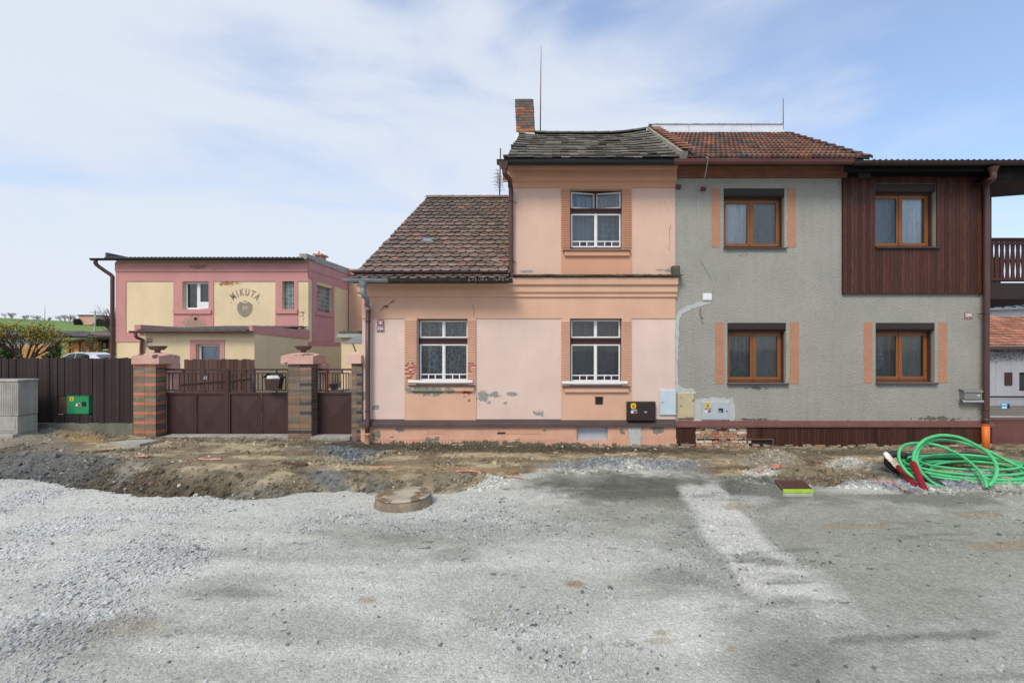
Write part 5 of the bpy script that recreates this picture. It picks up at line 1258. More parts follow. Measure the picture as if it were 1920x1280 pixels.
downpipe(bez([(xg, YM - .37, zm(491)), (xg, YM - .34, zm(498)), (xm(203), YM - .2, zm(508)), (xm(213), YM - .08, zm(518)), (xm(214), YM - .08, zm(530)), (xm(214), YM - .08, zm(600)), (xm(214), YM - .08, .2)], 6), .075, M['pipebrown'], mk)
def white_window(house, x0, x1, z0, z1, y, lace, split=.5):
    wm, pm = MB(), MB(); cx = x0 + (x1 - x0) * split; casement(wm, pm, x0 + .01, cx, z0 + .02, z1 - .01, y, .07, .05); casement(wm, pm, cx, x1 - .01, z0 + .02, z1 - .01, y, .07, .05)
    win = wm.build('window', M['whitepaint'], house); pm.build('pane', M['glass'], win); curtain(x0, x1, z0, z1, y + .15, M[lace], win, per=.2); room(x0, x1, z0, z1, y + .25, win); return win
w_ = white_window(mk, *mo1, YM + .16, 'drape')
mb = MB(); mb.box(mo1[1] - .42, mo1[1] + .03, YM + .02, YM + .07, mo1[2] + .02, mo1[2] + .33); mb.build('air_unit', M['whitepaint'], w_, bevel=.02)
def glassblocks(x0, x1, z0, z1, y, nx_, nz_, parent, side_=False):
    a, b = MB(), MB()
    for i in range(nx_):
        for j in range(nz_):
            u0, u1 = x0 + (x1 - x0) * i / nx_, x0 + (x1 - x0) * (i + 1) / nx_; v0, v1 = z0 + (z1 - z0) * j / nz_, z0 + (z1 - z0) * (j + 1) / nz_; g = .012; cg = random.uniform(.6, 1.25)
            if side_: b.box(y - .08, y, u0 + g, u1 - g, v0 + g, v1 - g, (cg, cg, cg))
            else: b.box(u0 + g, u1 - g, y, y + .08, v0 + g, v1 - g, (cg, cg, cg))
    if side_: a.box(y - .10, y - .02, x0, x1, z0, z1)
    else: a.box(x0, x1, y + .02, y + .10, z0, z1)
    win = a.build('window', M['whitepaint'], parent); b.build('glass_blocks', M['carglass2'], win)
M['awn'] = pmat('grey_awning', (.20, .20, .19), .7, .2, 6)
M['carglass2'] = pmat('glass_block', (.16, .20, .20), 0.15, 0.3, 6, 0.2, spec=.6)
glassblocks(*mo2, YM + .14, 3, 7, mk); glassblocks(sw[0], sw[1], sw[2], sw[3], XC - .12, 6, 6, mk, True)
mb = MB(); mb.lathe(xm(367.5), YM - .035, [(.001, zm(598)), ], 4) if 0 else None
c_ = (xm(367.5), zm(597.5)); mb.add([(c_[0] + .075 * math.cos(a), YM - .034, c_[1] + .075 * math.sin(a)) for a in np.linspace(0, 6.28, 17)[:-1]], [tuple(range(16))]); mb.build('vent_hole', M['black'], mk)
# painted name and shield
mb = MB(); R_ = .78; cxl, czl = xm(459), zm(571) - .30
for ch_, an in zip('MIKUTA', (38, 23, 9, -8, -25, -41)):
    a = R(90 + an); put_text(mb, ch_, .42, cxl + 1.05 * R_ * math.cos(a), YM - .006, czl + 1.06 * R_ * math.sin(a) + .0, sx=.66, bold=.03, rot=R(an))
for an in (56, -57):
    a = R(90 + an); q = (cxl + .92 * R_ * math.cos(a), czl + .90 * R_ * math.sin(a)); mb.add([(q[0] + .03 * math.cos(b), YM - .006, q[1] + .03 * math.sin(b)) for b in np.linspace(0, 6.28, 9)[:-1]], [tuple(range(8))])
mb.build('painted_name', M['emblem'], mk)
mb = MB(); k_ = DM / F
sh_ = [(449, 565.8), (453, 566), (456, 567.5), (459.5, 568), (463, 567), (467, 565.6), (470, 568), (473.6, 571), (473.8, 579), (472, 585), (467.5, 590.5), (463, 593.5), (459.5, 594.8), (455.5, 593.8), (450, 590), (446, 584), (444.8, 578), (445, 571), (448, 568.5)]
poly(mb, sh_, YM, .006, D=DM); poly(mb, [(455.5, 563.6), (463.5, 563.6), (462, 565.5), (459.5, 566.2), (457, 565.4)], YM, .006, D=DM); mb.build('painted_shield', M['emblem'], mk)
mb = MB(); put_text(mb, 'M', .30, xm(459.3), YM - .009, zm(578.7), bold=-.012); mb.build('painted_letter', M['yellowwall'], mk)
# lean-to in front
DA = 17.0; YA = DA - 10; XA0 = X(262, DA); XA1 = X(477, DA) 
ao = (X(368, DA), X(413, DA), Z(700, DA), Z(645, DA))
mb = MB(); mb.wall(XA0, XA1, -.2, Z(624, DA), YA, .3, [ao]); mb.quad((XA1, YA, -.2), (XC, YM, -.2), (XC, YM, 2.9), (XA1, YA, 2.6)); mb.quad((XA0, YA, -.2), (XA0, YM, -.2), (XA0, YM, 2.9), (XA0, YA, 2.6))
an = mb.build('annex', M['yellowwall'], mk)
mb = MB(); mb.box(X(357, DA), X(421, DA), YA - .025, YA, Z(645, DA), Z(637, DA)); mb.box(X(357, DA), X(368, DA), YA - .025, YA, 1.0, Z(645, DA)); mb.box(X(413, DA), X(421, DA), YA - .025, YA, 1.0, Z(645, DA))
mb.hexa([(XA1 - .1, YA - .15, Z(625, DA)), (XA1 + .03, YA - .15, Z(625, DA)), (XC + .06, YM, Z(635, DM)), (XC - .1, YM, Z(635, DM)), (XA1 - .1, YA - .15, Z(610, DA)), (XA1 + .03, YA - .15, Z(610, DA)), (XC + .06, YM, Z(619, DM)), (XC - .1, YM, Z(619, DM))])
mb.box(XA0 - .1, XA0 + .12, YA - .1, YM, Z(624, DA), Z(609, DA)); mb.build('pink_bands', M['pinkwall'], an)
wx = white_window(mk, ao[0], ao[1], ao[2], ao[3], YA + .12, 'voile', .98)
mb = MB(); x = XA0 + .12; pts = []
while x < XA1 - .1: pts.append((x, .045 * max(-.6, math.sin(2 * math.pi * x / .36)))); x += .02
n = len(pts); z0_ = Z(619, DA); z1_ = Z(612.5, DM)
mb.add([(a, YA - .25, z0_ + b) for a, b in pts] + [(a, YM - .05, z1_ + b) for a, b in pts] + [(a, YA - .25, z0_ - .04) for a, b in pts], [(i, i + 1, n + i + 1, n + i) for i in range(n - 1)] + [(i, i + 1, 2 * n + i + 1, 2 * n + i) for i in range(n - 1)]); mb.build('annex_roof', M['asb'], an)
mb = MB(); gutter(mb, X(245, 16.7), X(475, 16.7), YA - .32, Z(621, 16.7), .06); mb.tube(bez([(X(255, 16.7), YA - .32, Z(624, 16.7)), (X(256, 16.7), YA - .3, Z(632, 16.7)), (X(264, 16.8), YA - .12, Z(638, 16.9)), (X(264, 16.9), YA - .08, Z(650, 16.9)), (X(264, 16.9), YA - .08, .1)], 6), .05, 8); mb.build('gutter', M['redmetal'], an)

ob = thing('outbuilding', 'narrow peach rendered outbuilding with a small grey awning beside the pink house', 'building', (-10.6, 14, 0))
mb = MB(); DO = 25.0; YO = DO - 10; mb.box(X(654, DO), X(760, DO), YO, YO + 3, -.2, Z(515, DO)); mb.build('wall', M['peach'], ob)
mb = MB(); mb.box(X(655, DO), X(678, DO), YO - .1, YO + .5, Z(515, DO), Z(508, DO)); mb.box(X(652, DO), X(682, DO), YO - .15, YO + .55, Z(508, DO), Z(505, DO)); mb.build('parapet', M['terracotta'], ob)
mb = MB(); DP = 20.0; YP = DP - 10
mb.box(X(640, DP), X(720, DP), YP, YP + 3, -.2, Z(632, DP)); mb.build('porch_wall', M['yellowwall'], ob)
mb = MB(); mb.box(X(635, DP), X(720, DP), YP - .2, YP + 3, Z(633, DP), Z(626, DP)); mb.build('porch_slab', M['cement'], ob)
mb = MB()
for i in range(7): mb.box(X(637 + i * 5.4, DP), X(642 + i * 5.4, DP), YP - .1, YP + .3, Z(626, DP), Z(621 + random.uniform(-1, 1), DP))
mb.build('roof_tiles', M['asb'], ob)
mb = MB(); DQ = 13.0
mb.hexa([(X(645, DQ), DQ - 10, Z(644.5, DQ)), (X(700, DQ), DQ - 10, Z(644.5, DQ)), (X(712, DQ + 1), DQ - 9, Z(631, DQ + 1)), (X(668, DQ + 1), DQ - 9, Z(631, DQ + 1)), (X(645, DQ), DQ - 10, Z(643, DQ)), (X(700, DQ), DQ - 10, Z(643, DQ)), (X(712, DQ + 1), DQ - 9, Z(629, DQ + 1)), (X(668, DQ + 1), DQ - 9, Z(629, DQ + 1))])
mb.bar((X(659, DQ), DQ - 9.9, Z(645, DQ)), (X(668, DQ + .9), DQ - 9.1, Z(662, DQ + .9)), .025, .025)
mb.build('awning', M['awn'], ob)

# ---------------------------------------------------------------- fences and gates
def rand_board(g=.3): k = random.uniform(1 - g, 1 + g); return (k * random.uniform(.95, 1.1), k, k)
fn = thing('board_fence', 'long dark brown wooden board fence on a mossy concrete footing, left of the gate', 'fence', (-10, .1, .2))
mb = MB(); x = X(-260); YF = .06
gb = (X(106.5), X(161.5), Z(778), Z(741))
while x < X(249):
    xe = min(x + random.choice((.07, .085, .095, .08)), X(249.5)); zt = Z(671) + random.uniform(-.012, .012); c = rand_board(.3); y = YF + random.choice((0, 0, .012))
    for s0, s1 in ([(Z(793), gb[2]), (gb[3], zt)] if (xe > gb[0] and x < gb[1]) else [(Z(793), zt)]):
        mb.hexa([(x, y, s0), (xe - .004, y, s0), (xe - .004, y + .025, s0), (x, y + .025, s0), (x, y, s1 - .008 * random.random()), (xe - .004, y, s1), (xe - .004, y + .025, s1), (x, y + .025, s1)], c)
    x = xe
mb.build('boards', M['darkfence'], fn)
mb = MB(); mb.box(X(-260), X(110), YF + .03, YF + .08, Z(700), Z(690)); mb.box(X(168), X(249), YF + .03, YF + .08, Z(700), Z(690)); mb.box(X(-260), X(249), YF + .03, YF + .08, Z(787), Z(782)); mb.build('rail', M['darkfence'], fn)
mb = MB(); xs = np.linspace(X(-260), X(249), 60)
for i in range(59):
    mb.hexa([(xs[i], -.02 + .01 * math.sin(i), -.3), (xs[i + 1], -.02 + .01 * math.sin(i + 1), -.3), (xs[i + 1], .22, -.3), (xs[i], .22, -.3), (xs[i], .0, Z(794) + .012 * math.sin(i * 1.3)), (xs[i + 1], .0, Z(794) + .012 * math.sin(i * 1.3 + 1.3)), (xs[i + 1], .2, Z(794)), (xs[i], .2, Z(794))])
mb.build('footing', M['mossconcrete'], fn)

def pillar(name, label, px0, px1, ztop, capx0, capx1, depth, capd, orange, capmat, seed, arch=True):
    random.seed(seed)
    x0, x1 = X(px0, 9.95), X(px1, 9.95); y0 = -.05; t = thing(name, label, 'gate pillar', ((x0 + x1) / 2, y0 + .2, .1), 'brick faced gate pillars')
    mb = MB(); mb.box(x0 + .012, x1 - .012, y0 + .012, y0 + depth, -.2, ztop, (.95, .95, .90)); zb = ztop
    row = .0655; i = 0; z = ztop - row
    grey_ = [(.15, .11, .08), (.19, .13, .09), (.13, .10, .08), (.21, .135, .09), (.15, .125, .09)]
    while z > -.05:
        k = i % 3
        for a, b in ((x0, (x0 + x1) / 2 - .003), ((x0 + x1) / 2 + .003, x1)):
            if orange: c = random.choice([(.46, .16, .085), (.52, .18, .09), (.40, .15, .08)]) if k == 0 else random.choice([(.20, .15, .10), (.25, .18, .115), (.18, .14, .10)])
            else: c = random.choice([(.29, .16, .09), (.24, .145, .09), (.20, .14, .09)]) if k == 1 else (random.choice([(.045, .048, .06), (.06, .055, .055)]) if k == 0 and ((a > x0 and random.random() < .75) or random.random() < .15) else random.choice(grey_))
            mb.box(a, b, y0, y0 + .012, z + .004, z + row - .001, c)
        c2 = (.44, .16, .085) if (orange and k == 0) else random.choice(grey_)
        yy = y0 + .0
        while yy < y0 + depth - .02:
            ye = min(yy + .235, y0 + depth); mb.box(x1 - .012, x1, yy + .004, ye, z + .004, z + row - .001, c2); mb.box(x0, x0 + .012, yy + .004, ye, z + .004, z + row - .001, c2); yy = ye
        z -= row; i += 1
    mb.build('shaft', M['claytile'], t, bevel=.0)
    cb = MB(); c0, c1 = X(capx0, 9.93), X(capx1, 9.93); cz0 = ztop; cz1 = ztop + .165; n = 10
    pr = [(c0, cz0 + .0), (c1, cz0 + .0)] + [(c1 - (c1 - c0) * k / n, cz1 + (.045 if arch else .03) * math.sin(math.pi * k / n)) for k in range(n + 1)]
    y0c = y0 - .06; y1c = y0c + capd; vs = []
    m_ = len(pr)
    for yy, lift in ((y0c, 0), (y0c + capd * .5, .035 if arch else 0), (y1c, 0)): vs += [(a, yy, b + (lift if b > cz0 + .01 else 0)) for a, b in pr]
    fs = [(q * m_ + i, q * m_ + (i + 1) % m_, (q + 1) * m_ + (i + 1) % m_, (q + 1) * m_ + i) for q in (0, 1) for i in range(m_)] + [tuple(range(m_))[::-1], tuple(range(2 * m_, 3 * m_))]
    cb.add(vs, fs); cb.build('cap', M[capmat], t, bevel=.008)
    return t, (c0 + c1) / 2, cz1 + (.06 if arch else .03), y0c + capd / 2
ztp = Z(682.5, 9.95)
t1, bx1_, bz1, by1 = pillar('gate_pillar', 'pillar striped with orange clinker tiles under a worn pink cap, left end of the gate', 250, 292, ztp, 249, 301, .26, .56, True, 'cap', 21)
t2, bx2_, bz2, by2 = pillar('gate_pillar', 'pillar of brown and blue black clinker tiles under a worn pink cap, between both gates', 540, 584, ztp, 528, 589, .26, .56, False, 'cap', 22)
t3, _, _, _ = pillar('gate_pillar', 'slim dark clinker pillar with a fresh light pink cap, against the pink house', 659, 678.5, ztp + .01, 651.5, 678.7, .26, .4, False, 'newcap', 23)
random.seed(77)
for t_, x1_ in ((t1, X(292, 9.95)), (t2, X(584, 9.95))):
    mb = MB(); mb.box(x1_ - .3, x1_ + .13, .24, .44, -.1, ztp); mb.build('core', M['cap'], t_)
def bowl(label, x, y, z):
    t = MB(); t.lathe(0, 0, [(.0, 0), (.085, 0), (.085, .012), (.055, .022), (.05, .075), (.06, .085), (.12, .095), (.168, .165), (.175, .178), (.160, .178), (.115, .115), (.0, .11)], 20)
    o = t.build('planter_bowl', M['bowl'], local=True); o.location = (x, y, z); tag(o, label, 'planter', 'stone bowls on the gate pillars')
bowl('empty brown footed bowl on top of the orange striped pillar', X(297.5, 10.2) + .0, by1, bz1 - .022)
bowl('empty brown footed bowl on top of the pillar between the two gates', X(570.5, 10.2), by2, bz2 - .022)

DG = 10.24; YG = DG - 10
def gx(p): return X(p, DG)
def gz(p): return Z(p, DG)
def gate_leaf(parent, p0, p1, panels, posts, name='leaf', hub=()):
    mb = MB(); a, b = gx(p0), gx(p1); y0, y1 = YG - .02, YG + .02
    mb.box(a, b, y0 - .006, y1, gz(694), gz(691)); mb.box(a + .05, b - .05, y0 + .006, y1 - .01, gz(700.5), gz(698.5)); mb.box(a + .05, b - .05, y0 + .006, y1 - .01, gz(732.5), gz(730.5)); mb.box(a, b, y0 - .008, y1, gz(739), gz(735)); mb.box(a, b, y0 - .008, y1, gz(816), gz(812.5))
    mb.box(a, a + .035, y0 - .008, y1, gz(812.5), gz(739)); mb.box(b - .035, b, y0 - .008, y1, gz(812.5), gz(739)); mb.box(a, a + .02, y0, y1, gz(735), gz(694)); mb.box(b - .02, b, y0, y1, gz(735), gz(694))
    for q in posts: mb.box(gx(q) - .008, gx(q) + .008, y0 + .006, y1 - .012, gz(731), gz(700))
    for q in hub: mb.box(gx(q) - .011, gx(q) + .011, y0, y1 - .005, gz(699), gz(694)); mb.box(gx(q) - .011, gx(q) + .011, y0, y1 - .005, gz(735), gz(732))
    lf = mb.build(name, M['gatemetal'], parent, bevel=.003)
    for q0, q1 in panels:                     # sheet pressed into a shallow X-shaped pyramid
        s = MB(); u0, u1, v0, v1 = gx(q0), gx(q1), gz(812.5), gz(739); cx, cz = (u0 + u1) / 2, (v0 + v1) / 2; y = YG
        s.add([(u0, y, v0), (u1, y, v0), (u1, y, v1), (u0, y, v1), (cx, y - .035, cz)], [(0, 1, 4), (2, 3, 4)]); 
        s.add([(u0, y, v0), (u0, y, v1), (cx, y - .035, cz)], [(0, 1, 2)]); s.add([(u1, y, v0), (u1, y, v1), (cx, y - .035, cz)], [(0, 1, 2)])
        s.box(u0, u1, y + .003, y + .008, v0, v1); s.build('sheet_panel', M['gatemetal'], lf)
    return lf
gt = thing('driveway_gate', 'dark brown double leaf metal gate with railed top and pressed diamond panels', 'gate', (gx(425), YG, .15))
bars = lambda a, b, st: [q for q in np.arange(a, b, st)]
gate_leaf(gt, 309, 425, [(313, 367), (369.5, 422)], [317.5, 324, 337, 346, 353, 360, 367, 384, 391, 400, 408, 417], hub=(345, 385))
gate_leaf(gt, 430, 541.5, [(433, 488), (491, 539)], [436, 443, 452, 462, 470, 478, 484, 492, 500, 507, 514, 528, 536], hub=(462, 519))
mb = MB(); mb.box(gx(424.5), gx(430.5), YG - .035, YG + .0, gz(817), gz(690)); mb.box(gx(367), gx(370), YG - .034, YG - .012, gz(812), gz(739)); mb.box(gx(488), gx(491), YG - .034, YG - .012, gz(812), gz(739)); mb.build('centre_post', M['gatemetal'], gt, bevel=.003)
mb = MB(); mb.box(gx(384), gx(385.6), YG - .03, YG - .01, gz(711), gz(705)); mb.box(gx(388), gx(389.6), YG - .03, YG - .01, gz(711), gz(705)); mb.build('hinge', M['galv'], gt)
gs = thing('garden_gate', 'narrow dark brown metal wicket gate between the clinker pillars by the pink house', 'gate', (gx(627), YG, .15))
gate_leaf(gs, 594, 661, [(597, 658.5)], [601, 606, 610.5, 614.5, 624, 629, 633.5, 644, 649, 653, 656.5], hub=(615, 642))
mb = MB(); mb.box(gx(591), gx(594), YG - .02, YG + .03, gz(818), gz(692)); mb.build('post', M['gatemetal'], gs)
mb = MB(); mb.box(X(309), X(541), -.02, .45, -.3, Z(816.5)); 
for i in range(50):
    x = random.uniform(X(305), X(535)); rock(mb, x, .0, Z(819) + random.uniform(-.04, .0), random.uniform(.1, .3), .12, random.uniform(.03, .06), (.8, .8, .75))
o = mb.build('threshold', M['concrete'], None, (X(425), .2, .1)); tag(o, 'rough broken concrete threshold under the double gate', 'threshold')
mb = MB(); mb.box(X(585), X(658.5), -.06, .45, -.3, Z(817)); 
for i in range(14): rock(mb, random.uniform(X(588), X(655)), -.04, Z(822), random.uniform(.1, .25), .1, .05, (.8, .8, .75))
o = mb.build('threshold', M['concrete'], None, (X(622), .2, .1)); tag(o, 'short concrete threshold under the narrow garden gate', 'threshold')
# palisade inside the yard
pf = thing('palisade_fence', 'old brown picket screen standing in the yard behind the double gate', 'fence', (X(408, 15), 5, .2))
mb = MB(); DPf = 14.5; x = X(322, DPf); lean = 0
while x < X(477, DPf):
    xe = x + .125; zt = Z(673.5, DPf) + random.uniform(-.02, .02); zb_ = Z(716, DPf) if x > X(330, DPf) else Z(712, DPf); lowtop = min(zt, Z(700, DPf) + (x - X(325, DPf)) * .75) if x < X(345, DPf) else zt
    mb.box(x, xe - .012, 4.5, 4.52, .15, lowtop, rand_board(.35)); x = xe
mb.build('pickets', M['oldwood'], pf)
mb = MB(); mb.hexa([(X(330, DPf), 4.46, Z(722, DPf)), (X(477, DPf), 4.46, Z(709, DPf)), (X(477, DPf), 4.5, Z(709, DPf)), (X(330, DPf), 4.5, Z(722, DPf)), (X(330, DPf), 4.46, Z(719, DPf)), (X(477, DPf), 4.46, Z(705, DPf)), (X(477, DPf), 4.5, Z(705, DPf)), (X(330, DPf), 4.5, Z(719, DPf))]); mb.build('rail', M['oldwood'], pf)
mb = MB(); mb.tube([(X(478, DPf), 4.45, .1), (X(478, DPf), 4.45, Z(690, DPf))], .05, 10); mb.build('post', M['black'], pf)
# letterbox on the gate
lb = thing('letterbox', 'brown metal letterbox with a lifted lid stuffed with papers, hung on the gate', 'letterbox', (gx(520), YG - .15, gz(730)))
mb = MB(); y0, y1 = YG - .20, YG - .03; mb.hexa([(gx(507.5), y0, gz(728.5)), (gx(531), y0, gz(728.5)), (gx(531), y1, gz(728.5)), (gx(507.5), y1, gz(728.5)), (gx(506), y0, gz(709)), (gx(535), y0, gz(709)), (gx(535), y1, gz(705)), (gx(506), y1, gz(705))]); mb.build('box', M['gatemetal'], lb, bevel=.006)
mb = MB(); mb.hexa([(gx(504), y0 - .01, gz(707.5)), (gx(511), y0 - .01, gz(700.5)), (gx(511), y1, gz(700.5)), (gx(504), y1, gz(707.5)), (gx(504), y0 - .01, gz(706)), (gx(511), y0 - .01, gz(699)), (gx(511), y1, gz(699)), (gx(504), y1, gz(706))])
mb.hexa([(gx(511), y0 + .10, gz(701.5)), (gx(530), y0 + .10, gz(702)), (gx(530), y1, gz(701.5)), (gx(511), y1, gz(701)), (gx(511), y0 + .10, gz(699.5)), (gx(530), y0 + .1, gz(700)), (gx(530), y1, gz(699.5)), (gx(511), y1, gz(699))])
mb.hexa([(gx(530), y0 - .01, gz(701)), (gx(537), y0 - .01, gz(708.5)), (gx(537), y1, gz(708.5)), (gx(530), y1, gz(701)), (gx(530), y0 - .01, gz(699.5)), (gx(537), y0 - .01, gz(707)), (gx(537), y1, gz(707)), (gx(530), y1, gz(699.5))])
mb.build('lid', M['black'], lb)
mb = MB()
for i in range(7):
    a = gx(511 + i * 2.3); mb.hexa([(a, y0 - .006 + i * .004, gz(709)), (a + .10, y0 - .006 + i * .004, gz(708.5)), (a + .1, y0 + .05, gz(707)), (a, y0 + .05, gz(707)), (a, y0 + .0, gz(704) + random.uniform(-.01, .02)), (a + .1, y0, gz(704.5) + random.uniform(-.02, .02)), (a + .1, y0 + .06, gz(703)), (a, y0 + .06, gz(703))], random.choice([(1, 1, 1), (.7, .75, .8), (.9, .85, .8)]))
mb.build('papers', M['whitepaint'], lb)
# flower pot on a ledge behind the small gate
lg = MB(); DL = 11.2; lg.box(X(597, DL), X(690, DL), DL - 10 - .15, DL - 9.5, .0, Z(731, DL)); o = lg.build('low_wall', M['concrete'], None, (X(640, DL), DL - 10, 0)); tag(o, 'low concrete garden wall behind the small gate', 'wall')
fp = thing('flower_pot', 'black pot of fading heather seen through the narrow gate', 'flower pot', (X(626, DL), DL - 10, Z(731, DL)))
mb = MB(); mb.lathe(X(626, DL), DL - 10, [(.0, Z(731, DL)), (.06, Z(731, DL)), (.085, Z(720.5, DL)), (.09, Z(719.5, DL)), (.08, Z(720, DL)), (.0, Z(721, DL))], 16); mb.build('pot', M['blackplastic'], fp)
mb = MB(); c0 = Vector((X(626, DL), DL - 10, Z(721, DL)))
for i in range(260):
    a = random.random() * 6.28; r = random.random() ** .5 * .17; b0 = c0 + Vector((math.cos(a) * r, math.sin(a) * r, random.uniform(-.0, .07) + .02)); tip = b0 + Vector((random.uniform(-.03, .03), random.uniform(-.03, .03), random.uniform(-.02, .035))); s = Vector((.006, 0, .003)); g = random.uniform(.5, 1.6)
    mb.add([b0 - s, b0 + s, tip], [(0, 1, 2)], (g, g * random.uniform(.7, 1.2), g))
mb.build('heather', M['leafplant'], fp)

# grey concrete cabinet at the left edge
kb = thing('utility_cabinet', 'tall weathered concrete utility cabinet by the wooden fence', 'utility cabinet', (X(10, 9.3), -.5, .2))
DC = 9.35; yc = DC - 10; a0, a1 = X(-75, DC), X(34, DC); dd_ = .36
mb = MB(); mb.box(a0, a1, yc, yc + dd_, Z(779, DC), Z(716, DC))
for k in range(26): mb.box(a0 + .04 + k * .042, a0 + .058 + k * .042, yc - .006, yc, Z(776, DC), Z(719, DC))
mb.build('body', M['concrete'], kb, bevel=.01)
mb = MB(); mb.box(a0 - .02, a1 + .015, yc - .02, yc + dd_ + .015, Z(716, DC), Z(711.5, DC)); mb.build('lid', M['concrete'], kb, bevel=.012)
mb = MB(); mb.box(a0 - .006, a1 + .003, yc - .012, yc + dd_ - .01, Z(812, DC), Z(780, DC)); mb.box(a0 + .5, a1 - .04, yc - .02, yc - .012, Z(808, DC), Z(783, DC)); mb.build('base', M['concrete'], kb, bevel=.01)
mb = MB(); mb.box(a0 - .05, a1 + .0, yc - .10, yc + dd_, -.1, Z(812.5, DC)); mb.build('footing', M['concrete'], kb, bevel=.015)
mb = MB(); s = MB(); q = [(205, 829), (240, 825.5), (285, 824), (292, 827), (262, 833), (225, 834)]; zq = .19
pts = [G(a, b, zq + .02) for a, b in q]; n = 6
mb.add([(a, b - 10, zq + .03) for a, b in pts] + [(a, b - 10, zq - .06) for a, b in pts], [tuple(range(n)), *[(i, (i + 1) % n, n + (i + 1) % n, n + i) for i in range(n)]]); o = mb.build('paving_slab', M['concrete'], None, (pts[0][0], pts[0][1] - 10, zq)); tag(o, 'broken pale concrete slab lying in front of the orange striped pillar', 'slab')
# gas cabinet behind the fence opening
gc = thing('gas_cabinet', 'green gas meter cabinet set in an opening of the dark board fence', 'meter cabinet', (X(145), .15, 1.0))
mb = MB(); mb.box(X(117.5), X(158.5), .085, .22, Z(777), Z(742)); mb.build('door', M['greenpanel'], gc, bevel=.006)
mb = MB(); mb.box(X(98), X(170), .225, .25, Z(785), Z(733)); mb.build('shade_backing', M['blackmatte'], gc)  # added black sheet behind the opening, standing in for its shade
mb = MB(); mb.box(X(92), X(117), .095, .2, Z(777), Z(742)); mb.build('side_panel', M['oldwood'], gc)
def sticker(parent, cx, cz, y, s=1.0, yr=True):
    a = MB(); n = 20; k = .060 * s; a.add([(cx + k * math.copysign(abs(math.cos(t)) ** .6, math.cos(t)), y - .003, cz + k * math.copysign(abs(math.sin(t)) ** .6, math.sin(t))) for t in np.linspace(0, 6.283, n + 1)[:-1]], [tuple(range(n))[::-1]]); st = a.build('warning_sticker', M['yellow'], parent)
    b = MB(); b.add([(cx + .03 * s * math.cos(t), y - .0045, cz - .008 + .022 * s * math.sin(t) - .012 * abs(math.cos(t))) for t in np.linspace(0, 6.283, 13)[:-1]], [tuple(range(12))[::-1]]); b.box(cx - .04 * s, cx + .04 * s, y - .0045, y - .003, cz + .022 * s, cz + .030 * s); b.build('red_mark', M['signred'], st)
def strip_label(parent, cx, cz, y, s=1.0):
    a = MB(); a.box(cx - .068 * s, cx + .068 * s, y - .003, y, cz - .0 * s, cz + .042 * s); g = a.build('green_label', M['green'], parent)
    b = MB(); b.box(cx - .05 * s, cx + .05 * s, y - .0045, y - .003, cz + .018 * s, cz + .025 * s); b.build('white_line', M['signwhite'], g)
    c = MB(); c.box(cx - .068 * s, cx + .068 * s, y - .0035, y - .001, cz - .055 * s, cz - .004 * s); w_ = c.build('white_label', M['signwhite'], parent)
    e = MB(); e.add([(cx + .024 * s + .042 * s * math.copysign(abs(math.cos(t)) ** .5, math.cos(t)), y - .0055, cz - .029 * s + .023 * s * math.sin(t)) for t in np.linspace(0, 6.283, 17)[:-1]], [tuple(range(16))[::-1]]); e.build('red_oval', M['signred'], w_)
sticker(gc, X(127), Z(748.5), .085, .75); strip_label(gc, X(139.5), Z(758), .085, .80)
mb = MB(); mb.box(X(146.5), X(154), .078, .085, Z(762), Z(754)); mb.build('meter_window', M['black'], gc)
# meter cabinets on the two houses
def cabinet(name, label, px0, px1, py0, py1, mat, y=-.03, win=None, stick=None, strip=None, keyhole=None, frame=None):
    t = thing(name, label, 'meter cabinet', ((X(px0) + X(px1)) / 2, y, Z(py1)))
    mb = MB(); mb.box(X(px0), X(px1), y, .02, Z(py1), Z(py0)); mb.build('box', M[mat if not frame else frame], t, bevel=.006)
    mb = MB(); e = .012; mb.box(X(px0) + e, X(px1) - e, y - .010, y, Z(py1) + e, Z(py0) - e); d_ = mb.build('door', M[mat], t, bevel=.003)
    if win:
        a = MB(); a.box(X(win[0]), X(win[1]), y - .012, y - .009, Z(win[3]), Z(win[2])); w_ = a.build('meter_window', M['black'], d_); a = MB(); a.box(X(win[0]) + .01, X((win[0] + win[1]) / 2 + 1), y - .014, y - .012, Z(win[3] - 1), Z((win[2] + win[3]) / 2)); a.build('dial', M['galv'], d_)
    if stick: sticker(t, X(stick[0]), Z(stick[1]), y - .010, .92)
    if strip: strip_label(t, X(strip[0]), Z(strip[1]), y - .010, .92)
    for kx, ky in keyhole or ():
        a = MB(); a.lathe(0, 0, [(0, 0), (.012, 0), (.012, .008), (0, .008)], 10); a.v = [Vector((X(kx) + v.x, y - .010 - v.z, Z(ky) + v.y)) for v in a.v]; a.build('lock', M['black'], d_)
    return t
cabinet('meter_cabinet', 'dark brown meter cabinet with stickers and a dial window, on the pink wall', 1174, 1227, 752, 787, 'browncab', y=-.135, win=(1205, 1214, 765, 773), stick=(1185.5, 759), strip=(1186.5, 768))
cabinet('meter_cabinet', 'pale blue upright meter cabinet at the right end of the pink wall', 1236, 1267, 730.5, 778, 'paleblue', keyhole=((1241, 753.5),))
cabinet('meter_cabinet', 'rusty cream upright meter cabinet on the grey wall next to the blue one', 1270, 1301, 736.5, 784, 'tan', keyhole=((1276, 760),))
cabinet('meter_cabinet', 'light grey wide meter cabinet with stickers, low on the grey wall', 1315, 1367, 752.5, 787, 'greycab', win=(1346, 1355, 765, 773), stick=(1326, 759), strip=(1327, 768), keyhole=((1362, 770.5),), frame='patchplaster', y=-.02)
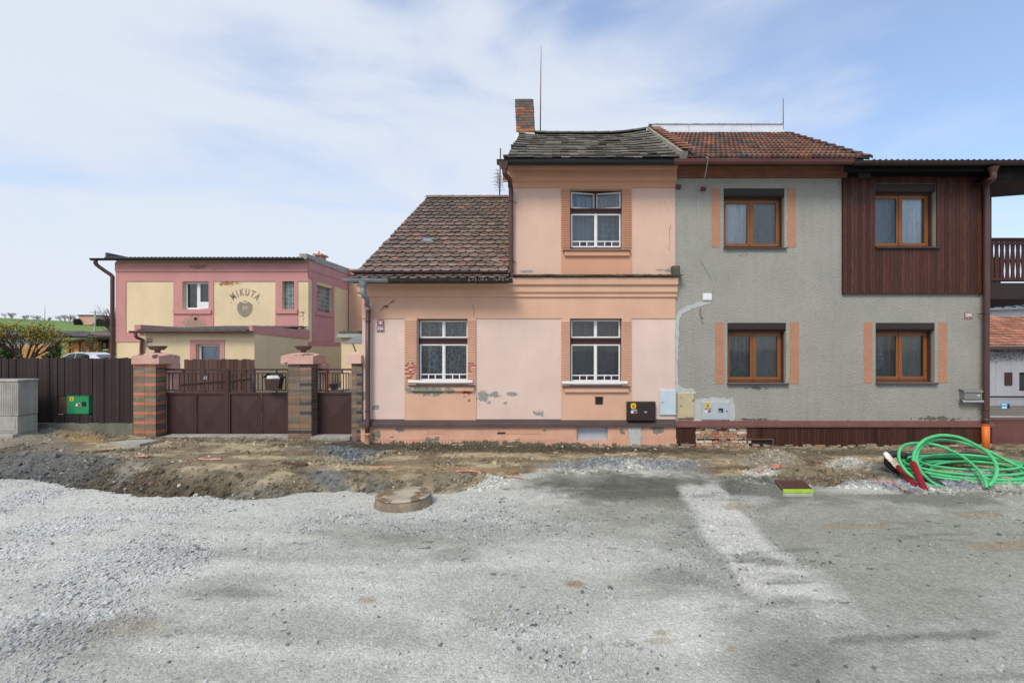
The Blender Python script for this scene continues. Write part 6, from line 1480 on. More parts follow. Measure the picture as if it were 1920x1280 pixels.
# enamel number plates
def plate(label, px, py, w_, h, num, y=0, D=10.0, mat='signdark', sub='1'):
    cx, cz = X(px, D), Z(py, D); t = MB(); t.box(cx - w_ / 2, cx + w_ / 2, y - .012, y, cz - h / 2, cz + h / 2); root = thing('number_plate', label, 'house number', (cx, y, cz - h / 2)); t.build('plate', M[mat], root, bevel=.004)
    b = MB(); e = .010
    for a0_, a1_, c0_, c1_ in ((-w_ / 2 + e, w_ / 2 - e, h / 2 - e - .004, h / 2 - e), (-w_ / 2 + e, w_ / 2 - e, -h / 2 + e, -h / 2 + e + .004), (-w_ / 2 + e, -w_ / 2 + e + .004, -h / 2 + e, h / 2 - e), (w_ / 2 - e - .004, w_ / 2 - e, -h / 2 + e, h / 2 - e)):
        b.box(cx + a0_, cx + a1_, y - .0135, y - .012, cz + c0_, cz + c1_)
    put_text(b, num, h * .62, cx, y - .014, cz + h * .06, bold=.035, sx=.92); 
    if sub: put_text(b, sub, h * .20, cx, y - .014, cz - h * .33, bold=.03)
    b.build('numerals', M['signwhite'], root); return root
plate('dull red house number 256 plate on the pink wall, below a bright red plate', 713.8, 616.6, .155, .135, '256')
plate('red house number 255 plate high on the grey wall near the downpipe', 1815.5, 591.8, .165, .145, '255', y=.004)
plate('small dark red house number plate on the yellow annex wall', 280.8, 638.2, .19, .16, '214', y=YA, D=DA)
t = thing('street_plate', 'bright red enamel plate with white bands, mounted above the number 256', 'sign', (X(714), 0, Z(609)))
mb = MB(); mb.box(X(707.5), X(720.6), -.012, 0, Z(609.5), Z(599.6)); mb.build('plate', M['signred'], t, bevel=.003)
mb = MB(); mb.box(X(708.2), X(719.9), -.0135, -.012, Z(602.3), Z(601.5)); mb.box(X(708.2), X(719.9), -.0135, -.012, Z(608.1), Z(607.3)); mb.box(X(710), X(718), -.0135, -.012, Z(605.2), Z(604)); mb.add([(X(714) + .022 * math.cos(a), -.0142, Z(604.6) + .034 * math.sin(a)) for a in np.linspace(0, 6.28, 13)[:-1]], [tuple(range(12))[::-1]]); mb.build('white_bands', M['signwhite'], t)
# mailbox on the grey house
t = thing('mailbox', 'grey metal mailbox with a newspaper roll below, on the grey wall by the downpipe', 'letterbox', (X(1818), -.1, Z(750)))
mb = MB(); mb.box(X(1799.5), X(1832), -.12, .004, Z(747.5), Z(731)); mb.build('body', M['greypaint'], t, bevel=.006)
mb = MB(); mb.profx(X(1797.5), X(1833), [(.004, Z(728.5)), (-.135, Z(730.5)), (-.14, Z(734.5)), (-.125, Z(734)), (-.12, Z(731.5)), (.004, Z(730.5))]); mb.build('lid', M['greypaint'], t, bevel=.003)
mb = MB(); mb.box(X(1823), X(1828), -.124, -.119, Z(741), Z(739.5)); mb.build('name_slot', M['signwhite'], t)
mb = MB(); r_ = .062; vs = []; n = 14
for x in (X(1796), X(1838)):
    for k in range(n): a = R(-60 + 300 * k / (n - 1)); vs.append((x, -.065 - r_ * math.sin(a) * 1, Z(751.5) - r_ * .55 * math.cos(a)))
mb.add(vs, [(k, k + 1, n + k + 1, n + k) for k in range(n - 1)], None, True); mb.build('newspaper_roll', M['galv'], t)
# junction box and cable
t = thing('junction_box', 'small white junction box with dripping plaster on the grey wall', 'junction box', (X(1325.5), 0, Z(564)))
mb = MB(); mb.box(X(1317.5), X(1334), -.03, .006, Z(563), Z(550)); mb.build('box', M['whitepaint'], t, bevel=.006)
mb = MB(); mb.box(X(1319.5), X(1332), -.034, -.03, Z(561), Z(552.5)); mb.build('cover', M['whitepaint'], t, bevel=.002)
mb = MB(); mb.tube(bez([(X(1278, 12.2), 2.2, Z(262, 12.2) - .02), P(1285, 275, 11.6), P(1298, 288, 10.8), P(1318, 293, 9.8), P(1326, 296, 9.38), P(1327, 300, 9.38), P(1322, 330, 9.6), P(1313, 352, 9.95), P(1309, 372, 9.985), P(1311, 430, 9.985), P(1315, 483, 9.985), P(1327, 508, 9.985), P(1337, 530, 9.985), P(1334, 549, 9.97)], 8), .0065, 6)
o = mb.build('cable', M['patchplaster'], None, (X(1315), 0, Z(480))); tag(o, 'thin pale cable running from the red roof down to the junction box', 'cable')
for a, b, lab in ((1271, 351.5, 'small rusty bracket at the top left edge of the grey wall'), (1317.5, 355.5, 'small rusty bracket beside the cable on the grey wall')):
    mb = MB(); mb.box(X(a) - .045, X(a) + .05, -.09, .006, Z(b) - .035, Z(b) + .035); mb.box(X(a) - .02, X(a) + .03, -.14, -.09, Z(b) - .02, Z(b) + .02); o = mb.build('bracket', M['rust'], None, (X(a), 0, Z(b)), bevel=.006); tag(o, lab, 'bracket', 'wall brackets')
mb = MB(); mb.tube([P(1314, 578, 9.98), P(1312, 586, 9.95), P(1316, 596, 9.93)], .007, 6); mb.lathe(X(1316.5, 9.93), -.07, [(0, Z(598, 9.93)), (.016, Z(598, 9.93)), (.016, Z(595, 9.93)), (0, Z(595, 9.93))], 8); o = mb.build('wall_hook', M['rust'], None, (X(1314), 0, Z(590))); tag(o, 'short bent rusty wire hook on the grey wall below the junction box', 'hook')
# rods and aerial on the roofs
mb = MB(); mb.tube([P(1013, 252, 13), P(1014.2, 130, 13), P(1014.8, 85, 13)], [.016, .010, .005], 6); o = mb.build('lightning_rod', M['rust'], None, P(1013, 252, 13)); tag(o, 'tall thin lightning rod beside the brick chimney', 'lightning rod')
mb = MB(); mb.tube([P(1468.5, 245, 13.1), P(1468.5, 185, 13.1)], [.014, .010], 6); o = mb.build('lightning_rod', M['rust'], None, P(1468, 245, 13.1)); tag(o, 'short lightning rod at the end of the silver ridge flashing', 'lightning rod')
t = thing('aerial', 'television aerial on a thin mast behind the lower brown roof', 'aerial', P(937, 375, 13.4))
mb = MB(); mb.tube([P(936.5, 376, 13.4), P(938.5, 278, 13.4)], .018, 6); mb.build('mast', M['rust'], t)
mb = MB(); A = P(937, 338, 13.4)
for k, (dz, ln) in enumerate([(.12, .2), (.02, .26), (-.08, .3), (-.2, .34)]):
    mb.tube([A + Vector((-.02, -.5, dz)), A + Vector((-.02, .4, dz))], .007, 4)
    for j in range(4): mb.tube([A + Vector((-ln / 2, -.4 + .22 * j, dz + .01)), A + Vector((ln / 2 - .05, -.4 + .22 * j, dz + .01))], .005, 4)
mb.build('elements', M['rust'], t)
mb = MB(); mb.add([P(931, 375, 13.2) + Vector(v) for v in ((0, 0, -.05), (.16, 0, -.02), (.14, 0, .02), (.02, .0, .09), (-.03, 0, .05), (0, .2, -.05), (.16, .2, -.02), (.14, .2, .02), (.02, .2, .09), (-.03, .2, .05))], [(0, 1, 2, 3, 4), (9, 8, 7, 6, 5)] + [(i, (i + 1) % 5, 5 + (i + 1) % 5, 5 + i) for i in range(5)]); mb.build('roof_vent', M['black'], roof1)

# ---------------------------------------------------------------- far right: gate, white neighbour
t = thing('mesh_gate', 'brown sheet metal gate with a wire mesh top at the right edge', 'gate', (X(1890, 10.6), .6, 0)); DR = 10.6; yr = .6
xr0 = GXR + .12; xr1 = 12.4
mb = MB(); mb.box(xr0, xr1, yr, yr + .03, -.15, Z(786, DR)); mb.box(xr0, xr1, yr - .012, yr, Z(788, DR), Z(785, DR)); mb.box(xr0, xr1, yr - .012, yr, Z(836, DR), Z(834, DR)); mb.build('sheet_panel', M['gatemetal2'] if 'gatemetal2' in M else M['redmetal'], t)
mb = MB(); zt, zb_ = Z(747, DR), Z(781, DR); mb.tube([(xr0 + .05, yr, zb_), (xr0 + .05, yr, zt), (xr1, yr, zt)], .018, 8); mb.tube([(xr0 + .05, yr, zb_), (xr1, yr, zb_)], .015, 8); fr = mb.build('frame', M['galv'], t)
mb = MB(); mb.tube([(xr0, yr, -.1), (xr0, yr, Z(744, DR)), (xr1, yr, Z(744, DR))], .022, 8); mb.build('outer_frame', M['black'], t)
mb = MB(); h_ = zt - zb_; x = xr0 + .05 - h_
while x < xr1:
    for sgn in (1, -1):
        xa, xb = x, x + h_; za, zb2 = (zb_, zt) if sgn > 0 else (zt, zb_)
        if xa < xr0 + .05: k = (xr0 + .05 - xa) / h_; za = za + (zb2 - za) * k; xa = xr0 + .05
        if xb > xa: mb.tube([(xa, yr + .004 * sgn, za), (xb, yr + .004 * sgn, zb2)], .0028, 3, cap=False)
    x += .062
mb.build('wire_mesh', M['galv'], fr)
t = thing('blue_sign', 'small blue and white sign wired to the mesh of the right gate', 'sign', (X(1883, DR), yr, Z(763, DR)))
mb = MB(); mb.box(X(1874.5, DR), X(1892, DR), yr - .026, yr - .02, Z(766, DR), Z(755, DR)); mb.build('plate', M['blue'], t, bevel=.004)
mb = MB(); mb.box(X(1876, DR), X(1885, DR), yr - .0275, yr - .026, Z(758.5, DR), Z(756.5, DR)); mb.add([(X(a, DR), yr - .0278, Z(b, DR)) for a, b in ((1876, 765), (1878, 761), (1882, 763), (1885, 760), (1886, 765))], [(0, 1, 2, 3, 4)]); mb.build('lettering', M['signwhite'], t)
mb = MB(); mb.add([(X(a, DR), yr - .028, Z(b, DR)) for a, b in ((1885.5, 765.2), (1887, 759), (1890, 756), (1891.3, 761), (1891.3, 765.2))], [(0, 1, 2, 3, 4)]); mb.build('dog_picture', M['black'], t)
nb = thing('neighbour_house', 'low grey rendered neighbour house with an orange tiled roof, seen past the right gate', 'house', (X(1900, 18), 8, 0)); DN = 18.0; yn = 8.0
nx0 = X(1836, DN); nx1 = X(2060, DN); no1 = (X(1911, DN), X(1955, DN), Z(733, DN), Z(698, DN))
mb = MB(); mb.wall(nx0, nx1, -.2, Z(652, DN), yn, .3, [no1]); mb.quad((nx0, yn, -.2), (nx0, yn + 5, -.2), (nx0, yn + 5, 2.1), (nx0, yn, 2.1)); mb.build('wall', M['greywall'], nb)
mb = MB(); ey0, ez0, ey1, ez1 = yn - .3, Z(648, DN - .3), yn + 3.2, Z(594, DN + 3.2); S2 = math.hypot(ey1 - ey0, ez1 - ez0); eyy, ezz = (ey1 - ey0) / S2, (ez1 - ez0) / S2; rows = 12
for i in range(rows):
    x = nx0 - .2
    while x < nx1 + .3:
        c = random.choice([(.36, .16, .10), (.30, .14, .09), (.42, .19, .11)]); g = random.uniform(.75, 1.2); c = [q * g for q in c]; s0 = S2 * i / rows; s1 = s0 + S2 / rows * 1.1; ns = 6; A_, B_, C_ = [], [], []
        for k in range(ns + 1):
            xx = x + .22 * k / ns; wv = .02 * math.sin(math.pi * k / ns) ** 2
            for arr, s_, h in ((A_, s0, .05 + wv), (B_, s1, .01 + wv), (C_, s0, .0)): arr.append((xx, ey0 + eyy * s_ - ezz * h, ez0 + ezz * s_ + eyy * h))
        n = ns + 1; mb.add(A_ + B_ + C_, [(k, k + 1, n + k + 1, n + k) for k in range(ns)] + [(2 * n + k, 2 * n + k + 1, k + 1, k) for k in range(ns)], c); x += .22
mb.quad((nx0 - .2, ey1, ez1), (nx1 + .3, ey1, ez1), (nx1 + .3, yn + 6.5, ez0), (nx0 - .2, yn + 6.5, ez0), (.2, .1, .06))
mb.build('roof', M['tile'], nb)
mb = MB(); mb.box(nx0 - .2, nx1 + .3, yn - .34, yn - .30, Z(654, DN - .3), Z(648.5, DN - .3)); mb.build('eaves_board', M['oldwood'], nb)
mb = MB(); mb.box(no1[0], no1[1], yn + .1, yn + .15, no1[2], no1[3]); w_ = mb.build('window', M['darkwood'], nb); mb = MB(); mb.box(no1[0] + .08, no1[1] - .08, yn + .09, yn + .10, no1[2] + .08, no1[3] - .08); mb.build('pane', M['carglass'], w_)
mb = MB(); mb.box(X(1883, DN), X(1897, DN), yn - .03, yn, Z(722, DN), Z(698, DN)); mb.build('shutter', M['gatemetal'], nb)
mb = MB()
for i in range(900):
    x = random.uniform(nx0, nx1); z = Z(656, DN) - random.random() ** 1.8 * .5 * (1 - (x - nx0) / 6); b0 = Vector((x, yn - .04 - random.random() * .2, z)); s = Vector((random.uniform(-.05, .05), 0, random.uniform(-.09, .02))); mb.add([b0, b0 + s, b0 + s * .5 + Vector((.03, 0, .02))], [(0, 1, 2)], (random.uniform(.3, 1.2),) * 3)
o = mb.build('dry_creeper', M['limb'], None, (nx0 + 2, yn, 1.8)); tag(o, 'dark dry creeper hanging under the eaves of the grey neighbour house', 'climbing plant')
bh = thing('white_house', 'white house with a dark sheet roof far behind the orange tiled one', 'house', (X(1900, 27), 17, 0)); DB = 27.0
mb = MB(); mb.box(X(1830, DB), X(2080, DB), DB - 10, DB - 4, -.2, Z(578, DB)); mb.build('wall', M['whitewall'], bh)
mb = MB(); mb.hexa([(X(1826, DB), DB - 10.4, Z(583, DB)), (X(2090, DB), DB - 10.4, Z(574, DB)), (X(2090, DB + 3), DB - 7, Z(556, DB + 3)), (X(1826, DB + 3), DB - 7, Z(566, DB + 3)), (X(1826, DB), DB - 10.4, Z(580, DB)), (X(2090, DB), DB - 10.4, Z(571, DB)), (X(2090, DB + 3), DB - 7, Z(553, DB + 3)), (X(1826, DB + 3), DB - 7, Z(563, DB + 3))]); rr = mb.build('roof', M['zinc'], bh)
mb = MB()
for k in range(14):
    a = X(1830 + 20 * k, DB); mb.bar((a, DB - 10.42, Z(580 - .7 * k, DB) + .05), (a + .35, DB - 7.2, Z(563 - .7 * k, DB + 3) + .05), .10, .05)
mb.build('roof_seams', M['black'], rr)
# ---------------------------------------------------------------- things on the ground of the street
def hz(x, D): return float(hgt(np.array([[x]]), np.array([[D]]))[0, 0])
gxm, gdm = X(757, 6.22), 6.22
mh = thing('manhole', 'raised round concrete manhole with a tan lid at the edge of the road', 'manhole', (gxm, gdm - 10, -.05))
mb = MB(); r_ = .345; mb.lathe(gxm, gdm - 10, [(r_ + .05, -.2), (r_ + .02, .0), (r_, .10), (r_ - .012, .115)], 48); M['manring'] = pmat('damp_concrete_ring', (.25, .20, .145), .95, .5, 6, .9, 30, .015, fine=.15, streak=.5); mb.build('ring', M['manring'], mh)
mb = MB(); mb.lathe(gxm, gdm - 10, [(r_ - .002, .115), (r_ + .004, .124), (r_ - .004, .134), (r_ - .04, .138), (0, .142)], 48)
M['manlid'] = pmat('dusty_concrete_lid', (.36, .31, .235), .95, .45, 5, .8, 40, .01, fine=.15, patches=[((.20, .14, .08), [(-2.2, .1, .18, .2, .8), (-1.75, .12, .1, .2, .8)])]); mb.build('lid', M['manlid'], mh)
dr = thing('drain_grate', 'rusty street drain grate with a lime green sprayed edge at the gravel border', 'drain', (3.38, -3.25, 0))
ax0, ax1, ay0, ay1, zt, shx = 3.08, 3.49, 6.50 - 10, 6.98 - 10, .105, .11
def shear(x0_, x1_, y0_, y1_, z0_, z1_):
    f = lambda y: shx * (y - ay0) / (ay1 - ay0)
    return [(x0_ + f(y0_), y0_, z0_), (x1_ + f(y0_), y0_, z0_), (x1_ + f(y1_), y1_, z0_), (x0_ + f(y1_), y1_, z0_), (x0_ + f(y0_), y0_, z1_), (x1_ + f(y0_), y0_, z1_), (x1_ + f(y1_), y1_, z1_), (x0_ + f(y1_), y1_, z1_)]
mb = MB(); mb.hexa(shear(ax0, ax1, ay0, ay1, -.15, zt - .05)); mb.build('box', M['cement'], dr, bevel=.015)
mb = MB(); mb.hexa(shear(ax0, ax1, ay0 - .002, ay0 + .03, zt - .05, zt)); mb.build('front_edge', M['lime'], dr, bevel=.004)
mb = MB(); mb.hexa(shear(ax0, ax0 + .02, ay0 + .03, ay1, zt - .045, zt - .002)); mb.hexa(shear(ax1 - .02, ax1, ay0 + .03, ay1, zt - .045, zt - .002)); mb.hexa(shear(ax0, ax1, ay1, ay1 + .02, zt - .045, zt))
for i in range(9): a_ = ax0 + .035 + i * .040; mb.hexa(shear(a_, a_ + .018, ay0 + .03, ay1, zt - .04, zt - .004))
mb.build('grating', M['rust'], dr)
# green pipe coil
gp = thing('pipe_coil', 'large loose coil of bright green plastic pipe lying by the grey house', 'pipe', (6.5, -2.4, 0))
cxp, cdp = 6.55, 7.66
def coil_loop(rx, ry, ox, oy, z, tilt, ph, wob=.02):
    pts = []
    for k in range(72):
        a = 2 * math.pi * k / 72 + ph; x = cxp + ox + rx * math.cos(a); d_ = cdp + oy + ry * math.sin(a)
        pts.append((x, d_ - 10, z + tilt * math.cos(a - .6) + wob * math.sin(2 * a + ph)))
    return pts
specs = [(1.00, .70, 0, .0, .045, .0), (.97, .67, .02, .01, .095, .01), (.92, .63, .03, .0, .045, .0), (.89, .61, .0, .02, .145, .01), (.84, .57, .05, .01, .07, .0), (.80, .55, .06, .0, .125, .015), (.74, .51, .10, .02, .05, .01), (.70, .48, .06, .03, .175, .01), (.62, .42, .16, .02, .06, .02)]
for i, s_ in enumerate(specs):
    mb = MB(); mb.tube(coil_loop(s_[0], s_[1], s_[2], s_[3], s_[4] + .02, s_[5] * 2, i * .7, .008), .0205, 10, closed=True); mb.build('coil_turn', M['pipegreen'], gp)
q6 = lambda zx, zy, D: P(1640 + zx / 6.857, 780 + zy / 6.857, D)
def loop(pts, r=.0235, name='loop'):
    mb = MB(); mb.tube(bez([q6(*p) for p in pts], 8), r, 10); return mb.build(name, M['pipegreen'], gp)
loop([(510, 640, 7.35), (500, 560, 7.40), (512, 470, 7.5), (565, 375, 7.6), (660, 295, 7.7), (800, 252, 7.8), (930, 248, 7.85), (1100, 278, 7.8), (1290, 365, 7.6), (1430, 450, 7.4), (1530, 560, 7.15), (1568, 680, 6.95), (1545, 800, 6.8), (1470, 900, 6.75)], .026)
loop([(520, 640, 7.42), (538, 540, 7.5), (560, 440, 7.6), (620, 375, 7.75), (730, 318, 7.85), (870, 305, 7.95), (1100, 335, 7.9), (1340, 405, 7.75), (1480, 455, 7.6), (1650, 545, 7.5), (1800, 620, 7.4), (1960, 700, 7.35), (2100, 780, 7.4), (2160, 860, 7.5)], .0235)
loop([(900, 945, 7.0), (700, 885, 7.05), (560, 820, 7.15), (430, 730, 7.25), (345, 620, 7.4), (310, 510, 7.5), (335, 410, 7.6), (430, 356, 7.7), (600, 345, 7.8), (800, 372, 7.75), (980, 440, 7.6), (1130, 520, 7.4), (1270, 630, 7.15), (1370, 740, 6.95), (1425, 850, 6.8), (1440, 920, 6.75)], .0225)
loop([(545, 560, 7.5), (560, 640, 7.45), (620, 740, 7.3), (740, 850, 7.1), (900, 925, 6.95), (1000, 960, 6.9)], .0225)
def redpipe(label, pts, r=.044):
    mb = MB(); ps = bez([q6(*p) for p in pts], 40); rs = [r * (1.0 if (i % 2) else .93) for i in range(len(ps))]; mb.tube(ps, rs, 16); o = mb.build('duct_pipe', M['pipered'], None, ps[0]); return tag(o, label, 'pipe', 'red ribbed ducts')
redpipe('left dark red ribbed duct, pushed out of the white and yellow taped end', [(300, 655, 7.75), (430, 800, 7.3), (560, 945, 6.95), (600, 990, 6.85)])
redpipe('right dark red ribbed duct with green pipes coming out of its end', [(490, 600, 7.35), (560, 760, 7.1), (640, 940, 6.85), (660, 985, 6.8)], .045)
def corr(pts, r, name, label, cat):
    mb = MB(); ps = bez([q6(*p) for p in pts], 36); mb.tube(ps, [r * (1 if i % 4 < 2 else .86) for i in range(len(ps))], 14); o = mb.build(name, M['blackplastic'], None, ps[0]); return tag(o, label, cat)
corr([(330, 520, 8.3), (560, 545, 8.35), (800, 540, 8.4), (1050, 525, 8.45), (1300, 525, 8.5), (1500, 575, 8.45)], .085, 'corrugated_pipe', 'black ribbed drainage pipe lying behind the green coil', 'pipe')
corr([(330, 700, 7.8), (230, 665, 7.85), (165, 590, 7.95), (200, 510, 8.05), (300, 480, 8.1), (400, 530, 8.0)], .055, 'corrugated_pipe', 'short black ribbed pipe bent round under the taped duct end', 'pipe')
corr([(560, 690, 7.6), (640, 760, 7.4), (720, 830, 7.25), (840, 900, 7.1), (900, 960, 7.0)], .06, 'corrugated_pipe', 'black ribbed pipe between the red ducts and the green coil', 'pipe')
mb = MB(); ps = bez([q6(160, 505, 7.85), q6(230, 580, 7.8), q6(310, 660, 7.72)], 22); n = 12; vs = []
for i, p in enumerate(ps):
    for k in range(n):
        a = 2 * math.pi * k / n; rr = .055 + random.uniform(-.012, .016); vs.append(p + Vector((math.cos(a) * rr * .8, math.sin(a) * rr * .9, math.sin(a) * rr * .9)))
pal = [(.75, .72, .74), (.62, .50, .56), (.72, .55, .10), (.78, .76, .78), (.52, .42, .50), (.70, .38, .30)]
for i in range(len(ps) - 1):
    for k in range(n): mb.add([vs[i * n + k], vs[i * n + (k + 1) % n], vs[(i + 1) * n + (k + 1) % n], vs[(i + 1) * n + k]], [(0, 1, 2, 3)], pal[(i // 3 + k // 4) % 6] if random.random() < .8 else random.choice(pal))
mb.add([vs[k] for k in range(n)], [tuple(range(n))], (.7, .7, .72)); o = mb.build('taped_end', M['tape'], None, ps[0]); tag(o, 'crumpled white and yellow tape wrapped round the end of a pipe', 'tape')
# scraps of salmon warning tape
def strip_tape(label, path, w_=.06, grp='scraps of salmon warning tape'):
    mb = MB(); pts = []
    for a, b in path: gx_, gd_ = G(a, b, .08); pts.append((gx_, gd_))
    vs = []; m_ = 0
    for i in range(len(pts) - 1):
        for k in range(8):
            t = k / 8; x = pts[i][0] + (pts[i + 1][0] - pts[i][0]) * t; d_ = pts[i][1] + (pts[i + 1][1] - pts[i][1]) * t; w2 = w_ * random.uniform(.35, 1.1)
            z = hz(x, d_) + .012; vs += [(x + random.uniform(-.01, .01), d_ - 10 - w2 / 2, z + random.uniform(0, .02)), (x + random.uniform(-.01, .01), d_ - 10, z + random.uniform(.01, .035)), (x, d_ - 10 + w2 / 2, z + random.uniform(0, .03))]; m_ += 1
    mb.add(vs, [(i * 3 + j, i * 3 + 3 + j, i * 3 + 4 + j, i * 3 + 1 + j) for i in range(m_ - 1) for j in (0, 1)])
    o = mb.build('warning_tape', M['salmon'], None, vs[0]); tag(o, label, 'tape', grp)
strip_tape('salmon tape scrap on the earth in front of the orange striped pillar', [(238, 867), (258, 864), (280, 866)], .07)
strip_tape('long salmon tape strip on the earth in front of the double gate', [(338, 875), (372, 869), (422, 868)], .06)
strip_tape('thin salmon tape strip on the earth below the house number', [(688, 874), (715, 872), (746, 871)], .05)
strip_tape('salmon tape strip between the manhole and the left window', [(855, 877), (878, 876), (905, 879)], .07)
strip_tape('salmon tape strip on the earth below the middle window', [(940, 886), (962, 885), (985, 889)], .06)
strip_tape('small salmon tape knot on the rubble mound behind the drain', [(1448, 868), (1460, 861), (1470, 866)], .20)
strip_tape('tiny salmon tape scrap left of the rubble mound', [(1422, 874), (1430, 868)], .10)
strip_tape('salmon tape strip on the ground left of the red ducts', [(1633, 893), (1650, 895), (1668, 896)], .12)
strip_tape('salmon tape strip trailing to the foot of the red ducts', [(1674, 894), (1684, 903), (1696, 912)], .09)
def slab_on(label, a, b, w_, h, mat, cat, name):
    (xa, da), (xb, db) = G(*a, .08), G(*b, .08); za = max(hz(xa, da), hz(xb, db)) + .0; dx, dd_ = xb - xa, db - da; L_ = math.hypot(dx, dd_); nx_, nd_ = -dd_ / L_ * w_ / 2, dx / L_ * w_ / 2
    q = [(xa - nx_, da - nd_ - 10), (xb - nx_, db - nd_ - 10), (xb + nx_, db + nd_ - 10), (xa + nx_, da + nd_ - 10)]
    mb = MB(); mb.hexa([(a_, b_, za - .03) for a_, b_ in q] + [(a_, b_, za + h + random.uniform(-.006, .006)) for a_, b_ in q]); o = mb.build(name, mat, None, (xa, da - 10, za), bevel=.008); tag(o, label, cat)
slab_on('long narrow broken concrete kerb edge half buried behind the manhole', (688, 897), (776, 897), .10, .05, M['concrete'], 'kerb', 'kerb_fragment')
slab_on('weathered brown plank at the trench edge in front of the pillar between the gates', (528, 871), (575, 873), .05, .03, M['oldwood'], 'plank', 'plank')

# ---------------------------------------------------------------- background beyond the fence
def foliage(mb, blobs, n, size, pal, dark=.5):
    for i in range(n):
        b = random.choice(blobs); v = Vector((random.gauss(0, 1), random.gauss(0, 1), random.gauss(0, 1))).normalized() * random.random() ** .4
        p = Vector(b[0]) + Vector((v.x * b[1], v.y * b[1], v.z * b[2])); s = size * random.uniform(.6, 1.4)
        a = Vector((random.uniform(-1, 1), random.uniform(-1, 1), random.uniform(-1, 1))).normalized(); c = a.cross(Vector((random.uniform(-1, 1), random.uniform(-1, 1), .3))).normalized()
        g = random.uniform(.6, 1.3); q = random.choice(pal); mb.add([p - a * s, p + c * s * .5, p + a * s, p - c * s * .5], [(0, 1, 2, 3)], (q[0] * g, q[1] * g, q[2] * g))
def branches(mb, p, d_, ln, r, depth, spread=.6, n=3, tips=None, upb=.15):
    e = p + d_ * ln; mid = p + d_ * ln * .5 + Vector((random.uniform(-1, 1), random.uniform(-1, 1), 0)) * ln * .06
    mb.tube([p, mid, e], [r, r * .8, r * .62], 5 if r > .03 else 3, cap=False)
    if depth == 0:
        if tips is not None: tips.append(e)
        return
    for k in range(n):
        nd = (d_ + Vector((random.uniform(-1, 1), random.uniform(-1, 1), random.uniform(-.6, .8))) * spread + Vector((0, 0, upb))).normalized()
        branches(mb, p + d_ * ln * random.uniform(.55, 1.0), nd, ln * random.uniform(.6, .85), r * .6, depth - 1, spread, n, tips, upb)
def lz(x, y): return float(land(np.array([[x]]), np.array([[y]]))[0, 0])
random.seed(5)
DT = 27.0; tx_, ty_ = X(48, DT), DT - 10; tz = lz(tx_, ty_)
tr = thing('autumn_tree', 'spreading low tree with thinning yellow and green leaves above the left fence', 'tree', (tx_, ty_, tz))
mb = MB(); tips = []
mb.tube([(tx_, ty_, tz), (tx_, ty_, tz + .9)], [.13, .11], 8)
for a in (-1.35, -.8, -.25, .35, .85, 1.3):
    branches(mb, Vector((tx_, ty_, tz + .65)), Vector((math.sin(a), random.uniform(-.4, .4), .95)).normalized(), .98, .07, 4, .55, 3, tips, .08)
mb.build('trunk', M['limb'], tr)
mb = MB(); bl = [((t.x, t.y, t.z), .32, .26) for t in tips]; foliage(mb, bl, 3800, .055, [(.42, .26, .04), (.48, .28, .04), (.24, .26, .06), (.19, .23, .06), (.16, .20, .06), (.34, .25, .05), (.30, .27, .07)]); mb.build('crown', M['leaf'], tr)
def shrub(label, px, py0, py1, D, wpx, pal, n, size, grp=None, name='shrub', cat='shrub'):
    x, y = X(px, D), D - 10; z0 = lz(x, y); z1 = Z(py0, D); w2 = wpx / F * D / 2; t = thing(name, label, cat, (x, y, z0), grp)
    mb = MB(); 
    for k in range(5): branches(mb, Vector((x + random.uniform(-.3, .3) * w2, y, z0)), Vector((random.uniform(-.4, .4), random.uniform(-.2, .2), 1)).normalized(), (z1 - z0) * .38, .03, 3, .5, 2)
    mb.build('trunk', M['limb'], t); mb = MB(); bl = [((x + random.uniform(-.8, .8) * w2, y + random.uniform(-.5, .5) * w2, z0 + (z1 - z0) * random.uniform(.3, .85)), w2 * .38, (z1 - z0) * .16) for _ in range(12)]
    foliage(mb, bl, n, size, pal); mb.build('crown', M['leaf'], t)
grn = [(.05, .09, .03), (.07, .12, .035), (.04, .07, .025)]
shrub('dark green shrub between the autumn tree and the log cabin', 100, 640, 672, 31, 40, grn, 1800, .07)
shrub('thin olive shrub growing in front of the log cabin corner', 167, 622, 672, 36, 22, [(.16, .14, .05), (.12, .12, .04)], 700, .06)
shrub('dark green bush low behind the fence at the left edge', 10, 648, 672, 32, 60, grn, 1800, .08)
for px, py, hh, lab in ((20, 598, 20, 'bare tree at the far left of the hilltop'), (46, 600, 15, 'second bare tree from the left on the hilltop'), (69, 602, 15, 'thin bare tree on the hilltop just left of the far mast'), (88, 602, 12, 'low bare tree on the hilltop just right of the far mast'), (118, 604, 20, 'bare tree left of the widest one on the hilltop'), (133, 605, 21, 'widest bare tree on the hilltop next to the pink barn')):
    D = 236.0; x, y = X(px, D), D - 10; z = lz(x, y); h = hh / F * D; t = MB()
    for k in range(4): branches(t, Vector((x + random.uniform(-1.6, 1.6), y, z - .3)), Vector((random.uniform(-.6, .6), 0, 1)).normalized(), h * .30, .13, 5, .75, 3)
    o = t.build('bare_tree', M['farbranch'], None, (x, y, z)); tag(o, lab, 'tree', 'bare trees along the hilltop')
def farhedge(label, px0, px1, py, D, hgt_px):
    mb = MB(); x0, x1 = X(px0, D), X(px1, D); y = D - 10; bl = []
    for k in range(14): x = x0 + (x1 - x0) * (k + .5) / 14; z = lz(x, y); bl.append(((x, y, z + hgt_px / F * D * random.uniform(.3, .6)), (x1 - x0) / 16 + .6, hgt_px / F * D * .5))
    foliage(mb, bl, 2600, .35, [(.035, .05, .03), (.05, .065, .04), (.028, .045, .03)]); o = mb.build('evergreens', M['leaf'], None, (x0, y, lz(x0, y))); tag(o, label, 'trees')
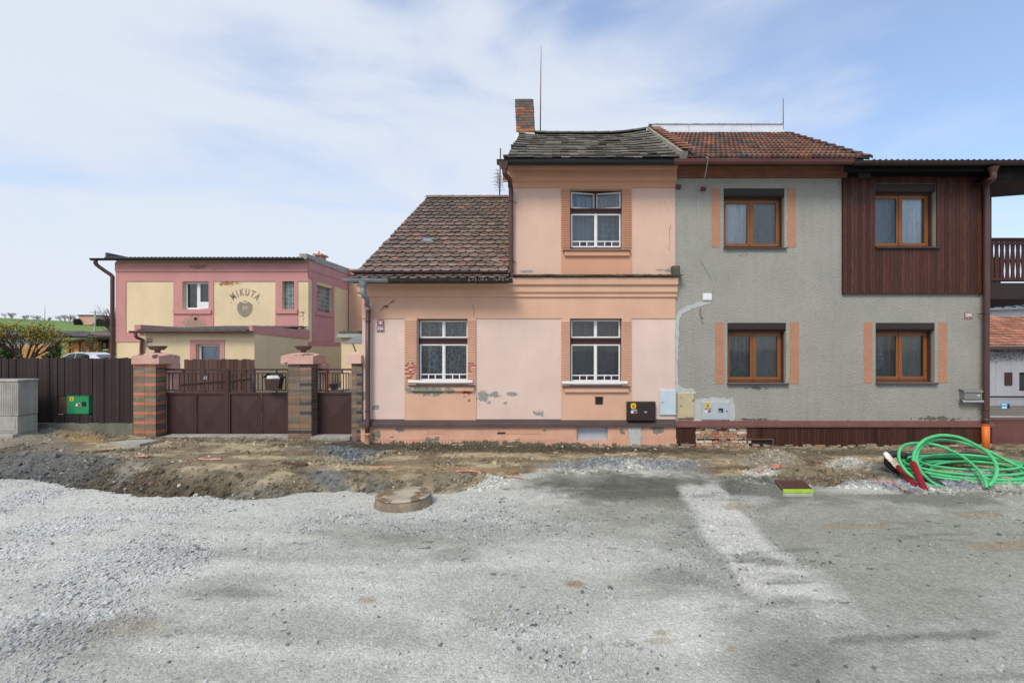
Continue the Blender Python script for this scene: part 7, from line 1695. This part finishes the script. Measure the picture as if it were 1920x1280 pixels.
farhedge('small dark evergreen beside the pink barn on the hilltop', 141, 149, 600, 225, 12)
farhedge('row of dark evergreens right of the pink barn on the hilltop', 180, 222, 600, 225, 13)
D = 226.0; bn = thing('barn', 'long low pink barn with a flat dark roof on the hilltop', 'barn', (X(163, D), D - 10, lz(X(163, D), D - 10)))
mb = MB(); z = Z(601, D); mb.box(X(147, D), X(178, D), D - 10, D - 2, z - 2, Z(591.5, D)); mb.build('wall', M['cap'], bn); mb = MB(); mb.box(X(146, D), X(179, D), D - 10.5, D - 1.5, Z(591.5, D), Z(590, D)); mb.build('roof', M['asb'], bn)
mb = MB(); D = 232.0; zb = lz(X(84, D), D - 10); mb.tube([(X(84, D), D - 10, zb), (X(84.4, D), D - 10, Z(568, D))], [.16, .07], 5); o = mb.build('mast', M['galv'], None, (X(84, D), D - 10, zb)); tag(o, 'thin far mast on the hilltop among bare trees', 'mast')
mb = MB(); D = 70.0; zb = lz(X(178, D), D - 10); xq = X(178, D); mb.tube([(xq, D - 10, zb), (xq, D - 10, Z(582, D))], [.16, .10], 8); mb.box(xq - .7, xq + .7, D - 10.05, D - 9.95, Z(586, D), Z(585, D)); o = mb.build('utility_pole', M['concrete'], None, (xq, D - 10, zb)); tag(o, 'grey utility pole rising behind the log cabin roof', 'pole')
mb = MB(); random.seed(9)
D = 30.0; x, y = X(226, D), D - 10; z0 = lz(x, y)
t = thing('bare_tree', 'bare twiggy tree partly hidden behind the pink and yellow house', 'tree', (x, y, z0)); mb.tube([(x, y, z0), (x, y, z0 + 2.0)], .10, 6)
for k in range(4): branches(mb, Vector((x, y, z0 + 1.7)), Vector((-.45 + random.uniform(-.4, .3), 0, .8)).normalized(), .9, .045, 4, .5, 3)
mb.build('branches', M['limb'], t)
# log cabin and shed
D = 40.0; yb = D - 10; lc = thing('log_cabin', 'honey coloured log cabin with a dark shingle hip roof left of the yellow house', 'cabin', (X(205, D), yb, .4))
def logs(mb, x0, x1, y, z0, z1, th=.12, ops=()):
    z = z0
    while z < z1:
        zt_ = min(z + .16, z1); c = rand_board(.2); segs = [(x0, x1)]
        for o0, o1, p0, p1 in ops:
            if zt_ > p0 and z < p1: segs = [(x0, o0), (o1, x1)]
        for a, b in segs: mb.profx(a, b, [(y, z + .005), (y - .03, z + .03), (y - .035, z + .08), (y - .03, z + .13), (y, zt_), (y + th, zt_), (y + th, z + .005)], c)
        z += .16
op = (X(190.5, D), X(203.5, D), Z(654, D), Z(635, D))
mb = MB(); logs(mb, X(172, D), X(260, D), yb, .3, Z(626, D), ops=(op,)); mb.build('wall', M['honeywood'], lc)
mb = MB(); mb.box(op[0], op[1], yb + .05, yb + .1, op[2], op[3]); w_ = mb.build('window', M['oldwood'], lc); mb = MB(); mb.box(op[0] + .1, op[1] - .1, yb + .02, yb + .05, op[2] + .1, op[3] - .1); mb.build('pane', M['carglass'], w_)
mb = MB(); ex0, ex1 = X(143, D), X(290, D); ze = Z(628, D - .8); zr_ = ze + 1.25
mb.add([(ex0, yb - .3, ze), (ex1, yb - .3, ze), (ex1, yb + 7, ze), (ex0, yb + 7, ze), (X(232, D), yb + 3, zr_), (X(262, D), yb + 3, zr_), (ex0, yb - .3, ze - .12), (ex1, yb - .3, ze - .12), (ex1, yb + 7, ze - .12), (ex0, yb + 7, ze - .12)],
       [(0, 1, 5, 4), (1, 2, 5), (2, 3, 4, 5), (3, 0, 4), (0, 6, 7, 1), (1, 7, 8, 2), (3, 9, 6, 0), (6, 9, 8, 7)]); mb.build('roof', M['shingle'], lc)
D = 38.0; yb = D - 10; sh = thing('open_shed', 'open timber shed with a thin lean-to roof beside the log cabin', 'shed', (X(145, D), yb, .4))
mb = MB(); logs(mb, X(117, D), X(176, D), yb + .25, .3, Z(641, D)); mb.build('wall', M['honeywood'], sh)
mb = MB()
for a in (129, 147, 170): mb.box(X(a, D), X(a + 2, D), yb, yb + .1, .3, Z(640, D))
mb.build('posts', M['oldwood'], sh)
mb = MB(); mb.hexa([(X(121, D), yb - .3, Z(642, D)), (X(176, D), yb - .3, Z(634.5, D)), (X(176, D), yb + 2.5, Z(634.5, D)), (X(121, D), yb + 2.5, Z(642, D)), (X(121, D), yb - .3, Z(639, D)), (X(176, D), yb - .3, Z(631.5, D)), (X(176, D), yb + 2.5, Z(631.5, D)), (X(121, D), yb + 2.5, Z(639, D))]); mb.build('roof', M['shingle'], sh)
D = 46.0; yb = D - 10; lh = thing('bungalow', 'low grey bungalow with an orange boarded base behind the autumn tree', 'house', (X(40, D), yb, .5))
mb = MB(); ops = [(X(a, D), X(a + 9, D), Z(648, D), Z(634, D)) for a in (20, 52, 66, 92)]
mb.wall(X(-70, D), X(112, D), Z(648, D), Z(626, D), yb, .25, ops) ; mb.build('wall', M['greywall'], lh)
mb = MB(); logs(mb, X(-70, D), X(112, D), yb, .3, Z(648, D)); mb.build('boarded_base', M['honeywood'], lh)
for o4 in ops:
    mb = MB(); mb.box(o4[0], o4[1], yb + .1, yb + .15, o4[2], o4[3]); w_ = mb.build('window', M['whitepaint'], lh); mb = MB(); mb.box(o4[0] + .07, o4[1] - .07, yb + .08, yb + .10, o4[2] + .07, o4[3] - .07); mb.build('pane', M['carglass'], w_)
mb = MB(); ex0, ex1 = X(-80, D), X(120, D); ze = Z(628, D); zr_ = Z(620, D + 3)
mb.add([(ex0, yb - .6, ze), (ex1, yb - .6, ze), (ex1, yb + 6.5, ze), (ex0, yb + 6.5, ze), (X(-50, D), yb + 3, zr_), (X(98, D), yb + 3, zr_), (ex0, yb - .6, ze - .12), (ex1, yb - .6, ze - .12), (ex1, yb + 6.5, ze - .12), (ex0, yb + 6.5, ze - .12)],
       [(0, 1, 5, 4), (1, 2, 5), (2, 3, 4, 5), (3, 0, 4), (0, 6, 7, 1), (1, 7, 8, 2), (3, 9, 6, 0), (6, 9, 8, 7)]); mb.build('roof', M['shingle'], lh)
# parked car
D = 33.0; cx_, cy_ = X(158, D), D - 10; cz_ = Z(660, D) - 1.46
car = thing('parked_car', 'silver parked car facing left, its roof showing over the dark board fence', 'car', (cx_, cy_, cz_))
body = [(-2.15, .45), (-2.12, .70), (-1.95, .86), (-1.2, .98), (-.95, 1.0), (1.75, 1.02), (2.05, .95), (2.12, .70), (2.1, .42), (1.75, .30), (-1.75, .28)]
def carmesh(mb, prof, hw, inset=0.0, tops=None):
    n = len(prof); vs = [(x, -hw + (inset if z > 1.1 else 0), z) for x, z in prof] + [(x, hw - (inset if z > 1.1 else 0), z) for x, z in prof]
    mb.add(vs, [(i, (i + 1) % n, n + (i + 1) % n, n + i) for i in range(n)] + [tuple(range(n))[::-1], tuple(range(n, 2 * n))])
mb = MB(); mb.M = None; carmesh(mb, body, .86); b_ = mb.build('body', M['silver'], car, local=True, bevel=.05)
mb = MB(); gh = [(-.98, 1.0), (-.35, 1.38), (.15, 1.46), (.85, 1.44), (1.35, 1.28), (1.85, 1.02)]; carmesh(mb, gh, .84, .16); mb.build('cabin', M['silver'], car, local=True, bevel=.03)
for xs_ in ([(-.72, 1.05), (-.28, 1.33), (.10, 1.39), (.12, 1.05)], [(.20, 1.05), (.18, 1.39), (.72, 1.37), (1.05, 1.27), (1.15, 1.05)]):
    for sgn in (-1, 1):
        mb = MB(); mb.add([(x, sgn * (.70 + .145 * (1.46 - z) / .42), z) for x, z in xs_], [tuple(range(len(xs_)))]); mb.build('side_window', M['carglass'], car, local=True)
for a, b, nm in (((-.93, 1.03), (-.40, 1.36), 'windscreen'), ((1.78, 1.06), (1.38, 1.285), 'rear_window')):
    mb = MB(); o1 = -.02 if a[0] < 0 else .02; mb.add([(a[0] + o1, -.70, a[1] + .02), (a[0] + o1, .70, a[1] + .02), (b[0] + o1, .60, b[1] + .015), (b[0] + o1, -.60, b[1] + .015)], [(0, 1, 2, 3)]); mb.build(nm, M['carglass'], car, local=True)
for x in (-1.35, 1.32):
    for sgn in (-1, 1):
        mb = MB(); prf = [(.20, -.10), (.30, -.10), (.32, -.07), (.32, .07), (.30, .10), (.20, .10)]; vs = []; n = 20
        for r, w2 in prf:
            for k in range(n): a = 2 * math.pi * k / n; vs.append((x + r * math.cos(a), sgn * .80 + w2, .32 + r * math.sin(a)))
        mb.add(vs, [(i * n + k, i * n + (k + 1) % n, (i + 1) * n + (k + 1) % n, (i + 1) * n + k) for i in range(5) for k in range(n)], None, True); wh_ = mb.build('wheel', M['rubber'], car, local=True)
        mb = MB(); mb.add([(x + .20 * math.cos(2 * math.pi * k / n), sgn * .88, .32 + .20 * math.sin(2 * math.pi * k / n)) for k in range(n)], [tuple(range(n))]); mb.build('rim', M['galv'], wh_, local=True)
